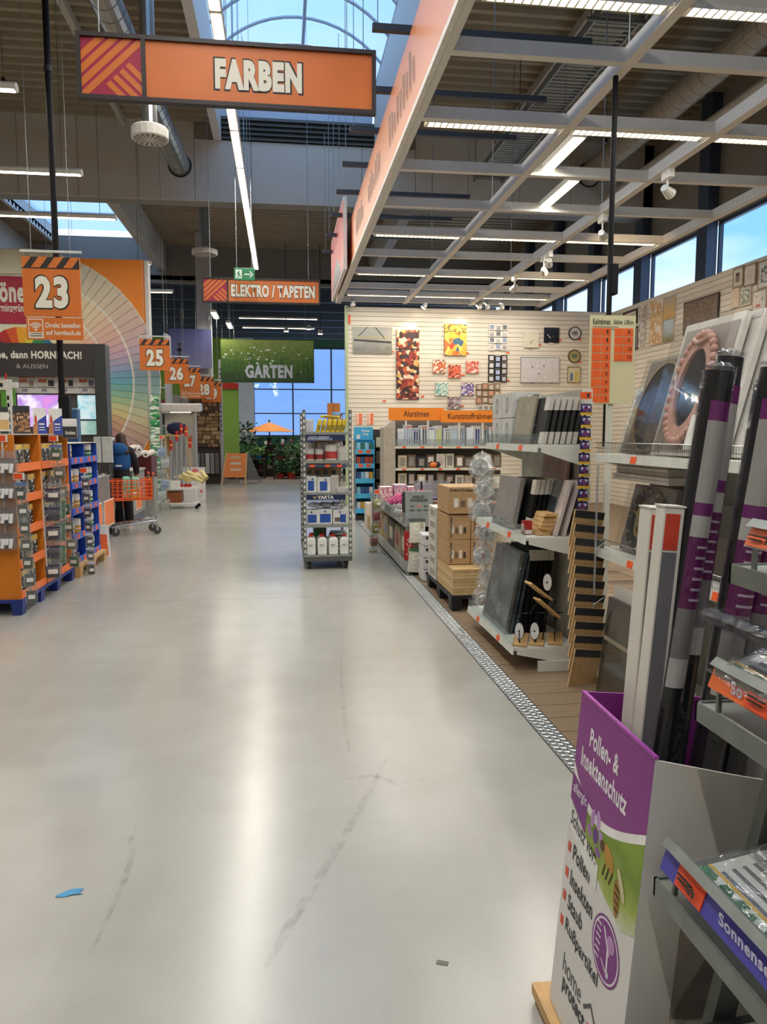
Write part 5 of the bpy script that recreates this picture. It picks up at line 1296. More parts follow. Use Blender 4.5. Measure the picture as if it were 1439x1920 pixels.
for k in range(2):  # lamps added to brighten the dim garden around the parasol
    lamp('added hanging strip lamp over the garden department, %s from the entrance' % ORD[k], (-1.6, 29.8 + k * 2.6, 6.0), (1.4, 29.8 + k * 2.6, 6.0), 'added lamps of the garden department', watts=60, drop=.62)
for k, (px, py) in enumerate(((537, 618), (579, 614), (601, 623))):
    o = P(px, py, Y=27.0); t = thing('track_spotlight', 'small lit spotlight at the garden entrance, %s from the left' % ORD[k], 'spotlight', o, 0, 'spotlights at the garden entrance')
    obj('stem', G().tube((0, 0, .03), (0, 0, 8.1 - o.z), .012, n=5), DARK, t); obj('head', G().tube((0, 0, -.06), (0, 0, .08), .09, .06, n=10), mat('b9b9b4', .4), t); obj('lens', G().tube((0, 0, -.07), (0, 0, -.06), .075, n=10), glow('ffe6b8', 16), t)
for k, (a, b) in enumerate((((-2.05, 24.0, 5.3), (-2.05, 25.3, 5.3)), ((-1.75, 26.2, 5.3), (-1.75, 27.5, 5.3)))):
    lamp('strip lamp above the garden entrance, %s one' % ('nearer', 'farther')[k], a, b, 'lamps at the garden entrance', w=.16, drop=2.8)
# ================================================================== SLAT WALLS: pictures, clocks, boards
WY = 16.972
def on_wall(name, label, cat, px0, py0, px1, py1, group=None, d=.03):
    a, b = P(px0, py0, Y=WY - d), P(px1, py1, Y=WY - d)
    t = thing(name, label, cat, (a.x, WY - d, b.z), 0, group)
    return t, b.x - a.x, a.z - b.z
def picture(label, px, m, edge='c9c2b4', group='pictures on the slat wall', d=.03, name='wall_picture', cat='picture'):
    t, w, h = on_wall(name, label, cat, *px, group, d)
    obj('panel', G().box(0, 0, 0, w, d - .001, h), mat(edge, .6), t)
    obj('print', G().box(.004, -.002, .004, w - .004, 0, h - .004), m, t)
    return t, w, h
t, w, h = picture('wide grey misty picture with a dark beam at the left end of the slat wall', (662, 612, 736, 663), gradient(('8d8d88', '76756f', '9a9992', 'a3a29a'), 'Z', 0, .6, noise=.25, sc=5))
obj('beam_print', G().poly([(.02, -.004, h * .46), (w - .02, -.004, h * .38), (w - .02, -.004, h * .46), (.02, -.004, h * .53)]).poly([(w * .1, -.004, h * .6), (w * .13, -.004, h * .6), (w * .38, -.004, h * .98), (w * .35, -.004, h * .98)]).poly([(w * .8, -.004, h * .55), (w * .83, -.004, h * .55), (w * .58, -.004, h * .98), (w * .55, -.004, h * .98)]), mat('3c3a36', .6), t)
for k in range(9): obj('pale_dot', disc((w * (.14 + k * .085), -.006, h * .6), .022, 8, 'y', .002, 1, 1.3), mat('b7a878', .6), t)
t, w, h = picture('tall narrow collage poster in dark red tones', (744, 618, 786, 749), printed(('5a1c14', '8f2f22', 'd8c4a8', '2c1512', 'b85a3a', '3a2a30', 'caa05a'), 13), '3a1512')
obj('printed_band', G().box(.005, -.004, h * .715, w - .005, -.002, h * .735).box(w * .42, -.004, h * .88, w - .01, -.002, h * .97), mat('30202a', .5), t)
t, w, h = picture('upright yellow and orange comic style poster', (834, 607, 875, 667), printed(('d9a83a', 'c9682a', '2f5a7a', 'e2c25a', 'b8401e', 'd9b46a'), 9), '7a5a2a')
obj('title_band', G().box(.01, -.004, h * .72, w - .01, -.002, h * .96), printed(('c9a63a', '5a4a2a', 'd9c25a'), 22, stretch=(1, 1, 2)), t)
CV = (('d9885a', 'b85030', 'e8d0b8', '7a5040'), ('c8402a', 'e07050', '8a2a20', 'e8a088'), ('e0c0b0', 'c85040', 'd99080', 'e8d8d0'), ('9ac4b8', 'c9d4cc', '6aa498', 'dfe0d8'), ('b4a0b8', '5a4a8a', 'd0c4cc', '8a5a6a'), ('c0b0b4', 'a09098', '6a5048', 'd4c8c4'))
for k, px in enumerate(((812, 674, 836, 700), (841, 683, 865, 709), (874, 676, 898, 700), (817, 717, 841, 742), (865, 717, 889, 742), (840, 743, 865, 767))):
    picture(('small square canvas in orange brown tones, upper left of six', 'small square bright red canvas, upper middle of six', 'small square canvas in pale red tones, upper right of six', 'small square mint coloured canvas, lower left of six', 'small square violet canvas, lower right of six', 'small square grey pink canvas, lowest of six')[k], px, printed(CV[k], 9, 'blots'), group='six small canvases on the slat wall')
def multi(label, px, fm, pm, rows, cols, stagger):
    t, w, h = on_wall('multi_frame', label, 'photo frame', *px, 'collage frames on the slat wall')
    for r in range(rows):
        for c in range(cols):
            s = ((r + c) % 2) * stagger
            cw, ch = w / cols, h / rows
            x0, z0 = c * cw + .006, r * ch + .006 + s * .02
            f = obj('frame', G().box(x0, 0, z0, x0 + cw - .004, .028, z0 + ch - .004), fm, t)
            obj('photo', G().box(x0 + cw * .18, -.003, z0 + ch * .16, x0 + cw * .8, 0, z0 + ch * .8), pm[(r * cols + c) % len(pm)], f)
PH = [mat('b8b4b0', .5), mat('8f98b0', .5), mat('a39c98', .5), mat('6f6c70', .5)]
multi('white collage frame of twelve photos on the slat wall', (917, 609, 952, 658), mat('dcd8d0', .5), PH, 4, 3, 1)
multi('black collage frame of twelve photos on the slat wall', (916, 667, 951, 717), mat('1e1c24', .4), [mat('d0ccc8', .5), mat('a8b4cc', .5), mat('bcb4b0', .5)], 4, 3, 1)
multi('brown and pink staggered collage frame below the black one', (893, 720, 938, 758), mat('8a7058', .5), [mat('c89078', .5), mat('c4bcac', .5), mat('b8ac9c', .5)], 3, 4, 1)
multi('row of four small pale frames beside the frame shelf signs', (896, 760, 937, 769.5), mat('cfc8bc', .5), [mat('8a8478', .5)], 1, 4, 0)
def clockish(label, c, r, rim, face, mark, Yc=WY, group='round clocks on the slat wall'):
    p = P(*c, Y=Yc - .03); rr = r * Yc / FPX
    t = thing('wall_clock', label, 'clock', p, 0, group)
    obj('rim', G().ring((0, 0, 0), rr, rr * .16, 28, 'y', .029), rim, t); obj('dial', disc((0, .005, 0), rr * .9, 28, 'y', .01), face, t); obj('dial_print', G().poly([(rr * .5 * math.cos(a), .003, rr * .35 * math.sin(a)) for a in [2 * PI * k / 9 for k in range(9)]]), mark, t)
    obj('hand', G().bar((0, .001, 0), (rr * .3, .001, rr * .4), .012, .004).bar((0, .001, 0), (-rr * .5, .001, rr * .15), .010, .004), DARK, t)
clockish('round clock with dark metal rim, upper one at the wall corner', (1079, 625), 12.8, mat('4a4a50', .35, .5), mat('c9c4bc', .5), mat('8a8280', .5))
clockish('round clock with brown rim and olive dial, lower one', (1078, 668), 12.8, mat('5a4630', .4), mat('a89a68', .5), mat('6a7a5a', .5))
t, w, h = on_wall('square_clock', 'cream square glass clock on the slat wall', 'clock', 983, 622, 1011, 652)
obj('glass_plate', G().box(0, 0, 0, w, .02, h), mat('d6cfb8', .3), t, bevel=.004); obj('hand', G().bar((w * .45, -.003, h * .3), (w * .58, -.003, h * .5), .012, .004).bar((w * .38, -.003, h * .36), (w * .5, -.003, h * .28), .01, .004), DARK, t); obj('clip', G().box(w * .3, -.004, -.012, w * .6, .02, 0), GALV, t)
t, w, h = on_wall('black_memo_board', 'black square magnetic glass board on the slat wall', 'board', 1021, 614, 1049, 643)
obj('glass_plate', G().box(0, 0, 0, w, .02, h), mat('0c0d10', .2), t, bevel=.004); obj('pen', G().bar((w * .2, -.01, h * .55), (w * .42, -.01, h * .3), .014, .01), WHITE, t); obj('magnet', disc((w * .6, -.008, h * .42), .014, 10, 'y', .008), GREYMET, t); obj('bracket', G().box(w * .35, -.004, -.02, w * .6, .02, 0), WHITE, t)
t, w, h = on_wall('whiteboard', 'framed whiteboard with three small magnets on the slat wall', 'whiteboard', 977, 669, 1049, 718)
obj('writing_surface', G().box(.01, .005, .01, w - .01, .02, h - .01), mat('cfcac8', .3), t); obj('frame', G().box(0, 0, 0, w, .025, .014).box(0, 0, h - .014, w, .025, h).box(0, 0, .014, .014, .025, h - .014).box(w - .014, 0, .014, w, .025, h - .014), mat('a9a9ac', .4, .5), t)
for x, z in ((.3, .62), (.48, .36), (.6, .66)): obj('magnet', disc((w * x, -.006, h * z), .014, 10, 'y', .01), DARK, t)
for x in (.3, .8): obj('bracket', G().box(w * x - .02, -.003, -.015, w * x + .02, .025, 0), GALV, t)
t, w, h = on_wall('metal_sign', 'tin thermometer style sign with blue figure print below the clocks', 'sign', 1065, 687, 1089, 718)
obj('plate', G().box(0, .004, 0, w, .012, h), mat('8a7658', .5), t); obj('print', G().box(.02, 0, .02, w - .02, .004, h - .03), mat('cfc4a0', .5), t); obj('blue_print', G().box(w * .2, -.002, h * .12, w * .42, 0, h * .6), mat('6a7a90', .5), t); obj('yellow_print', G().box(w * .55, -.002, h * .1, w * .85, 0, h * .7), mat('c9b060', .5), t)
k = 0
for px, py, near in ((736, 659, 'the wide grey picture'), (793, 743, 'the tall collage poster'), (877, 662, 'the comic style poster'), (869, 703, 'the bright red canvas'), (721, 751, 'the empty wall below the grey picture'), (953, 661, 'the white collage frame'), (953, 713, 'the black collage frame'), (867, 761, 'the lowest small canvas'), (1013, 646, 'the cream square clock'), (1051, 638, 'the black memo board'), (1088, 637, 'the upper round clock'), (1088, 679, 'the lower round clock')):
    p = P(px, py, Y=WY - .012); t = thing('price_tag', 'small orange price tag beside ' + near, 'price tag', p, 0, 'price tags on the slat wall')
    obj('holder', G().box(-.038, .004, -.022, .038, .011, .022), mat('e6e0d4', .4), t); obj('card', G().box(-.034, 0, -.018, .034, .004, .018), TAG, t)
t, w, h = on_wall('label_strip', 'vertical orange label at the top left corner of the slat wall', 'label', 653.5, 590, 657.5, 607, d=.012); obj('strip', G().box(0, 0, 0, w, .011, h), TAG, t)
for k, (x0, x1) in enumerate(((666, 680), (688, 701))):
    t, w, h = on_wall('price_list', 'white price list with orange blocks low on the slat wall, %s one' % ('left', 'right')[k], 'price list', x0, 775, x1, 796, 'price lists on the slat wall', .012)
    obj('sheet', G().box(0, .004, 0, w, .011, h), mat('e8dcc4', .5), t)
    for r in range(6): obj('price_block', G().box(w * .5, 0, r * h / 6 + .006, w - .006, .004, (r + 1) * h / 6 - .006), TAG, t); obj('price_mark', G().box(.01, 0, r * h / 6 + .014, w * .35, .004, (r + 1) * h / 6 - .014), TAG, t)
# ---- pictures on the right slat wall
def side(name, label, px, cat='picture', d=.03):
    x0, y0, x1, y1 = px; X = 7.575 - d; cxp = (x0 + x1) / 2
    a = P(x0, (y0 + y1) / 2, X=X); b = P(x1, (y0 + y1) / 2, X=X); c0 = P(cxp, y0, X=X); c1 = P(cxp, y1, X=X)
    t = thing(name, label, cat, (X, a.y, c1.z), 0, 'pictures on the right slat wall')
    return t, a.y - b.y, c0.z - c1.z            # local: reading direction is -y
def sidepic(label, px, m, frame=None, mat_=None):
    t, w, h = side('wall_picture', label, px)
    obj('panel', G().box(0, -w, 0, .029, 0, h), mat(frame or 'd8cdbd', .5), t)
    e = .03 if frame else .004
    if mat_: obj('passepartout', G().box(-.002, -w + e, e, 0, -e, h - e), mat(mat_, .6), t); e *= 3
    obj('print', G().box(-.004, -w + e, e, -.002, -e, h - e), m, t)
    return t, w, h
sidepic('tall pale picture with a golden tree on the right slat wall', (1219, 563, 1243, 646), printed(('e3d2b8', 'd9b98a', 'c99a60', 'e6d8c4', 'e8dccb'), 5, 'clouds'))
sidepic('upper of two stacked landscape pictures, golden evening mood', (1245, 557, 1266, 599), gradient(('9a7a58', 'c9a060', 'd9b880', 'b8a894'), 'Z', 0, .5, noise=.2, sc=6))
sidepic('lower of two stacked landscape pictures, lake with trees', (1245, 600, 1263, 641), gradient(('4a4a30', '8a8450', 'a8b4b8', 'b8c4cc'), 'Z', 0, .5, noise=.25, sc=6))
sidepic('large dark brown city panorama on the right slat wall', (1282, 558, 1347, 622), printed(('4a3a30', '6a5444', '8a7058', '3a2e28', 'a88a6a'), 14, 'blots', stretch=(1, 1, 2)), '3a2e28')
sidepic('framed dark portrait, left of the top row', (1375, 501, 1394, 539), printed(('3a2e2c', '8a7a70', '241c1c'), 6, 'blots'), '9a8a68', 'd8d0c4')
sidepic('framed pale print, second in the top row', (1396, 495, 1418, 536), mat('d4ccbc', .5), '9a8a68', 'dcd6ca')
sidepic('framed botanical print, at the picture edge in the top row', (1422, 486, 1452, 540), printed(('dcd8cc', '5a5e54', 'dcd8cc', 'd0ccc0'), 9, 'blots'), 'a08c70', 'dcd8cc')
sidepic('unframed pale peach print in the second row', (1371, 541, 1387, 577), mat('dcc4ac', .5))
sidepic('print with green leaf heart in the second row', (1389, 539, 1408, 573), printed(('e0d8c8', '8a9a84', 'e0d8c8'), 12, 'blots'), 'd0c4b4')
sidepic('framed print with six coloured ovals', (1411, 543, 1438, 586), printed(('e0d4c8', 'c87060', '3a3438', 'e0d4c8', '8aa0a4'), 8), 'b09a80', 'e0d8cc')
sidepic('small dark floral print in the third row', (1388, 582, 1406, 602), printed(('d8ccbc', '6a6454', 'd8ccbc'), 10, 'blots'))
for k, px in enumerate(((1168, 583, 1194, 610), (1190, 612, 1196, 655), (1171, 625, 1187, 660))):
    t, w, h = side('empty_frame', ('dark slim empty frame, topmost at the wall corner', 'dark slim empty frame, rightmost at the wall corner', 'dark slim empty frame, lowest at the wall corner')[k], px, 'frame')
    obj('frame', G().box(0, -w, 0, .028, 0, .03).box(0, -w, h - .03, .028, 0, h).box(0, -w, .03, .028, -w + .03, h - .03).box(0, -.03, .03, .028, 0, h - .03), mat('3a2a30', .4), t)
sidepic('white lettered print between the dark frames and the golden tree', (1198, 573, 1210, 650), printed(('dcd4c8', 'dcd4c8', '8a8078'), 20, stretch=(1, 3, 1)))

# ================================================================== SHELF UNITS ALONG THE RIGHT
def gondola(label, y0, y1, xb, shelves, H, wire=False, lip='c9c9bd'):
    """shelves: list of (z, front x); faces the aisle (-x)"""
    t = thing('shelf_unit', label, 'shelf unit', (xb, y0, 0), 0, 'white shelf units along the right side')
    L = y1 - y0
    obj('back_panel', G().box(-.01, 0, .06, .02, L, H), mat('a9a79c', .5), t)
    for y in (0, L): obj('upright', G().box(-.03, y - .015, 0, .03, y + .015, H), SHELFW, t)
    obj('foot', G().box(-.3, -.012, .0, .03, .012, .07), SHELFW, t); obj('foot', G().box(-.3, L - .012, .0, .03, L + .012, .07), SHELFW, t)
    for z, xf in shelves:
        d = xb - xf
        s = obj('shelf', G().box(-d, .004, z - .025, -.03, L - .004, z), SHELFW, t, bevel=.003)
        for y in (.0, L - .006): obj('bracket', G().prism([(-d + .02, z - .012), (-d + .02, z - .05), (-.03, z - .14), (-.03, z - .012)], 'y', y, y + .006), SHELFW, s)
        obj('price_rail', G().hexa([(-d - .012, .0, z - .05), (-d, .0, z - .05), (-d, L, z - .05), (-d - .012, L, z - .05)], [(-d - .003, 0, z), (-d, 0, z), (-d, L, z), (-d - .003, L, z)]), mat(lip, .4), s)
        for q in (.25, .7): obj('price_tag', G().hexa([(-d - .014, L * q, z - .045), (-d - .011, L * q, z - .045), (-d - .011, L * q + .07, z - .045), (-d - .014, L * q + .07, z - .045)], [(-d - .006, L * q, z - .006), (-d - .003, L * q, z - .006), (-d - .003, L * q + .07, z - .006), (-d - .006, L * q + .07, z - .006)]), TAG, s)
        if wire:
            g = G().tube((-d, 0, z + .07), (-d, L, z + .07), .003, n=5).tube((-d, 0, z + .035), (-d, L, z + .035), .002, n=4)
            for k in range(int(L / .02)): g.tube((-d, k * .02, z), (-d, k * .02, z + .07), .0013, n=3)
            obj('wire_front', g, CHROME, s, kind='stuff')
        else: obj('clear_front', G().box(-d - .002, .01, z, -d + .001, L - .01, z + .07), clear(.12, 'f0f4f2', .03, 0, 1, .05), s)
    return t
G1Y0, G1Y1, G1X = 4.83, 6.1, 2.0
gondola('white shelf unit with leaning frames and bicycle decorations', G1Y0, G1Y1, G1X, [(.17, 1.53), (.92, 1.60), (1.535, 1.67)], 1.9)
def slab(name, label, x, z, lean, th, h, y0, y1, m, caps=None, cat='panel', group=None, film=False):
    """board leaning back to +x, seen on its narrow near edge"""
    t = thing(name, label, cat, (x, y0, z), 0, group)
    L = y1 - y0
    def hx(a, b, e=0): return G().hexa([(lean * a - e, -e, h * a), (lean * a + th + e, -e, h * a), (lean * a + th + e, L + e, h * a), (lean * a - e, L + e, h * a)], [(lean * b - e, -e, h * b), (lean * b + th + e, -e, h * b), (lean * b + th + e, L + e, h * b), (lean * b - e, L + e, h * b)])
    obj('board', hx(0.0, 1), m, t)
    if caps:
        LL = L
        for nm, a, b in (('lower_corner_guard', .003, .26), ('upper_corner_guard', .72, 1.004)):
            L = .075; obj(nm, hx(a, b, .003), caps, t)
            L = .075; obj(nm, hx(a, b, .003), caps, t, (0, LL - .075, 0))
        L = LL
    if film: obj('film_wrap', hx(0, 1.02, .006), FILM, t)
    return t
CAPM = mat('c4bfb4', .7); FELT = mat('2b2a28', .8)
for k in range(6): slab('stretched_canvas', 'dark board with pale corner guards on the top shelf, %s from the front' % ORD[k], 1.702 + k * .042, 1.538, .055, .024, .31, G1Y0 + .02, G1Y0 + .55, FELT, CAPM, 'canvas', 'dark boards on the top shelf')
slab('wrapped_picture_frame', 'film wrapped beige frame leaning in front of the dark boards on the top shelf', 1.676, 1.538, .055, .014, .33, G1Y0 + .22, G1Y0 + .62, mat('a8987e', .6), None, 'frame', None, True)
for r in range(2):
    for c in range(2):
        t = thing('white_carton', 'white carton with oval print at the far end of the top shelf, %s %s' % (('lower', 'upper')[r], ('near', 'far')[c]), 'carton', (1.69, 5.48 + c * .27, 1.538 + r * .19), 0, 'white cartons on the top shelf')
        obj('carton_body', G().box(0, 0, 0, .22, .26, .185), mat('c9c8c2', .5), t); obj('oval_print', G().ring((0, .13, .095), .05, .012, 16, 'x', -.002, .6, 1.2), mat('7a7a78', .5), t); obj('text_print', G().box(.03, -.002, .12, .19, 0, .125).box(.03, -.002, .10, .16, 0, .104).box(.03, -.002, .03, .1, 0, .045), mat('7d7c7a', .5), t); obj('barcode_patch', G().box(.16, -.002, .145, .2, 0, .17), DARK, t)
# middle shelf
slab('wrapped_picture_frame', 'film wrapped grey picture frame at the front of the middle shelf', 1.625, .923, .07, .03, .36, 5.25, 5.75, mat('9a8f88', .6), None, 'frame', None, True)
for k in range(4): slab('stretched_canvas', 'black board with pale upper corner guard on the middle shelf, %s from the front' % ORD[k], 1.70 + k * .036, .923, .06, .024, .36, 5.1, 5.6, BLACK, CAPM, 'canvas', 'black boards on the middle shelf')
slab('mirror_frame', 'framed mirror leaning on the middle shelf behind the wooden rack', 1.80, .923, .08, .02, .37, 4.95, 5.4, mat('8f9aa0', .1, .8), mat('5d5a56', .5), 'mirror')
for k in range(2): slab('white_picture_frame', 'white picture frame leaning at the near end of the middle shelf, %s one' % ('left', 'right')[k], 1.80 + k * .055, .923, .10, .022, .37, G1Y0 + .01, G1Y0 + .4, mat('c7b9b2', .6), None, 'frame', 'white frames on the middle shelf')
t = thing('wooden_letter_rack', 'small slatted wooden rack with brass rods on the middle shelf', 'rack', (1.70, G1Y0 + .06, .923))
for k in range(5): obj('slat', G().hexa([(.0 + k * .011, 0, k * .03), (.09 + k * .011, 0, k * .03), (.09 + k * .011, .2, k * .03), (k * .011, .2, k * .03)], [(.01 + k * .011, 0, k * .03 + .027), (.1 + k * .011, 0, k * .03 + .027), (.1 + k * .011, .2, k * .03 + .027), (.01 + k * .011, .2, k * .03 + .027)]), PINE, t)
obj('rod', G().tube((-.005, -.01, .05), (.1, -.01, .02), .004, n=6).tube((.03, -.01, .125), (.12, -.01, .125), .004, n=6), mat('b8863a', .3, .8), t)
t = thing('red_box', 'small red and white box at the front edge of the middle shelf', 'box', (1.625, G1Y0 + .12, .923)); obj('box_body', G().box(0, 0, 0, .055, .07, .09), mat('a01c1c', .5), t); obj('white_side', G().box(.002, -.002, .004, .053, 0, .03), mat('d0ccc8', .5), t); obj('label_print', G().box(-.002, .01, .02, 0, .06, .07), mat('d8c0b8', .5), t)
slab('pink_picture', 'reddish picture panel leaning against the back of the middle shelf', 1.90, .923, .05, .02, .56, 5.0, 5.5, printed(('8a6a68', 'a88a84', '6d5654'), 4, 'clouds'), None, 'picture')
# bottom shelf
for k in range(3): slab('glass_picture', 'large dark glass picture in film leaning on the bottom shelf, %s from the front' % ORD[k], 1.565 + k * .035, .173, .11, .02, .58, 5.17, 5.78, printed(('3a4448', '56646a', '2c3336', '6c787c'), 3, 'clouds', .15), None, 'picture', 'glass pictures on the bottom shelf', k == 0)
for k in range(5): slab('stretched_canvas', 'tall black board with pale upper corner guard on the bottom shelf, %s from the front' % ORD[k], 1.70 + k * .036, .173, .05, .026, .60, 5.17, 5.65, BLACK, None, 'canvas', 'black boards on the bottom shelf')
for k in range(5): 
    o = [c for c in COL.objects if c.name.startswith('stretched_canvas')][-5 + k]
    obj('upper_corner_guard', G().box(.043, -.004, .53, .078, .02, .604), CAPM, o)
IRON = mat('101012', .4, .5)
def bicycle(label, loc, rz, s=1.0):
    t = thing('bicycle_decoration', label, 'decoration', loc, rz, 'black bicycle decorations on the bottom shelf')
    for x in (0, .19 * s):
        w = obj('wheel', G().ring((x, 0, .075 * s), .075 * s, .006, 22, 'y', .006), IRON, t)
        g = G()
        for k in range(8): g.tube((x, .003, .075 * s), (x + .07 * s * math.cos(k * PI / 4), .003, .075 * s + .07 * s * math.sin(k * PI / 4)), .0012, n=3)
        obj('spokes', g, IRON, w)
    A, B, C_, D_ = (0, .003, .075 * s), (.19 * s, .003, .075 * s), (.085 * s, .003, .08 * s), (.06 * s, .003, .18 * s)
    E2 = (.155 * s, .003, .175 * s)
    obj('frame', G().path([A, C_, D_, A], .005).path([D_, E2, C_], .005).path([E2, B], .005), IRON, t)
    obj('handlebar', G().path([E2, (.15 * s, .003, .215 * s), (.13 * s, -.05, .225 * s)], .005).path([(.15 * s, .003, .215 * s), (.13 * s, .055, .225 * s)], .005), IRON, t)
    obj('saddle', G().hexa([(.03 * s, -.01, .19 * s), (.09 * s, -.004, .19 * s), (.09 * s, .01, .19 * s), (.03 * s, .016, .19 * s)], [(.03 * s, -.01, .205 * s), (.09 * s, -.004, .2 * s), (.09 * s, .01, .2 * s), (.03 * s, .016, .205 * s)]), IRON, t)
    obj('wooden_plank', G().box(-.1 * s, -.05, -.002, .28 * s, .05, .012), PINE, t)
bicycle('black metal bicycle on a wooden plank, front left on the bottom shelf', (1.60, G1Y0 + .09, .176), 1.2, .82)
bicycle('black metal bicycle on a wooden plank, middle of the bottom shelf', (1.72, G1Y0 + .09, .176), 1.2, .82)
bicycle('black metal bicycle on a wooden plank, right on the bottom shelf', (1.85, G1Y0 + .09, .176), 1.2, .82)
for k, (x, z, a) in enumerate(((1.74, .52, .65), (1.80, .40, .7))):
    t = thing('wooden_clock_board', 'slanted wooden board of a wall decoration on the bottom shelf, %s one' % ('upper', 'lower')[k], 'wooden board', (x, G1Y0 + .05, z), 0, 'slanted wooden boards'); t.rotation_euler = (0, a, .2)
    obj('plank', G().box(-.13, -.02, 0, .08, .07, .014), PINE, t); obj('bracket', G().path([(-.1, .08, .0), (.05, .09, .1), (.06, .09, -.15)], .004), IRON, t)
for k, (x, y, z) in enumerate(((1.775, G1Y0 + .06, .60), (1.58, G1Y0 + .05, .27), (1.685, G1Y0 + .04, .27))):
    t = thing('small_clock', 'small white clock dial with black rim among the bicycles, %s' % ('uppermost', 'lower left', 'lower middle')[k], 'clock', (x, y, z), 0, 'clock dials among the bicycles')
    t.rotation_euler = (0, 0, .9)
    obj('dial', disc((0, 0, 0), .055, 20, 'x', .006, .55, 1.05), mat('d4d4d0', .5), t); obj('rim', G().ring((.002, 0, 0), .06, .008, 20, 'x', .006, .55, 1.05), IRON, t); obj('hub', disc((-.006, 0, 0), .006, 8, 'x', .004), IRON, t)
    if k == 0: obj('holder', G().tube((.01, .0, -.05), (.02, .03, -.41), .005, n=5), IRON, t)
    else: obj('holder', G().tube((.01, 0, -.05), (.01, 0, -.094), .005, n=5), IRON, t)
# clip strip with glue packs on the near end
cs = P(1098, 757, Y=4.74); ce = P(1090, 962, Y=4.74)
clip_strip('black clip strip with purple and yellow glue packs at the near shelf end', cs, ce, 9, BLACK, False)
for k in range(9):
    p = cs.lerp(ce, k / 9)
    t = thing('glue_pack', 'purple blue glue pack with yellow base on the black strip, %s from the top' % ORD[k], 'pack', p + Vector((0, -.014, -.002)), .25 if k % 2 else -.1, 'glue packs on the black strip')
    obj('card', G().box(-.036, -.004, -.07, .036, 0, 0), mat('2e2c58', .45), t); obj('blister', G().box(-.025, -.018, -.05, .025, -.004, -.012), printed(('8a86c0', '3a3878', 'c8c8dc', '6a3a6a'), 40, rough=.2), t, bevel=.004); obj('yellow_base', G().box(-.038, -.02, -.072, .038, -.002, -.055), mat('d0a43a', .5), t)
t = thing('price_flag', 'orange price flag above the black glue strip', 'price tag', P(1089, 748, Y=4.75)); obj('card', G().box(0, 0, 0, .075, .003, .045), TAG, t); obj('digit', G().box(.045, -.002, .01, .06, 0, .036), INK, t); obj('arm', G().box(.0, .003, .015, .03, .05, .02), GALV, t)
# hanging cork boards
cl = clip_strip('long clear plastic strip holding the wooden boards', P(1122, 872, Y=4.56), P(1112, 1185, Y=4.56), 3, clear(.2, 'e8ecf0', .1, 0, 1, .3), False)
for k in range(11):
    py = 958 + k * 26
    p = P(1108, py, Y=4.62 - k * .012)
    t = thing('wooden_clipboard', 'thin wooden board with black strip hanging in the cascade, %s from the top' % ORD[k], 'board', p, .18, 'cascade of wooden boards')
    t.rotation_euler = (.10, .13, .18)
    hgt = .24 if k < 10 else .34
    obj('board', G().box(-.11, 0, -hgt, .11, .009, 0), mat('b08e60', .6, var=.12, sc=12, stretch=(6, 6, 1)), t); obj('black_strip', G().box(-.108, -.003, -.05, .108, 0, -.004), mat('2a2c2e', .4), t); obj('edge_band', G().box(-.112, -.001, -hgt, -.108, .010, 0), mat('c9a878', .6), t)
# price board
kb = thing('price_board', 'cream price board headed Keilrahmen with rows of orange price tags', 'price board', P(1104, 757, Y=5.5))
obj('board_panel', G().box(0, 0, 0, .355, .015, .655), mat('d3cda4', .5, var=.02), kb)
text('Keilrahmen', INK, kb, (.018, -.002, .585), .135, .045, bold=.02); text('Stärke 1,80cm', INK, kb, (.18, -.002, .585), .155, .04, bold=.01)
obj('print_lines', G().box(.018, -.002, .567, .22, 0, .571).box(.018, -.002, .552, .22, 0, .556), mat('6a6248', .5), kb)
pr1 = '1 1 2 2 3 3 4 4 5'.split()
for r in range(9):
    z = .505 - r * .062
    if z < -.02: continue
    for c in range(2):
        q = obj('price_tag', G().box(.015 + c * .075, -.004, max(z, .002), .085 + c * .075, 0, z + .055), mat('e8601c', .5), kb)
        if c and z > 0: text(pr1[r], INK, q, (.125, -.006, z + .015), .014, .028, bold=.03)
    if r < 4:
        for c in range(2):
            q = obj('price_tag', G().box(.19 + c * .075, -.004, z, .26 + c * .075, 0, z + .055), mat('e8601c', .5), kb)
            if c: text(('8', '9', '13', '13')[r], INK, q, (.295, -.006, z + .015), .014 if r < 2 else .028, .028, bold=.03)
obj('post', G().box(.16, .016, -(kb.location.z), .20, .05, .3), SHELFW, kb)

G2Y0, G2Y1, G2X, G2F = 2.7, 4.68, 2.5, 2.0
gondola('white shelf unit with mirrors and clocks behind the purple bin', G2Y0, G2Y1, G2X, [(.10, 2.0), (.875, 2.0), (1.48, 2.0)], 1.62, True)
def leanpanel(name, label, cat, y0, y1, x, z, h, lean, th, m, group=None):
    """panel facing the aisle (-x), leaning back; returns thing and a local point function (u along reading direction, v up)"""
    t = thing(name, label, cat, (x, y1, z), 0, group)
    t.rotation_euler = (0, math.atan2(lean, h), 0)
    W = y1 - y0
    obj('panel', G().box(0, -W, 0, th, 0, h), m, t)
    return t, W
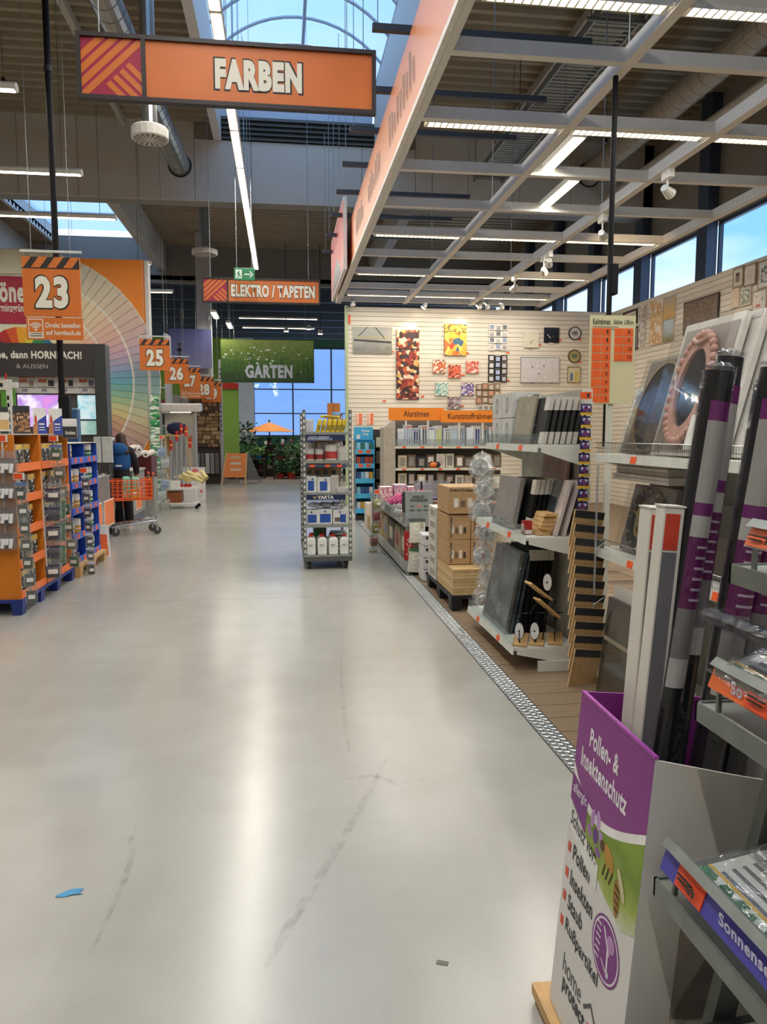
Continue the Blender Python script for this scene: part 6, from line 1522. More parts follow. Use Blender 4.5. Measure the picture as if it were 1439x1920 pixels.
# round gold bowl in film, brown mirror, pink mirrors on the top shelf
t, W = leanpanel('wrapped_plate', 'round golden plate wrapped in crinkled film on the mirror shelf', 'plate', 4.30, 4.66, 2.16, 1.49, .40, .12, .02, mat('3a3c3c', .5))
obj('plate', disc((-.012, -.18, .2), .16, 28, 'x', .012), mat('cfc78a', .25, .6, var=.2, sc=30), t); obj('film_wrap', G().box(-.02, -.37, -.0, -.014, .005, .42), FILM, t)
t, W = leanpanel('oval_mirror', 'brown oval mirror with thin golden rim in a clear box', 'mirror', 3.93, 4.42, 2.07, 1.49, .57, .17, .02, mat('6b5c52', .4))
obj('mirror_glass', disc((-.006, -W / 2, .28), .25, 36, 'x', .006, .86, 1.05), mat('3a312c', .15, .35, var=.02), t); obj('rim', G().ring((-.012, -W / 2, .28), .26, .012, 36, 'x', .012, .86, 1.05), mat('a98c58', .3, .7), t); obj('film', G().box(-.025, -W - .005, -.0, -.022, .005, .58), clear(.05, 'f4f4f2', .05, .1, 3, .02), t)
PINK = mat('d3a294', .5, var=.08, sc=25)
for k in range(5):
    y0 = 3.5 - k * .075
    t, W = leanpanel('pink_mirror_box', ('front white box with ornate pink mirror showing' if k == 0 else 'white mirror box behind the pink one, %s in the row' % ORD[k]), 'mirror', y0 - (.0 if k else .0), y0 + (.56 if k == 0 else .5), 2.06 + k * .05, 1.49, .74, .20, .03, mat('cfccc4', .5), 'mirror boxes on the top shelf')
    if k == 0:
        obj('box_window', G().box(-.003, -W + .03, .03, 0, -.03, .70), mat('9c928c', .5), t)
        obj('mirror_glass', disc((-.02, -W / 2, .36), .15, 36, 'x', .006, .75, 1.45), mat('7c8690', .06, .9, var=.02), t)
        fr = obj('ornate_rim', G().ring((-.035, -W / 2, .36), .20, .05, 40, 'x', .03, .82, 1.42), PINK, t)
        for q in range(34):
            a = 2 * PI * q / 34; obj('ornament', G().ball((-.03, -W / 2 + .205 * .86 * math.cos(a), .36 + .205 * 1.42 * math.sin(a)), (.02, .024, .024), 8, 5), PINK, fr, smooth=True)
        obj('crown_ornament', G().path([(-.04, -W / 2 + .07, .62), (-.05, -W / 2 + .02, .60), (-.05, -W / 2 - .02, .60), (-.04, -W / 2 - .07, .63)], .012, 6), mat('dcb4a8', .5), fr)
        obj('cord', G().path([(-.045, -W / 2 + .18, .50), (-.045, -W / 2 + .12, .36), (-.045, -W / 2 - .05, .30)], .004, 5), WHITE, t)
        obj('clear_window', G().box(-.062, -W, 0, -.06, 0, .735), clear(.05, 'f6f6f4', .04, .1, 3, .02), t); obj('label', G().box(-.064, -W + .01, .02, -.062, -W + .11, .2), mat('d6d3c8', .5), t)
    else: obj('tape_edge', G().box(-.002, -W + .02, .70, 0, -.02, .735), mat('b9b6ae', .5), t)
# lower shelf: gear clock, cartons
t, W = leanpanel('gear_clock', 'large dark clock with golden gears in a square box on the lower mirror shelf', 'clock', 3.98, 4.50, 2.10, .885, .42, .10, .03, mat('7d7672', .5))
obj('dial_ring', G().ring((-.02, -W / 2, .21), .20, .055, 40, 'x', .02, 1.05, 1), mat('2e2f30', .5), t)
GOLD = mat('a8905a', .45, .1)
for q, (u, v, r) in enumerate(((0, .21, .085), (.07, .25, .055), (-.06, .26, .05), (-.05, .15, .06), (.06, .15, .05))): obj('gear', G().ring((-.014, -W / 2 + u, v), r, r * .35, 18, 'x', .008), GOLD, t)
obj('hand', G().bar((-.026, -W / 2 + .13, .25), (-.026, -W / 2 - .01, .20), .012, .004).bar((-.026, -W / 2 - .13, .245), (-.026, -W / 2 + .02, .205), .01, .004), mat('c9b060', .3, .6), t)
g = G()
for q in range(12): g.bar((-.024, -W / 2 + .165 * 1.05 * math.sin(q * PI / 6), .21 + .165 * math.cos(q * PI / 6)), (-.024, -W / 2 + .185 * 1.05 * math.sin(q * PI / 6), .21 + .185 * math.cos(q * PI / 6)), .012, .003)
obj('hour_marks', g, mat('c4c2bc', .5), t); obj('clear_window', G().box(-.04, -W, 0, -.038, 0, .42), clear(.05, 'f6f6f4', .04, .1, 3, .02), t)
for k in range(3):
    t = thing('flat_white_carton', 'flat white carton lying above the gear clock, %s from the bottom' % ORD[k], 'carton', (2.12 + k * .02, 3.95 + k * .05, 1.316 + k * .044), 0, 'flat cartons under the top mirror shelf')
    obj('carton_body', G().box(0, 0, 0, .3, .72 - k * .06, .042), mat('cfc6bc', .6), t); obj('lid_line', G().box(-.002, .01, .02, 0, .7 - k * .06, .024), mat('9a928a', .6), t)
t = thing('carton_rest', 'grey box at the back of the lower mirror shelf below the flat cartons', 'box', (2.34, 4.0, .885)); obj('box_body', G().box(0, 0, 0, .12, .6, .43), mat('6d6862', .6), t); obj('label', G().box(-.002, .1, .1, 0, .3, .25), mat('b9b4aa', .5), t)
for k in range(4):
    slab('framed_picture', 'slim framed picture leaning on the lower mirror shelf, %s from the far end' % ORD[k], 2.12 + k * .05, .885, .12, .02, .36, 3.3 - k * .1, 3.75 - k * .1, mat(('3a342c', '6a5a44', '8c8a84', '4a4640')[k], .4), None, 'frame', 'slim frames on the lower mirror shelf')
# floor level: wooden clock, arched mirror
t, W = leanpanel('wooden_clock', 'round wooden clock with roman numerals on the lowest shelf', 'clock', 4.12, 4.62, 2.2, .12, .6, .1, .03, mat('5d4a3a', .6))
obj('dial', disc((-.01, -W / 2, .36), .24, 32, 'x', .01), mat('a67c54', .6, var=.15), t); obj('rim', G().ring((-.018, -W / 2, .36), .25, .02, 32, 'x', .018), mat('4a3626', .5), t); obj('numeral', G().box(-.02, -W / 2 - .02, .50, -.018, -W / 2 + .02, .56), INK, t)
t, W = leanpanel('arched_mirror', 'dark arched mirror standing on the floor beside the purple bin', 'mirror', 3.86, 4.34, 1.90, .0, .62, .07, .02, mat('4d4a45', .5))
pts = [(-W + .02, .02), (-.02, .02), (-.02, .45), (-.06, .54), (-.14, .595), (-W / 2, .61), (-W + .14, .595), (-W + .06, .54), (-W + .02, .45)]
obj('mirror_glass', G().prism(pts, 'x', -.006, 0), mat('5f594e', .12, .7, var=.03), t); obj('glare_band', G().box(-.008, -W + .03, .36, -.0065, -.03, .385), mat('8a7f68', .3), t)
t, W = leanpanel('white_arched_box', 'white box behind the dark arched mirror', 'carton', 3.9, 4.4, 1.955, .0, .68, .08, .02, mat('c6c2b8', .6)); obj('lid_line', G().box(-.003, -W, .6, 0, 0, .605), mat('8d887c', .6), t)

# ================================================================== PALLET WITH CARTONS
PX0, PY0 = 1.5, 6.62
pallet('black plastic pallet carrying kraft cartons and boards', 'plastic_pallet', PX0, PY0, PX0 + .62, PY0 + 1.2, .14, mat('15161a', .5), (3, 3))
def kraft(label, x, y, z, w, d, h, words):
    t = thing('kraft_carton', label, 'carton', (x, y, z), 0, 'kraft cartons on the black pallet')
    obj('carton_body', G().box(0, 0, 0, w, d, h), KRAFT, t, bevel=.004)
    if words: text(words, INK, t, (.015, -.002, h - .045), w * .8, .028, bold=.03)
    for q in range(4): obj('picture_print', G().box(w * (.15 + .18 * q), -.002, h * .25, w * (.27 + .18 * q), 0, h * (.5 if q % 2 else .58)), mat(('e0d8c8', '6b5a48', 'd8d0c0', '4a3f34')[q], .5), t)
    obj('tape', G().box(-.001, d * .45, h, w + .001, d * .55, h + .001), mat('b89a70', .4), t)
kraft('kraft carton with printed pictures, top of the pallet stack', PX0 + .02, PY0 + .25, .865, .36, .5, .25, 'Deko-Collage-Set')
for k, (x, z) in enumerate(((0, .62), (.225, .62), (0, .385), (.225, .385))):
    kraft('kraft carton in the pallet stack, %s %s' % (('second row', 'second row', 'third row', 'third row')[k], ('left', 'right')[k % 2]), PX0 + .02 + x, PY0 + .27, z, .22, .46, .232, None)
    if True:
        o = [c for c in COL.objects if c.name.startswith('kraft_carton')][-1]
        tx = text('Collage-Set', INK, o, (.05, -.002, .02), .19, .028, bold=.03, rot=(PI / 2, -PI / 2, 0))
t = thing('board_stack', 'stack of pale pine boards below the kraft cartons', 'boards', (PX0 + .02, PY0 + .02, .143))
for k in range(8): obj('pine_board', G().box(0, .0, k * .03, .44, .7, k * .03 + .027), mat(('c9ab78', 'bf9f6c', 'd0b384')[k % 3], .6, var=.12, stretch=(1, 6, 1)), t)
for k in range(6):
    t = thing('white_carton', 'white printed carton stacked at the left rear of the pallet, %s from the bottom' % ORD[k], 'carton', (PX0 + .01, PY0 + .76, .143 + k * .122), 0, 'white cartons at the rear of the pallet'); obj('carton_body', G().box(0, 0, 0, .5, .4, .118), mat('cbc7bd', .6), t); obj('side_print', G().box(-.002, .05, .03, 0, .3, .09), mat('a09488', .5), t)
for k in range(5):
    t = thing('fruit_board', 'white board with fruit prints leaning on the kraft cartons, %s from the left' % ORD[k], 'board', (PX0 + .30 + k * .035, PY0 + .02 + k * .012, .39), 0, 'fruit boards on the pallet'); t.rotation_euler = (0, .13, 0)
    t.location.z = .143
    t.location.x = PX0 + .475 + k * .028
    obj('board', G().box(0, -.01, 0, .022, .2, .62), mat('d6d0c2', .5), t)
    for q in range(5): obj('fruit_print', disc((.012, -.012, .08 + q * .12), .011, 8, 'y', .002, .8, 1.5), mat(('c8503a', '8aa04a', 'd08a50', 'b84030', '9aa860')[(q + k) % 5], .5), t)
# hanging strip of film wrapped clocks
cs = P(905, 845, Y=6.35); ce = P(915, 1135, Y=6.3)
clip_strip('clip strip with film wrapped round clocks beside the pallet', cs, ce, 7, None, False)
for k in range(7):
    p = cs.lerp(ce, (k + .3) / 7)
    t = thing('wrapped_clock', 'round clock crumpled in clear film on the strip by the pallet, %s from the top' % ORD[k], 'clock', p + Vector((.02 if k % 2 else -.02, -.02, -.02)), -.35, 'film wrapped clocks on the strip')
    t.rotation_euler = (0, .1, -.35)
    obj('dial', disc((0, -.02, -.06), .068, 22, 'y', .02), mat('cdcbc6', .5), t); obj('rim', G().ring((0, -.026, -.06), .076, .01, 22, 'y', .026), mat('d6d4d0', .4), t); obj('dial_print', disc((0, -.023, -.06), .025, 10, 'y', .002, .7, 1.2), mat(('9a8a94', '7a4a34', '9a9a9c', '5a5a5c', 'a03a3a', 'b07a5a', 'c8682a')[k], .5), t)
    g = G()
    random.seed(70 + k)
    ring_ = [(.105 * math.cos(a) * random.uniform(.8, 1.15), .12 * math.sin(a) * random.uniform(.85, 1.15) - .06) for a in [2 * PI * q / 14 for q in range(14)]]
    for q in range(14):
        a, b = ring_[q], ring_[(q + 1) % 14]
        g.poly([(0, -.05, -.06), (a[0], random.uniform(-.045, .03), a[1]), (b[0], random.uniform(-.045, .03), b[1])])
        g.poly([(a[0], random.uniform(-.02, .03), a[1]), (a[0] * 1.15, .05, a[1] * 1.1), (b[0] * 1.1, .06, b[1] * 1.1), (b[0], .0, b[1])])
    obj('film_wrap', g, clear(.26, 'eef0f0', .15, 1.0, 18, .2), t)
# white buckets carton stack between table and pallet
for k in range(4):
    t = thing('white_storage_box', 'white storage box with black opening stacked beside the pallet, %s from the bottom' % ORD[k], 'box', (1.5, 8.02, .003 + k * .13), 0, 'white storage boxes'); obj('box_body', G().box(0, 0, 0, .22, .28, .125), mat('cfcdc9', .5), t, bevel=.01); obj('opening', G().box(.03, -.002, .075, .19, 0, .11), DARK, t); obj('side_grip', G().ring((-.003, .12, .08), .03, .008, 14, 'x', .004), WHITE, t)

# ================================================================== LOW PROMOTION TABLE
TB0, TB1, TBX = 8.42, 11.8, 1.36
tb = thing('promotion_table', 'low steel promotion table with glass edges along the tread strip', 'table', (TBX, TB0, 0))
L = TB1 - TB0
STL = mat('a9aaa4', .4, .4)
obj('base_shelf', G().box(0, 0, .08, .95, L, .12), STL, tb); obj('base_rail', G().box(-.01, -.01, .06, 0, L, .17), STL, tb); obj('front_rail', G().box(0, -.012, .06, .95, 0, .17), STL, tb)
obj('upper_shelf', G().box(0, 0, .56, .95, L, .59), STL, tb); obj('glass_edge', G().box(-.006, 0, .59, -.001, L, .72), clear(.12, 'e4ebe8', .03, 0, 1, .15), tb); obj('glass_edge', G().box(0, -.006, .59, .95, -.001, .72), clear(.12, 'e4ebe8', .03, 0, 1, .15), tb)
obj('core_panel', G().box(.45, .05, .12, .48, L - .05, .56), mat('8d8a82', .5), tb)
for y in (.02, L - .05):
    for x in (.02, .88): obj('leg', G().box(x, y, 0, x + .04, y + .04, .56), STL, tb)
def inpos(x, y, z): return (TBX + x, TB0 + y, z)
hd = thing('tin_sign', 'grey tin sign lettered HARLEY-DAVIDSON at the front of the promotion table', 'sign', (1.375, 8.47, .593)); hd.rotation_euler = (-.06, 0, 0)
obj('plate', G().box(0, 0, 0, .32, .012, .37), mat('8d938e', .45, .2), hd, bevel=.01)
text('HARLEY-', INK, hd, (.085, -.002, .285), .15, .032, bold=.04); text('DAVIDSON', INK, hd, (.06, -.002, .245), .2, .036, bold=.04)
for r in range(4):
    for c in range(3 if r != 3 else 1):
        x, z = (.08 + c * .08, .20 - r * .045) if r != 3 else (.19, .05)
        obj('emblem_wing', G().poly([(x - .03, -.002, z + .008), (x, -.002, z - .004), (x + .03, -.002, z + .008), (x + .02, -.002, z - .01), (x, -.002, z - .016), (x - .02, -.002, z - .01)]), mat('d2602a' if (r == 0 and c == 1) else '3a3c3c', .5), hd)
for k in range(4):
    t = thing('tin_sign', 'dark tin sign in the row behind the HARLEY-DAVIDSON sign, %s from the front' % ORD[k], 'sign', (1.37, 8.53 + k * .045, .593), 0, 'tin signs behind the front one'); t.rotation_euler = (-.06, 0, 0)
    obj('plate', G().box(0, 0, 0, .3, .012, .36 - k * .01), mat(('4a4e4c', '38403c', '55504a', '3c3c40')[k], .4, .4), t, bevel=.008); obj('rolled_edge', G().tube((0, .006, .36 - k * .01), (.3, .006, .36 - k * .01), .007, n=6), mat('7a7e7c', .35, .5), t)
t = thing('tin_sign', 'red upright tin sign with white cola script at the table corner', 'sign', (1.352, 8.395, .18)); obj('plate', G().box(0, 0, 0, .1, .012, .33), mat('a0161a', .4), t, bevel=.004); text('Coca-Cola', LETTER, t, (.075, -.002, .05), .2, .05, slant=.3, rot=(PI / 2, -PI / 2, 0))
for r in range(2):
    t = thing('hanging_card', 'cream card with round print hanging at the table front, %s one' % ('upper', 'lower')[r], 'card', (1.50, 8.385, .64 - r * .34), 0, 'cream cards at the table front'); t.rotation_euler = (0, (.0, .1)[r], 0)
    obj('card_sheet', G().box(-.09, 0, -.26, .09, .012, 0), mat('cfcbb8', .6), t); obj('round_print', G().ring((-.01, -.002, -.08), .04, .012, 16, 'y', .002).ring((-.01, -.002, -.18), .035, .01, 16, 'y', .002), mat('e2ded0', .5), t); obj('clamp', G().box(-.09, -.006, -.02, .09, .016, .012), mat('4a5450' if r == 0 else '2f6a44', .4), t); obj('small_print', G().box(.03, -.002, -.1, .07, 0, -.03), mat('a8a48f', .5), t)
    obj('hook', G().tube((0, .012, 0), (0, .04, .01), .004, n=5), GALV, t)
for k in range(5):
    t = thing('pink_bottle', 'pink bottle lying slanted at the front of the promotion table, %s from the left' % ORD[k], 'bottle', inpos(.04 + k * .055, 1.5 - k * .06, .70 + k * .012), 0, 'pink bottles on the promotion table'); t.rotation_euler = (.2, .95, -.3)
    obj('bottle_body', G().lathe([(.035, 0), (.042, .01), (.042, .17), (.02, .2), (.018, .22)], 14), mat('d75c8c', .35), t, smooth=False); obj('cap', G().lathe([(.02, .22), (.02, .25), (.012, .255)], 10), mat('b8406c', .4), t); obj('base_ring', G().lathe([(.03, -.004), (.036, 0)], 12), mat('e890b0', .4), t)
t = thing('bottle_tray', 'grey tray under the pink bottles', 'tray', inpos(.0, 1.15, .593)); obj('tray_base', G().box(.005, 0, 0, .4, .6, .08), mat('8d8a86', .5), t); obj('tray_rim', G().box(0, 0, .08, .41, .02, .1).box(0, .58, .08, .41, .6, .1), mat('a5a29c', .5), t)
random.seed(81)
for k in range(4):
    t = thing('pink_carton', 'pink patterned carton on the promotion table, %s from the left' % ORD[k], 'carton', inpos(.02 + k * .2, 2.3, .593), 0, 'pink cartons on the promotion table'); obj('carton_body', G().box(0, 0, 0, .18, .25, .26 + .03 * (k % 2)), printed((('d8a0a8', 'b85a70', 'e4ccc8', 'c87888'), ('5a6aa8', 'd8b0b8', 'c8788c', 'e0d0c8'))[k % 2], 18, 'blots'), t); obj('white_top', G().box(.01, .01, .26 + .03 * (k % 2), .17, .24, .262 + .03 * (k % 2)), WHITE, t)
t = thing('acrylic_case', 'clear acrylic case with pink toys and black edges on the promotion table', 'display case', inpos(.42, 1.3, .593))
obj('case_walls', G().box(0, 0, 0, .42, .006, .38).box(0, .5, 0, .42, .506, .38).box(0, 0, 0, .006, .5, .38).box(.414, 0, 0, .42, .5, .38), clear(.14, 'e4e4e8', .04, 0, 1, .15), t)
for x in (.0, .40): obj('black_edge', G().box(x, -.008, 0, x + .02, 0, .4), BLACK, t)
for k in range(8): obj('pink_toy', G().ball((.06 + (k % 4) * .09, .1 + (k // 4) * .15, .06 + .02 * (k % 3)), (.045, .05, .05), 8, 6), mat(('d88aa0', 'e4a8b4', 'c8788c')[k % 3], .5), t, smooth=True)
for k in range(9):
    x, y = .45 + (k % 3) * .17, .35 + (k // 3) * .24; c = ('2a4a34', 'c8c4b8', '3a3a3c', '7a5a44', '8aa0c0', 'b89a4a', '4a3a5a', 'd8d4cc', '5a1a24')[k]
    t = thing('small_gift_box', 'small %s gift box on the promotion table behind the tin signs' % ('dark green', 'cream', 'charcoal', 'brown', 'light blue', 'ochre', 'violet', 'white', 'wine red')[k], 'box', inpos(x, y, .593), .1 * (k % 3), 'gift boxes on the promotion table'); h = (.12, .16, .1, .2, .14, .1, .22, .12, .17)[k]
    obj('box_body', G().box(0, 0, 0, .13, .15, h), mat(c, .5), t); obj('front_label', G().box(.02, -.002, h * .3, .11, 0, h * .7), mat('d8d0c0', .5), t)
for k in range(5):
    p = P(708 - k * 2, 930 + k * 24, Y=10.2)
    bag('yellow and red hanging pack on the left table side, %s from the top' % ORD[k], 'hanging packs on the table side', p, .13, .17, mat(('c9c070', 'b04048', 'b8a848', 'c06a58', 'a8a060')[k], .5), .5, None, k % 2 == 0)
clip_strip('clip strip with yellow and red packs at the table side', P(708, 922, Y=10.25), P(700, 1030, Y=10.25), 5)
for k in range(7):
    t = thing('kitchen_gadget', 'small %s gadget lying at the table front edge' % ('white', 'green', 'orange', 'black', 'grey', 'red', 'silver')[k], 'gadget', inpos(.04 + (k % 2) * .1, .25 + k * .12, .593), k * .7, 'gadgets at the table edge'); obj('gadget_body', G().box(-.05, -.03, 0, .05, .03, .05 + .015 * (k % 3)), mat(('d8d8d4', '2f7a4a', 'c8602a', '2a2a2c', '9a9a98', 'b03028', 'b4b8ba')[k], .4), t, bevel=.015); obj('gadget_top', G().ball((0, 0, .06 + .015 * (k % 3)), (.03, .022, .02), 8, 5), WHITE, t)
for k in range(5):
    t = thing('lower_carton', 'beige carton on the lower level of the promotion table, %s from the near end' % ORD[k], 'carton', inpos(.06, .2 + k * .55, .123), 0, 'cartons on the lower table level'); obj('carton_body', G().box(0, 0, 0, .34, .45, .34), mat(('8a806c', 'b0a484', '6f6a60', 'a89878', 'c0a87c')[k], .6), t); obj('side_label', G().box(-.002, .08, .1, 0, .36, .26), mat(('c8bfa8', 'a04a44', 'd0c8b4', '6a7a84', '8a3a34')[k], .5), t)
for k in range(3):
    t = thing('picture_carton', 'carton with red bowl picture on the floor beyond the promotion table, %s one' % ORD[k], 'carton', (1.42, 11.95 + k * .45, .003), 0, 'cartons beyond the table'); obj('carton_body', G().box(0, 0, 0, .42, .4, (.5, .24, .42)[k]), mat(('c9bfb0', 'a88a5a', 'd0c4b4')[k], .6), t); obj('bowl_picture', disc((.22, -.003, .14), .09, 16, 'y', .003, 1.2, .6), mat('a8503c', .5), t); obj('print_line', G().box(.05, -.003, .19, .3, 0, .21), mat('8a6a58', .5), t)

# ================================================================== FRAME SHELVES AND SIGNS BEFORE THE SLAT WALL
fsx0, fsx1, FSY = 1.93, 3.95, 13.0
fu = thing('frame_shelf', 'beige shelf with rows of packed picture frames below the orange signs', 'shelf unit', (fsx0, FSY, 0))
FW = fsx1 - fsx0
obj('side_panel', G().box(-.2, -.02, 0, .0, .5, 1.72), mat('a89e8c', .6), fu); obj('side_cap', G().hexa([(-.2, -.02, 1.72), (0, -.02, 1.72), (0, .5, 1.72), (-.2, .5, 1.72)], [(-.05, .0, 1.84), (0, .0, 1.84), (0, .5, 1.84), (-.05, .5, 1.84)]), mat('a89e8c', .6), fu)
obj('back_panel', G().box(0, .46, 0, FW, .5, 1.9), mat('6d6a62', .6), fu)
for z in (.1, .42, .70, 1.02, 1.40):
    s = obj('shelf', G().box(0, 0, z - .02, FW, .46, z), SHELFW, fu); obj('price_rail', G().box(0, -.015, z - .04, FW, 0, z), mat('cfcab8', .5), s)
    for q in range(6): obj('price_tag', G().box(.12 + q * .32, -.018, z - .034, .19 + q * .32, -.015, z - .006), TAG, s)
obj('clear_front', G().box(0, -.004, 1.40, FW, -.001, 1.52), clear(.12, 'eef2f0', .03, 0, 1, .1), fu)
random.seed(91)
rowc = ('c8ccd0', '9aa4b0', '2f3a5a', '4a4e56', 'd8dcd0', 'c8c860', '8a8c80', 'a8c0d0', '8a9aa8', 'd0d4d8', '26346a', '4a5a58', '6a4a34', 'b8bcc0')
for k in range(14):
    c = rowc[k]
    t = thing('packed_frame', 'picture frame in a pale sleeve on the top frame shelf, %s from the left' % ORD[k], 'frame', (fsx0 + .05 + k * .137, FSY + .06 + .05 * (k % 3), 1.403), 0, 'frames on the top frame shelf'); h = random.uniform(.3, .37)
    obj('sleeve', G().box(0, 0, 0, .12, .28, h), mat('c9ced2', .4), t); obj('frame_edge', G().box(.03, -.003, .03, .06, 0, h - .06).box(.075, -.003, .03, .1, 0, h - .06), mat(c, .4), t); obj('sleeve_print', G().box(.01, -.002, h - .05, .11, 0, h - .02), mat(random.choice(('e0e2e0', '8a90a0', 'c86a3a')), .5), t)
for rr, (z, nm) in enumerate(((1.023, 'second'), (.703, 'third'))):
    for k in range(11):
        t = thing('packed_frame', 'small packed frame on the %s frame shelf, %s from the left' % (nm, ORD[k]), 'frame', (fsx0 + .06 + k * .17, FSY + .05 + .04 * (k % 2), z), 0, 'frames on the %s frame shelf' % nm); h = random.uniform(.18, .25)
        obj('frame', G().box(0, 0, 0, .15, .03, h), mat(random.choice(('c9c2b0', '2a2a2e', 'b8a888', 'd8d4cc', '6a5444')), .5), t); obj('photo', G().box(.03, -.003, .035, .12, 0, h - .035), mat(random.choice(('e0ddd4', '8a8478', 'b8a8a0')), .5), t)
def osign(label, px, Y, words):
    a, b = P(px[0], px[3], Y=Y), P(px[2], px[1], Y=Y); w, h = b.x - a.x, b.z - a.z
    t = thing('orange_sign', label, 'sign', a, 0, 'orange frame signs'); obj('panel', G().box(0, 0, 0, w, .012, h), mat('f0861a', .45, var=.03), t); tw = w * (.46 if len(words) < 10 else .76)
    text(words, mat('3a1c10', .5), t, ((w - tw) / 2, -.002, h * .28), tw, h * .5, bold=.012); obj('post', G().box(w * .3, .012, 1.45 - a.z, w * .3 + .03, .04, h * .5).box(w * .7, .012, 1.45 - a.z, w * .7 + .03, .04, h * .5), SHELFW, t)
osign('orange sign reading Alurahmen above the frame shelf', (729, 765, 833, 788), 13.1, 'Alurahmen')
osign('orange sign reading Kunststoffrahmen above the frame shelf', (827, 770, 938, 792), 13.02, 'Kunststoffrahmen')
t = thing('orange_power_tool', 'small orange and black hand tool lying on the second frame shelf', 'tool', P(814, 872, Y=12.98)); t.location.z = 1.07; obj('motor', G().tube((-.06, 0, 0), (.05, 0, .01), .045, n=12), mat('e07020', .4), t); obj('dark_head', G().ball((.08, 0, .01), .05, 10, 7), DARK, t); obj('grip', G().bar((-.09, 0, .02), (-.02, 0, .06), .03, .03), DARK, t)
t.location.y = 13.03
# blue clay display
cd = thing('clay_display', 'light blue cardboard display with modelling clay packs at the wall end', 'display', (1.33, 14.0, 0))
SKY = mat('3aa6d0', .5, var=.04)
obj('back_panel', G().box(0, .3, .1, .36, .33, 1.55), SKY, cd); obj('side_panel', G().box(0, 0, .1, .015, .3, 1.5), mat('6f7a80', .5), cd); obj('side_panel', G().box(.345, 0, .1, .36, .3, 1.5), SKY, cd); obj('plinth', G().box(.02, .02, 0, .34, .3, .1), DARK, cd)
hp = obj('header', G().box(.0, .25, 1.5, .36, .27, 1.74), SKY, cd); text('Power', LETTER, hp, (.15, .246, 1.65), .16, .045, bold=.03); text('Clay', LETTER, hp, (.16, .246, 1.58), .12, .05, bold=.03); obj('white_patch', G().box(.05, .247, 1.52, .12, .25, 1.6), WHITE, hp)
for k, z in enumerate((.18, .46, .74, 1.02, 1.28)):
    s = obj('shelf', G().box(.015, .0, z, .345, .3, z + .012), SKY, cd); obj('shelf_lip', G().box(.0, -.01, z - .04, .36, 0, z + .05), mat('4ab4da', .5), s)
    for q in range(4): obj('clay_pack', G().box(.03 + q * .078, .04, z + .012, .10 + q * .078, .1, z + .17), mat(random.choice(('2f6a5a', '8ac0d4', 'b84a34', 'd8dce0', '34568a', 'd8a03a')), .5), s)
    if k > 2:
        for q in (.05, .2): obj('price_tag', G().box(q, -.013, z - .02, q + .09, -.01, z + .035), TAG, s)
rk = thing('dark_goods_rack', 'dark rack with paper bags and boxes between clay display and frame shelf', 'rack', (1.73, 14.3, 0))
obj('frame', G().box(-.02, .3, 0, .56, .34, 1.7).box(-.02, 0, 0, .01, .34, 1.6).box(.53, 0, 0, .56, .34, 1.6), mat('2b2928', .6), rk)
for k, z in enumerate((.12, .45, .75, 1.05, 1.35)):
    s = obj('shelf', G().box(.01, 0, z, .53, .3, z + .02), mat('3a3836', .6), rk)
    for q in range(3): obj('stock_box', G().box(.03 + q * .165, .03, z + .02, .18 + q * .165, .2, z + .2 + .04 * ((k + q) % 2)), mat(random.choice(('8a7050', '2a2826', 'b0a890', '6a5a48', 'c0b8a0')), .6), s)

# ================================================================== PURPLE BIN WITH ROLLS (foreground)
BIN = thing('cardboard_bin', 'tall cardboard bin with purple printed side reading Pollen- & Insektenschutz', 'bin', (.708, 1.86, .06))
BIN.rotation_euler = (0, math.radians(4.6), math.radians(-1.5))
BW, BL, BH = .38, .42, .868                       # x width, y length (towards camera is -y), height
CARD = mat('d8d3cb', .55, var=.03, sc=6)
obj('floor_panel', G().box(.004, -BL + .004, 0, BW - .004, -.004, .006), CARD, BIN)
side_ = obj('printed_side', G().box(0, -BL, 0, .005, 0, BH), mat('d9d6d2', .45, var=.03, sc=5), BIN)
fr_ = obj('white_side', G().prism([(.005, 0), (BW, 0), (BW, BH - .06), (BW * .75, BH - .045), (BW * .45, BH - .03), (.005, BH - .005)], 'y', -BL, -BL + .005), CARD, BIN)
obj('rear_side', G().box(.005, -.005, 0, BW, 0, BH), mat('8a2a86', .5), BIN)
obj('right_side', G().box(BW - .005, -BL, 0, BW, -.005, BH - .06), CARD, BIN)
obj('inner_lining', G().box(.005, -BL + .006, .35, .007, -.006, BH - .001), mat('6d1669', .5), BIN)
obj('purple_rim', G().box(-.002, -BL, BH - .004, .008, 0, BH + .003), mat('9a3a96', .5), BIN)
# print on the side: u runs from the far edge (y=0) towards the camera, v down from the top
def UV(u, v, e=.001): return (-e * .35, -u * BL, BH - v)
def face(pts, m, name, e=.0012, par=side_): return obj(name, G().poly([UV(u, v, e) for u, v in pts]), m, par)
dip = [(u / 12, .19 + .075 * math.sin(PI * (u / 12) ** .8) * (1 if u else 0) - .02 * (u / 12)) for u in range(13)]
face([(0, 0), (1, 0)] + [(u, v) for u, v in dip[::-1]], PURPLE, 'purple_field')
face([(u, v) for u, v in dip] + [(u, v + .022) for u, v in dip[::-1]], mat('ece8e6', .5), 'white_curve', .0016)
gp = [(u, v + .022) for u, v in dip]
face(gp + [(1, .40), (.85, .43), (.6, .41), (.42, .38), (.27, .33)], gradient(('d4d6c4', '9fb04a', '6f8a1e', '86a02a', '6a861c'), 'Z', .50, .80, noise=.16, sc=9), 'meadow_photo', .0014)
face([(0, .22), (.27, .245), (.27, .335), (0, .29)], mat('7a2a7e', .5), 'purple_patch', .002)
LIL = mat('b48ac0', .6); FUR = mat('b8893a', .7); STR = mat('4a3418', .7)
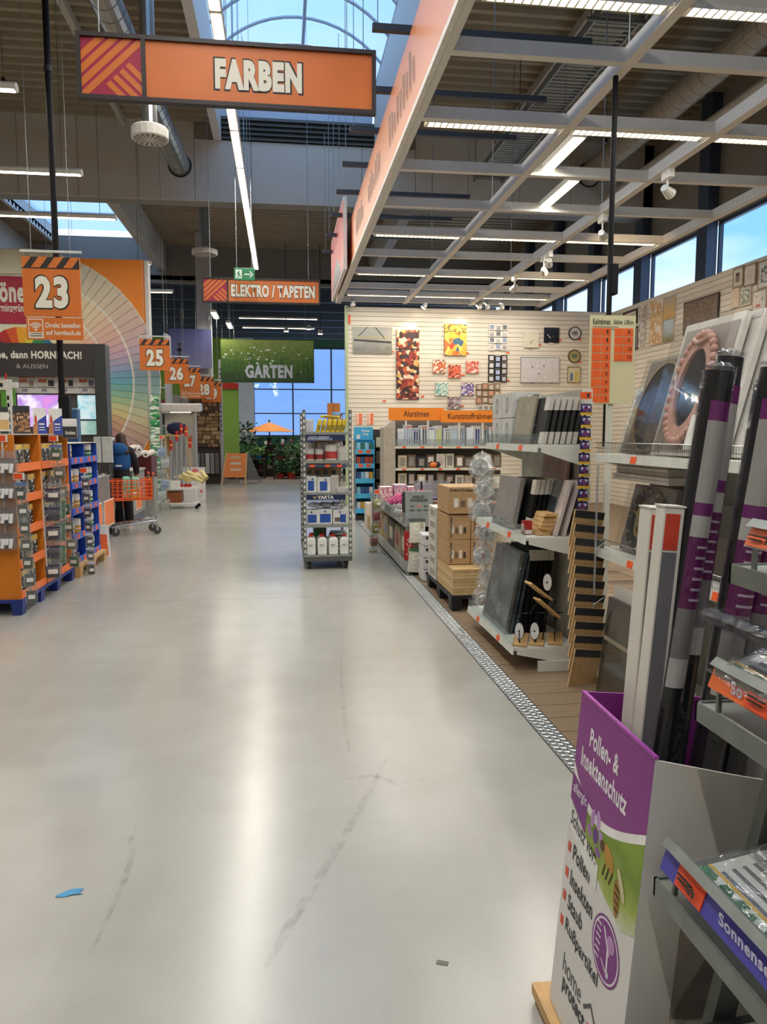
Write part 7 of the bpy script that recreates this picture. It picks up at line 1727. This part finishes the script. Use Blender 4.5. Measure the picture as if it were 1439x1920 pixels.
def oval(u0, v0, ru, rv, rot, n=14):
    """ellipse in metres on the printed side"""
    c, q = math.cos(rot), math.sin(rot)
    return [(u0 + (ru * math.cos(t) * c - rv * math.sin(t) * q) / BL, v0 + ru * math.cos(t) * q + rv * math.sin(t) * c) for t in [2 * PI * k / n for k in range(n)]]
for u, v, ru, rv, a, c in ((.36, .272, .012, .026, .2, 'b48ac0'), (.44, .262, .013, .024, -.2, 'c09acb'), (.33, .31, .018, .010, .5, 'a078b4'), (.42, .305, .015, .02, 0, '6a3a88'), (.5, .30, .012, .022, -.5, 'b48ac0'), (.47, .335, .016, .01, .3, '8a5aa0')):
    face(oval(u, v, ru, rv, a), mat(c, .6), 'flower_petal', .002 + u * .001)
face(oval(.62, .315, .034, .022, .55), FUR, 'bee_thorax', .0034)
face(oval(.525, .305, .014, .013, 0), mat('5a4420', .7), 'bee_head', .0035)
face(oval(.76, .375, .017, .044, -.12), mat('a07a34', .7), 'bee_abdomen', .0036)
for k in range(4): face(oval(.76 + .004 * k, .352 + k * .016, .0165 - .0015 * k, .0035, .15), STR, 'bee_stripe', .0042)
face(oval(.80, .335, .038, .011, .9), mat('cfc394', .4), 'bee_wing', .0046)
for k in range(3): face([(.58 + k * .05, .335), (.594 + k * .05, .335), (.57 + k * .045, .37), (.556 + k * .045, .368)], STR, 'bee_leg', .0048)
ROT = (PI / 2, 0, -PI / 2)
def btext(s, u, v, wu, h, m, bold=.0, shear=0, e=.003, name='lettering'):
    """text on the printed side, lower left at u,v"""
    return text(s, m, side_, UV(u, v, e), wu * BL, h, face='-x', bold=bold, name=name)
WT = mat('eae4ea', .5); BT = mat('26262a', .5)
btext('Pollen- &', .20, .115, .42, .048, WT, .03)
btext('Insektenschutz', .10, .182, .66, .05, WT, .03)
btext('allergic', .03, .275, .22, .035, WT, .01)
face([(-.0, .30), (.50, .365), (.50, .425), (-.0, .36)], mat('e4e2de', .5), 'white_label', .0035)
tx = btext('Schutz vor:', .04, .352, .42, .04, BT, .02, e=.0045); tx.rotation_euler = (PI / 2 - .0, .12, -PI / 2)
RS = mat('d04a34', .5)
for s, v, wu in (('Pollen', .435, .27), ('Insekten', .505, .36), ('Staub', .57, .24), ('Rußpartikel', .64, .52)):
    btext(s, .13, v, wu, .042 if s != 'Rußpartikel' else .046, BT, .02)
    face([(.04, v - .032), (.09, v - .032), (.09, v - .006), (.04, v - .006)], RS, 'red_bullet', .002)
EC = (.70, .52)
def el(u0, v0, r, n=26): return [(u0 + r / BL * math.cos(2 * PI * k / n), v0 + r * math.sin(2 * PI * k / n)) for k in range(n)]
face(el(EC[0], EC[1], .078), mat('7d2a80', .5), 'emblem_ring', .002); face(el(EC[0], EC[1], .072), mat('e2dce2', .5), 'emblem_gap', .0024); face(el(EC[0], EC[1], .067), mat('7d2a80', .5), 'emblem_disc', .0028)
for k in range(6):
    v = EC[1] - .045 + k * .016; face([(EC[0] - .13, v), (EC[0] - .07, v), (EC[0] - .07, v + .004), (EC[0] - .13, v + .004)], WT, 'emblem_line', .0032)
for (a, b, c, d) in ((-.05, -.05, .04, .0), (-.05, .03, .02, .045), (.02, -.01, .03, .05)):
    face([(EC[0] + a, EC[1] + b), (EC[0] + a + .02, EC[1] + b), (EC[0] + c + .02, EC[1] + d), (EC[0] + c, EC[1] + d)], WT, 'emblem_arrow', .0032)
face(el(EC[0] + .06, EC[1] - .03, .02, 14), mat('b88abc', .5), 'emblem_pollen', .0032); face(el(EC[0] + .05, EC[1] + .045, .008, 10), WT, 'emblem_dot', .0032)
btext('home', .16, .735, .30, .05, mat('4a4a4c', .5), .0); btext('protect', .18, .79, .36, .05, BT, .03)
face([(.50, .72), (.60, .685), (.70, .72), (.685, .727), (.60, .697), (.515, .727)], mat('4a4a4c', .5), 'house_outline', .002); face([(.66, .715), (.685, .722), (.685, .80), (.66, .80)], mat('4a4a4c', .5), 'house_wall', .002); face([(.57, .74), (.62, .74), (.62, .765), (.57, .765)], RS, 'red_square', .002)
for a, b, c in ((.45, .2, .09), (.3, .28, .07)): obj('tape_piece', G().box(.10, -BL - .0015, b, .10 + c * 2, -BL, b + .3), mat('cfc3b4', .3), fr_)
pallet('raw wooden pallet under the purple printed bin', 'wooden_pallet', .68, 1.40, 1.24, 1.93, .056, PINE, (3, 2))
# rolls standing in the bin
FILMT = clear(.08, 'f4f4f6', .08, .4, 6, .0)
def roll(label, xb, yb, xt, yt, zt, r, seed, flip=0):
    a, b = Vector((xb, yb, .15)), Vector((xt, yt, zt)); d = (b - a)
    t = thing('screen_roll', label, 'roll', a, 0, 'rolls of insect screen in the bin')
    q = Vector((0, 0, 1)).rotation_difference(d); t.rotation_mode = 'QUATERNION'; t.rotation_quaternion = q
    Lr = d.length
    obj('mesh_roll', G().tube((0, 0, 0), (0, 0, Lr), r, n=22), mat('17181b', .5, var=.15, sc=60), t, smooth=False)
    z = Lr
    for k, (hh, c) in enumerate(((.07, None), (.045, '7a2470'), (.19, 'b5b0a8'), (.03, '7a2470'), (.05, 'c8c4bc'), (.17, '6d1a5c'), (.12, '8a8684'), (.07, 'cfcac2'))):
        if c:
            ang0, ang1 = -2.7 + flip, .1 + flip
            n = 12; g = G(); vs = []
            for i in range(n + 1):
                an = ang0 + (ang1 - ang0) * i / n
                vs += [((r + .0012) * math.cos(an), (r + .0012) * math.sin(an), z - hh), ((r + .0012) * math.cos(an), (r + .0012) * math.sin(an), z)]
            g.add(vs, [(2 * i, 2 * i + 2, 2 * i + 3, 2 * i + 1) for i in range(n)])
            o = obj('paper_label', g, mat(c, .45, var=.04), t)
            if c in ('6d1a5c',):
                for j in range(6):
                    g = G(); vs = []
                    for i in range(7):
                        an = ang0 + .6 + 1.5 * i / 6; zz = z - .02 - j * .025
                        vs += [((r + .002) * math.cos(an), (r + .002) * math.sin(an), zz - .006), ((r + .002) * math.cos(an), (r + .002) * math.sin(an), zz)]
                    g.add(vs, [(2 * i, 2 * i + 2, 2 * i + 3, 2 * i + 1) for i in range(6)]); obj('text_line', g, mat('c8b4c4', .5), o)
        z -= hh
    obj('film_sleeve', G().tube((0, 0, .02), (0, 0, Lr + .012), r + .004, n=22), FILMT, t)
    obj('film_tuft', G().lathe([(r, Lr + .01), (r * .7, Lr + .02), (r * .2, Lr + .012)], 16), FILM, t)
roll('black screen roll with purple and grey label, leftmost in the bin', .80, 1.66, 1.005, 1.66, 1.745, .034, 1, .4)
roll('black screen roll with label, second from the left in the bin', .885, 1.60, 1.088, 1.57, 1.745, .034, 2)
roll('black screen roll standing behind the first two in the bin', .90, 1.74, 1.105, 1.78, 1.79, .032, 3, -.4)
roll('black screen roll at the right picture edge in the bin', .965, 1.62, 1.165, 1.60, 1.74, .034, 4)
roll('black screen roll rearmost right in the bin', .99, 1.75, 1.2, 1.76, 1.72, .034, 5)
def longbox(label, xb, yb, xt, yt, zt, w, d, m):
    a, b = Vector((xb, yb, .1)), Vector((xt, yt, zt)); dd = b - a
    t = thing('long_white_box', label, 'box', a, 0, 'long white boxes in the bin')
    t.rotation_mode = 'QUATERNION'; t.rotation_quaternion = Vector((0, 0, 1)).rotation_difference(dd); L = dd.length
    obj('carton', G().box(-w / 2, -d / 2, 0, w / 2, d / 2, L), mat('d6d1c6', .55, var=.03), t, bevel=.003)
    obj('red_band', G().box(-w / 2 + .004, -d / 2 - .001, L - .10, w / 2 - .01, -d / 2, L - .015), mat('c8402c', .5), t); obj('photo_print', G().box(-w / 2 + .004, -d / 2 - .001, .7, w / 2 - .01, -d / 2, L - .105), m, t)
    obj('end_flap', G().box(-w / 2 - .002, -d / 2 - .002, L, w / 2 + .002, d / 2 + .002, L + .004), mat('dcd6cc', .6), t)
def thru(p, q, Y):
    """foot (at z=.1) and top of something long through two photo points at depth Y"""
    a, b = P(*p, Y=Y), P(*q, Y=Y); k = (a.z - .1) / (a.z - b.z)
    f = a.lerp(b, k); return f.x, Y, a.x, Y, a.z
longbox('long white box with red band, left one in the bin', *thru((1223, 952), (1186, 1370), 1.74), .034, .06, mat('7d7876', .5))
longbox('long white box with red band and grey photo, middle one in the bin', *thru((1258, 950), (1212, 1375), 1.66), .05, .045, mat('6d6a6e', .5))
longbox('long white box with photo print, right one behind the first roll', *thru((1285, 960), (1240, 1375), 1.79), .04, .04, mat('8d8a8c', .5))

# ================================================================== SLANTED METAL RACK (right foreground)
rk = thing('slanted_rack', 'grey steel rack with slanted legs and stepped shelves at the right picture edge', 'rack', (0, 0, 0))
RM = mat('7d827c', .42, .5, var=.12, sc=20)
for y in (1.34, .28):
    obj('leg', G().hexa([(.775, y, 0), (.825, y, 0), (.825, y + .03, 0), (.775, y + .03, 0)], [(1.155, y, 1.8), (1.205, y, 1.8), (1.205, y + .03, 1.8), (1.155, y + .03, 1.8)]), RM, rk)
    obj('rear_leg', G().box(1.22, y, 0, 1.27, y + .03, 1.8), RM, rk); obj('foot_bar', G().box(.72, y, 0, 1.3, y + .03, .03), RM, rk)
SHL = ((.30, .665), (.69, .747), (1.06, .822), (1.34, .882))
for z, xf in SHL:
    s = obj('shelf', G().box(xf + .004, .2, z - .004, 1.22, 1.385, z), mat('a9aba2', .4, .3), rk)
    obj('shelf_edge', G().box(xf, .2, z - .035, xf + .006, 1.39, z + .004).box(xf, 1.384, z - .035, 1.22, 1.39, z + .004), RM, s)
    obj('rail_post', G().box(xf + .012, 1.33, z, xf + .02, 1.338, z + .06), RM, s)
def rail(z, xf, h, y0, y1, m, words=None, wpos=None, tags=(), tilt=.012):
    r = obj('label_rail', G().hexa([(xf - .004, y0, z), (xf + .004, y0, z), (xf + .004, y1, z), (xf - .004, y1, z)], [(xf + tilt, y0, z + h), (xf + tilt + .008, y0, z + h), (xf + tilt + .008, y1, z + h), (xf + tilt, y1, z + h)]), m, rk)
    if words: text(words, mat('c9c6dc', .5), r, (xf - .0045 + tilt * .2, wpos[0], z + h * .22), wpos[1], h * .6, rot=(PI / 2 - 0, 0, -PI / 2), bold=.03)
    for (ya, yb, c, dig) in tags:
        q = obj('price_card', G().hexa([(xf - .006, yb, z + .004), (xf - .003, yb, z + .004), (xf - .003, ya, z + .004), (xf - .006, ya, z + .004)], [(xf + tilt - .004, yb, z + h - .002), (xf + tilt, yb, z + h - .002), (xf + tilt, ya, z + h - .002), (xf + tilt - .004, ya, z + h - .002)]), c, r)
        text(dig, INK, q, (xf - .0085, yb + .042, z + h * .28), .028, h * .42, rot=(PI / 2, 0, -PI / 2), bold=.05)
        obj('print_lines', G().box(xf - .007, ya - .012, z + h * .6, xf - .0035, ya - .06, z + h * .66).box(xf - .0075, ya - .012, z + h * .42, xf - .004, ya - .05, z + h * .47), INK, q)
    obj('clear_lip', G().hexa([(xf - .002, y0, z + h), (xf + .002, y0, z + h), (xf + .002, y1, z + h), (xf - .002, y1, z + h)], [(xf + .012, y0, z + h + .014), (xf + .016, y0, z + h + .014), (xf + .016, y1, z + h + .014), (xf + .012, y1, z + h + .014)]), RM, r)
VIO = mat('4b47a0', .4, var=.03)
rail(.725, .752, .052, .2, 1.37, VIO, 'Sonnensegel', (1.165, .185), ((1.31, 1.22, mat('e2512c', .5), '69'),))
rail(1.105, .832, .045, .2, 1.36, mat('dd6a34', .5), 'So', (1.285, .035), ((1.24, 1.12, mat('e2512c', .5), '36'),))
rail(1.385, .888, .04, .2, 1.35, mat('9a9c98', .4, .3), None, None, ((1.345, 1.24, mat('e66a40', .5), '78'),))
def filmpack(label, x, y, z, w, d, h, inner, rot, tagc=None):
    t = thing('film_pack', label, 'package', (x, y, z), 0, 'film packed goods on the slanted rack'); t.rotation_euler = rot
    obj('folded_fabric', G().box(0, -d, 0, w, 0, h), inner, t, bevel=.012)
    ins = obj('paper_insert', G().box(.012, -d + .03, h, w - .05, -.03, h + .003), mat('d8d8d4', .5), t)
    for k in range(6): obj('text_line', G().box(.04 + k * .022, -d * .75, h + .003, .048 + k * .022, -.06, h + .004), mat('6b6d72', .5), ins)
    obj('green_edge', G().box(.012, -d + .03, h + .003, .03, -.03, h + .0045), printed(('4a7a5a', 'c8d0c8', '2f6a4a', 'e0e0d8'), 30), ins); obj('yellow_stripe', G().box(.032, -d + .03, h + .003, .038, -.03, h + .0045), mat('d8ac3a', .5), ins)
    if tagc: obj('yellow_badge', G().box(w * .5, -d * .6, h + .003, w * .78, -.04, h + .006), mat('c99a1c', .5), ins); text('360', INK, ins, (w * .72, -.06, h + .0075), .09, .05, rot=(0, 0, -PI / 2), bold=.04)
    g = G(); n = 10
    random.seed(int(x * 100 + z * 1000))
    for i in range(n):
        for j in range(n):
            def pt_(i, j):
                random.seed(i * 37 + j * 11 + int(z * 100)); return (-.012 + (w + .024) * i / n, -d - .015 + (d + .03) * j / n, h + .012 + random.uniform(-.006, .014) - (.03 if i in (0, n) or j in (0, n) else 0))
            g.quad(pt_(i, j), pt_(i + 1, j), pt_(i + 1, j + 1), pt_(i, j + 1))
    obj('film_wrap', g, FILM, t)
    return t
filmpack('film packed sun sail with white insert and yellow badge on the rack shelf', .79, 1.33, .70, .36, .5, .06, mat('5a5c58', .7), (0, -.18, 0), True)
filmpack('second film packed sun sail farther along the rack shelf', .80, .80, .70, .36, .5, .06, mat('6a6258', .7), (0, -.18, 0))
filmpack('film packed dark fabric on the lowest rack shelf', .70, 1.33, .31, .4, .55, .09, mat('24262a', .6), (0, -.1, 0))
filmpack('grey film pack with black rod on the upper rack shelf', .84, 1.36, 1.12, .3, .55, .03, mat('7d7c74', .6), (0, -.22, 0))
t = thing('black_rod', 'shiny black film wrapped rod lying across the upper rack shelf', 'rod', (.855, 1.40, 1.215)); obj('rod', G().tube((0, 0, 0), (.02, -.7, -.0), .014, n=12), mat('0b0b0d', .25), t); obj('rod_film', G().tube((0, .02, 0), (.02, -.7, 0), .018, n=12), clear(.1, 'e8eaf0', .06, .6, 20, .0), t)
obj('rod_clip', G().tube((.012, -.4, -.0), (.0125, -.41, 0), .02, n=12), mat('d8d8d8', .3), t)
t.location.z = 1.235

# ================================================================== FLOOR DEBRIS AND MARKS
t = P(131, 1675, Z=0)
tp = obj('tape_scrap', G().add([(-.045, -.01, .002), (-.02, .006, .004), (.0, .022, .003), (.045, .02, .004), (.03, .0, .002), (.05, -.012, .003), (.01, -.014, .004), (-.01, -.022, .002), (-.04, -.02, .003)], [(0, 1, 8), (1, 7, 8), (1, 2, 6, 7), (2, 3, 4, 6), (4, 5, 6)]), mat('3f8cb8', .5), loc=(t.x, t.y, 0))
tag(tp, 'torn scrap of blue tape on the concrete floor', 'tape')
t = P(830, 1806, Z=0)
tp = obj('paper_scrap', G().box(-.018, -.009, 0, .018, .009, .0015), mat('6f6a60', .7), loc=(t.x, t.y, .0005), rot=(0, 0, -.4)); tag(tp, 'tiny grey paper scrap lying on the near concrete floor', 'scrap')
def soft_dark(a):
    m, n, l, b = new_mat('rubber scuff'); out = n['Material Output']
    tr = n.new('ShaderNodeBsdfTransparent'); mx = n.new('ShaderNodeMixShader'); b.inputs['Base Color'].default_value = (.09, .085, .075, 1); b.inputs['Roughness'].default_value = .5
    t = n.new('ShaderNodeTexCoord'); z = n.new('ShaderNodeTexNoise'); z.inputs['Scale'].default_value = 18; mr = n.new('ShaderNodeMapRange'); mr.inputs[1].default_value = .4; mr.inputs[2].default_value = .75; mr.inputs[4].default_value = a
    l.new(t.outputs['Object'], z.inputs['Vector']); l.new(z.outputs['Fac'], mr.inputs[0]); l.new(mr.outputs[0], mx.inputs[0]); l.new(tr.outputs[0], mx.inputs[1]); l.new(b.outputs[0], mx.inputs[2]); l.new(mx.outputs[0], out.inputs['Surface'])
    return m
SC = soft_dark(.2)
for pts, w, lab in ((((725, 1425), (690, 1490), (640, 1580), (590, 1660), (540, 1740), (490, 1830)), .018, 'long faint tyre mark curving down the middle of the near floor'),
                    (((655, 1410), (648, 1360), (640, 1270), (642, 1190)), .012, 'thin faint scuff line running along the aisle in front of the trolley'),
                    (((255, 1550), (245, 1570), (250, 1600), (230, 1660), (170, 1790)), .012, 'short wavy scuff mark on the left near floor'),
                    (((640, 1462), (700, 1455), (745, 1470), (800, 1460)), .02, 'broad smudge across the middle of the near floor')):
    q = [P(*p, Z=0) for p in pts]; g = G(); L_ = []; R_2 = []
    for i, p in enumerate(q):
        d = (q[min(i + 1, len(q) - 1)] - q[max(i - 1, 0)]).normalized(); nrm = Vector((-d.y, d.x, 0)); ww = w * (.4 if i in (0, len(q) - 1) else 1)
        L_.append(p + nrm * ww); R_2.append(p - nrm * ww)
    for i in range(len(q) - 1): g.quad(*[(v.x, v.y, .0008) for v in (L_[i], L_[i + 1], R_2[i + 1], R_2[i])])
    tag(obj('scuff_mark', g, SC), lab, 'floor mark')
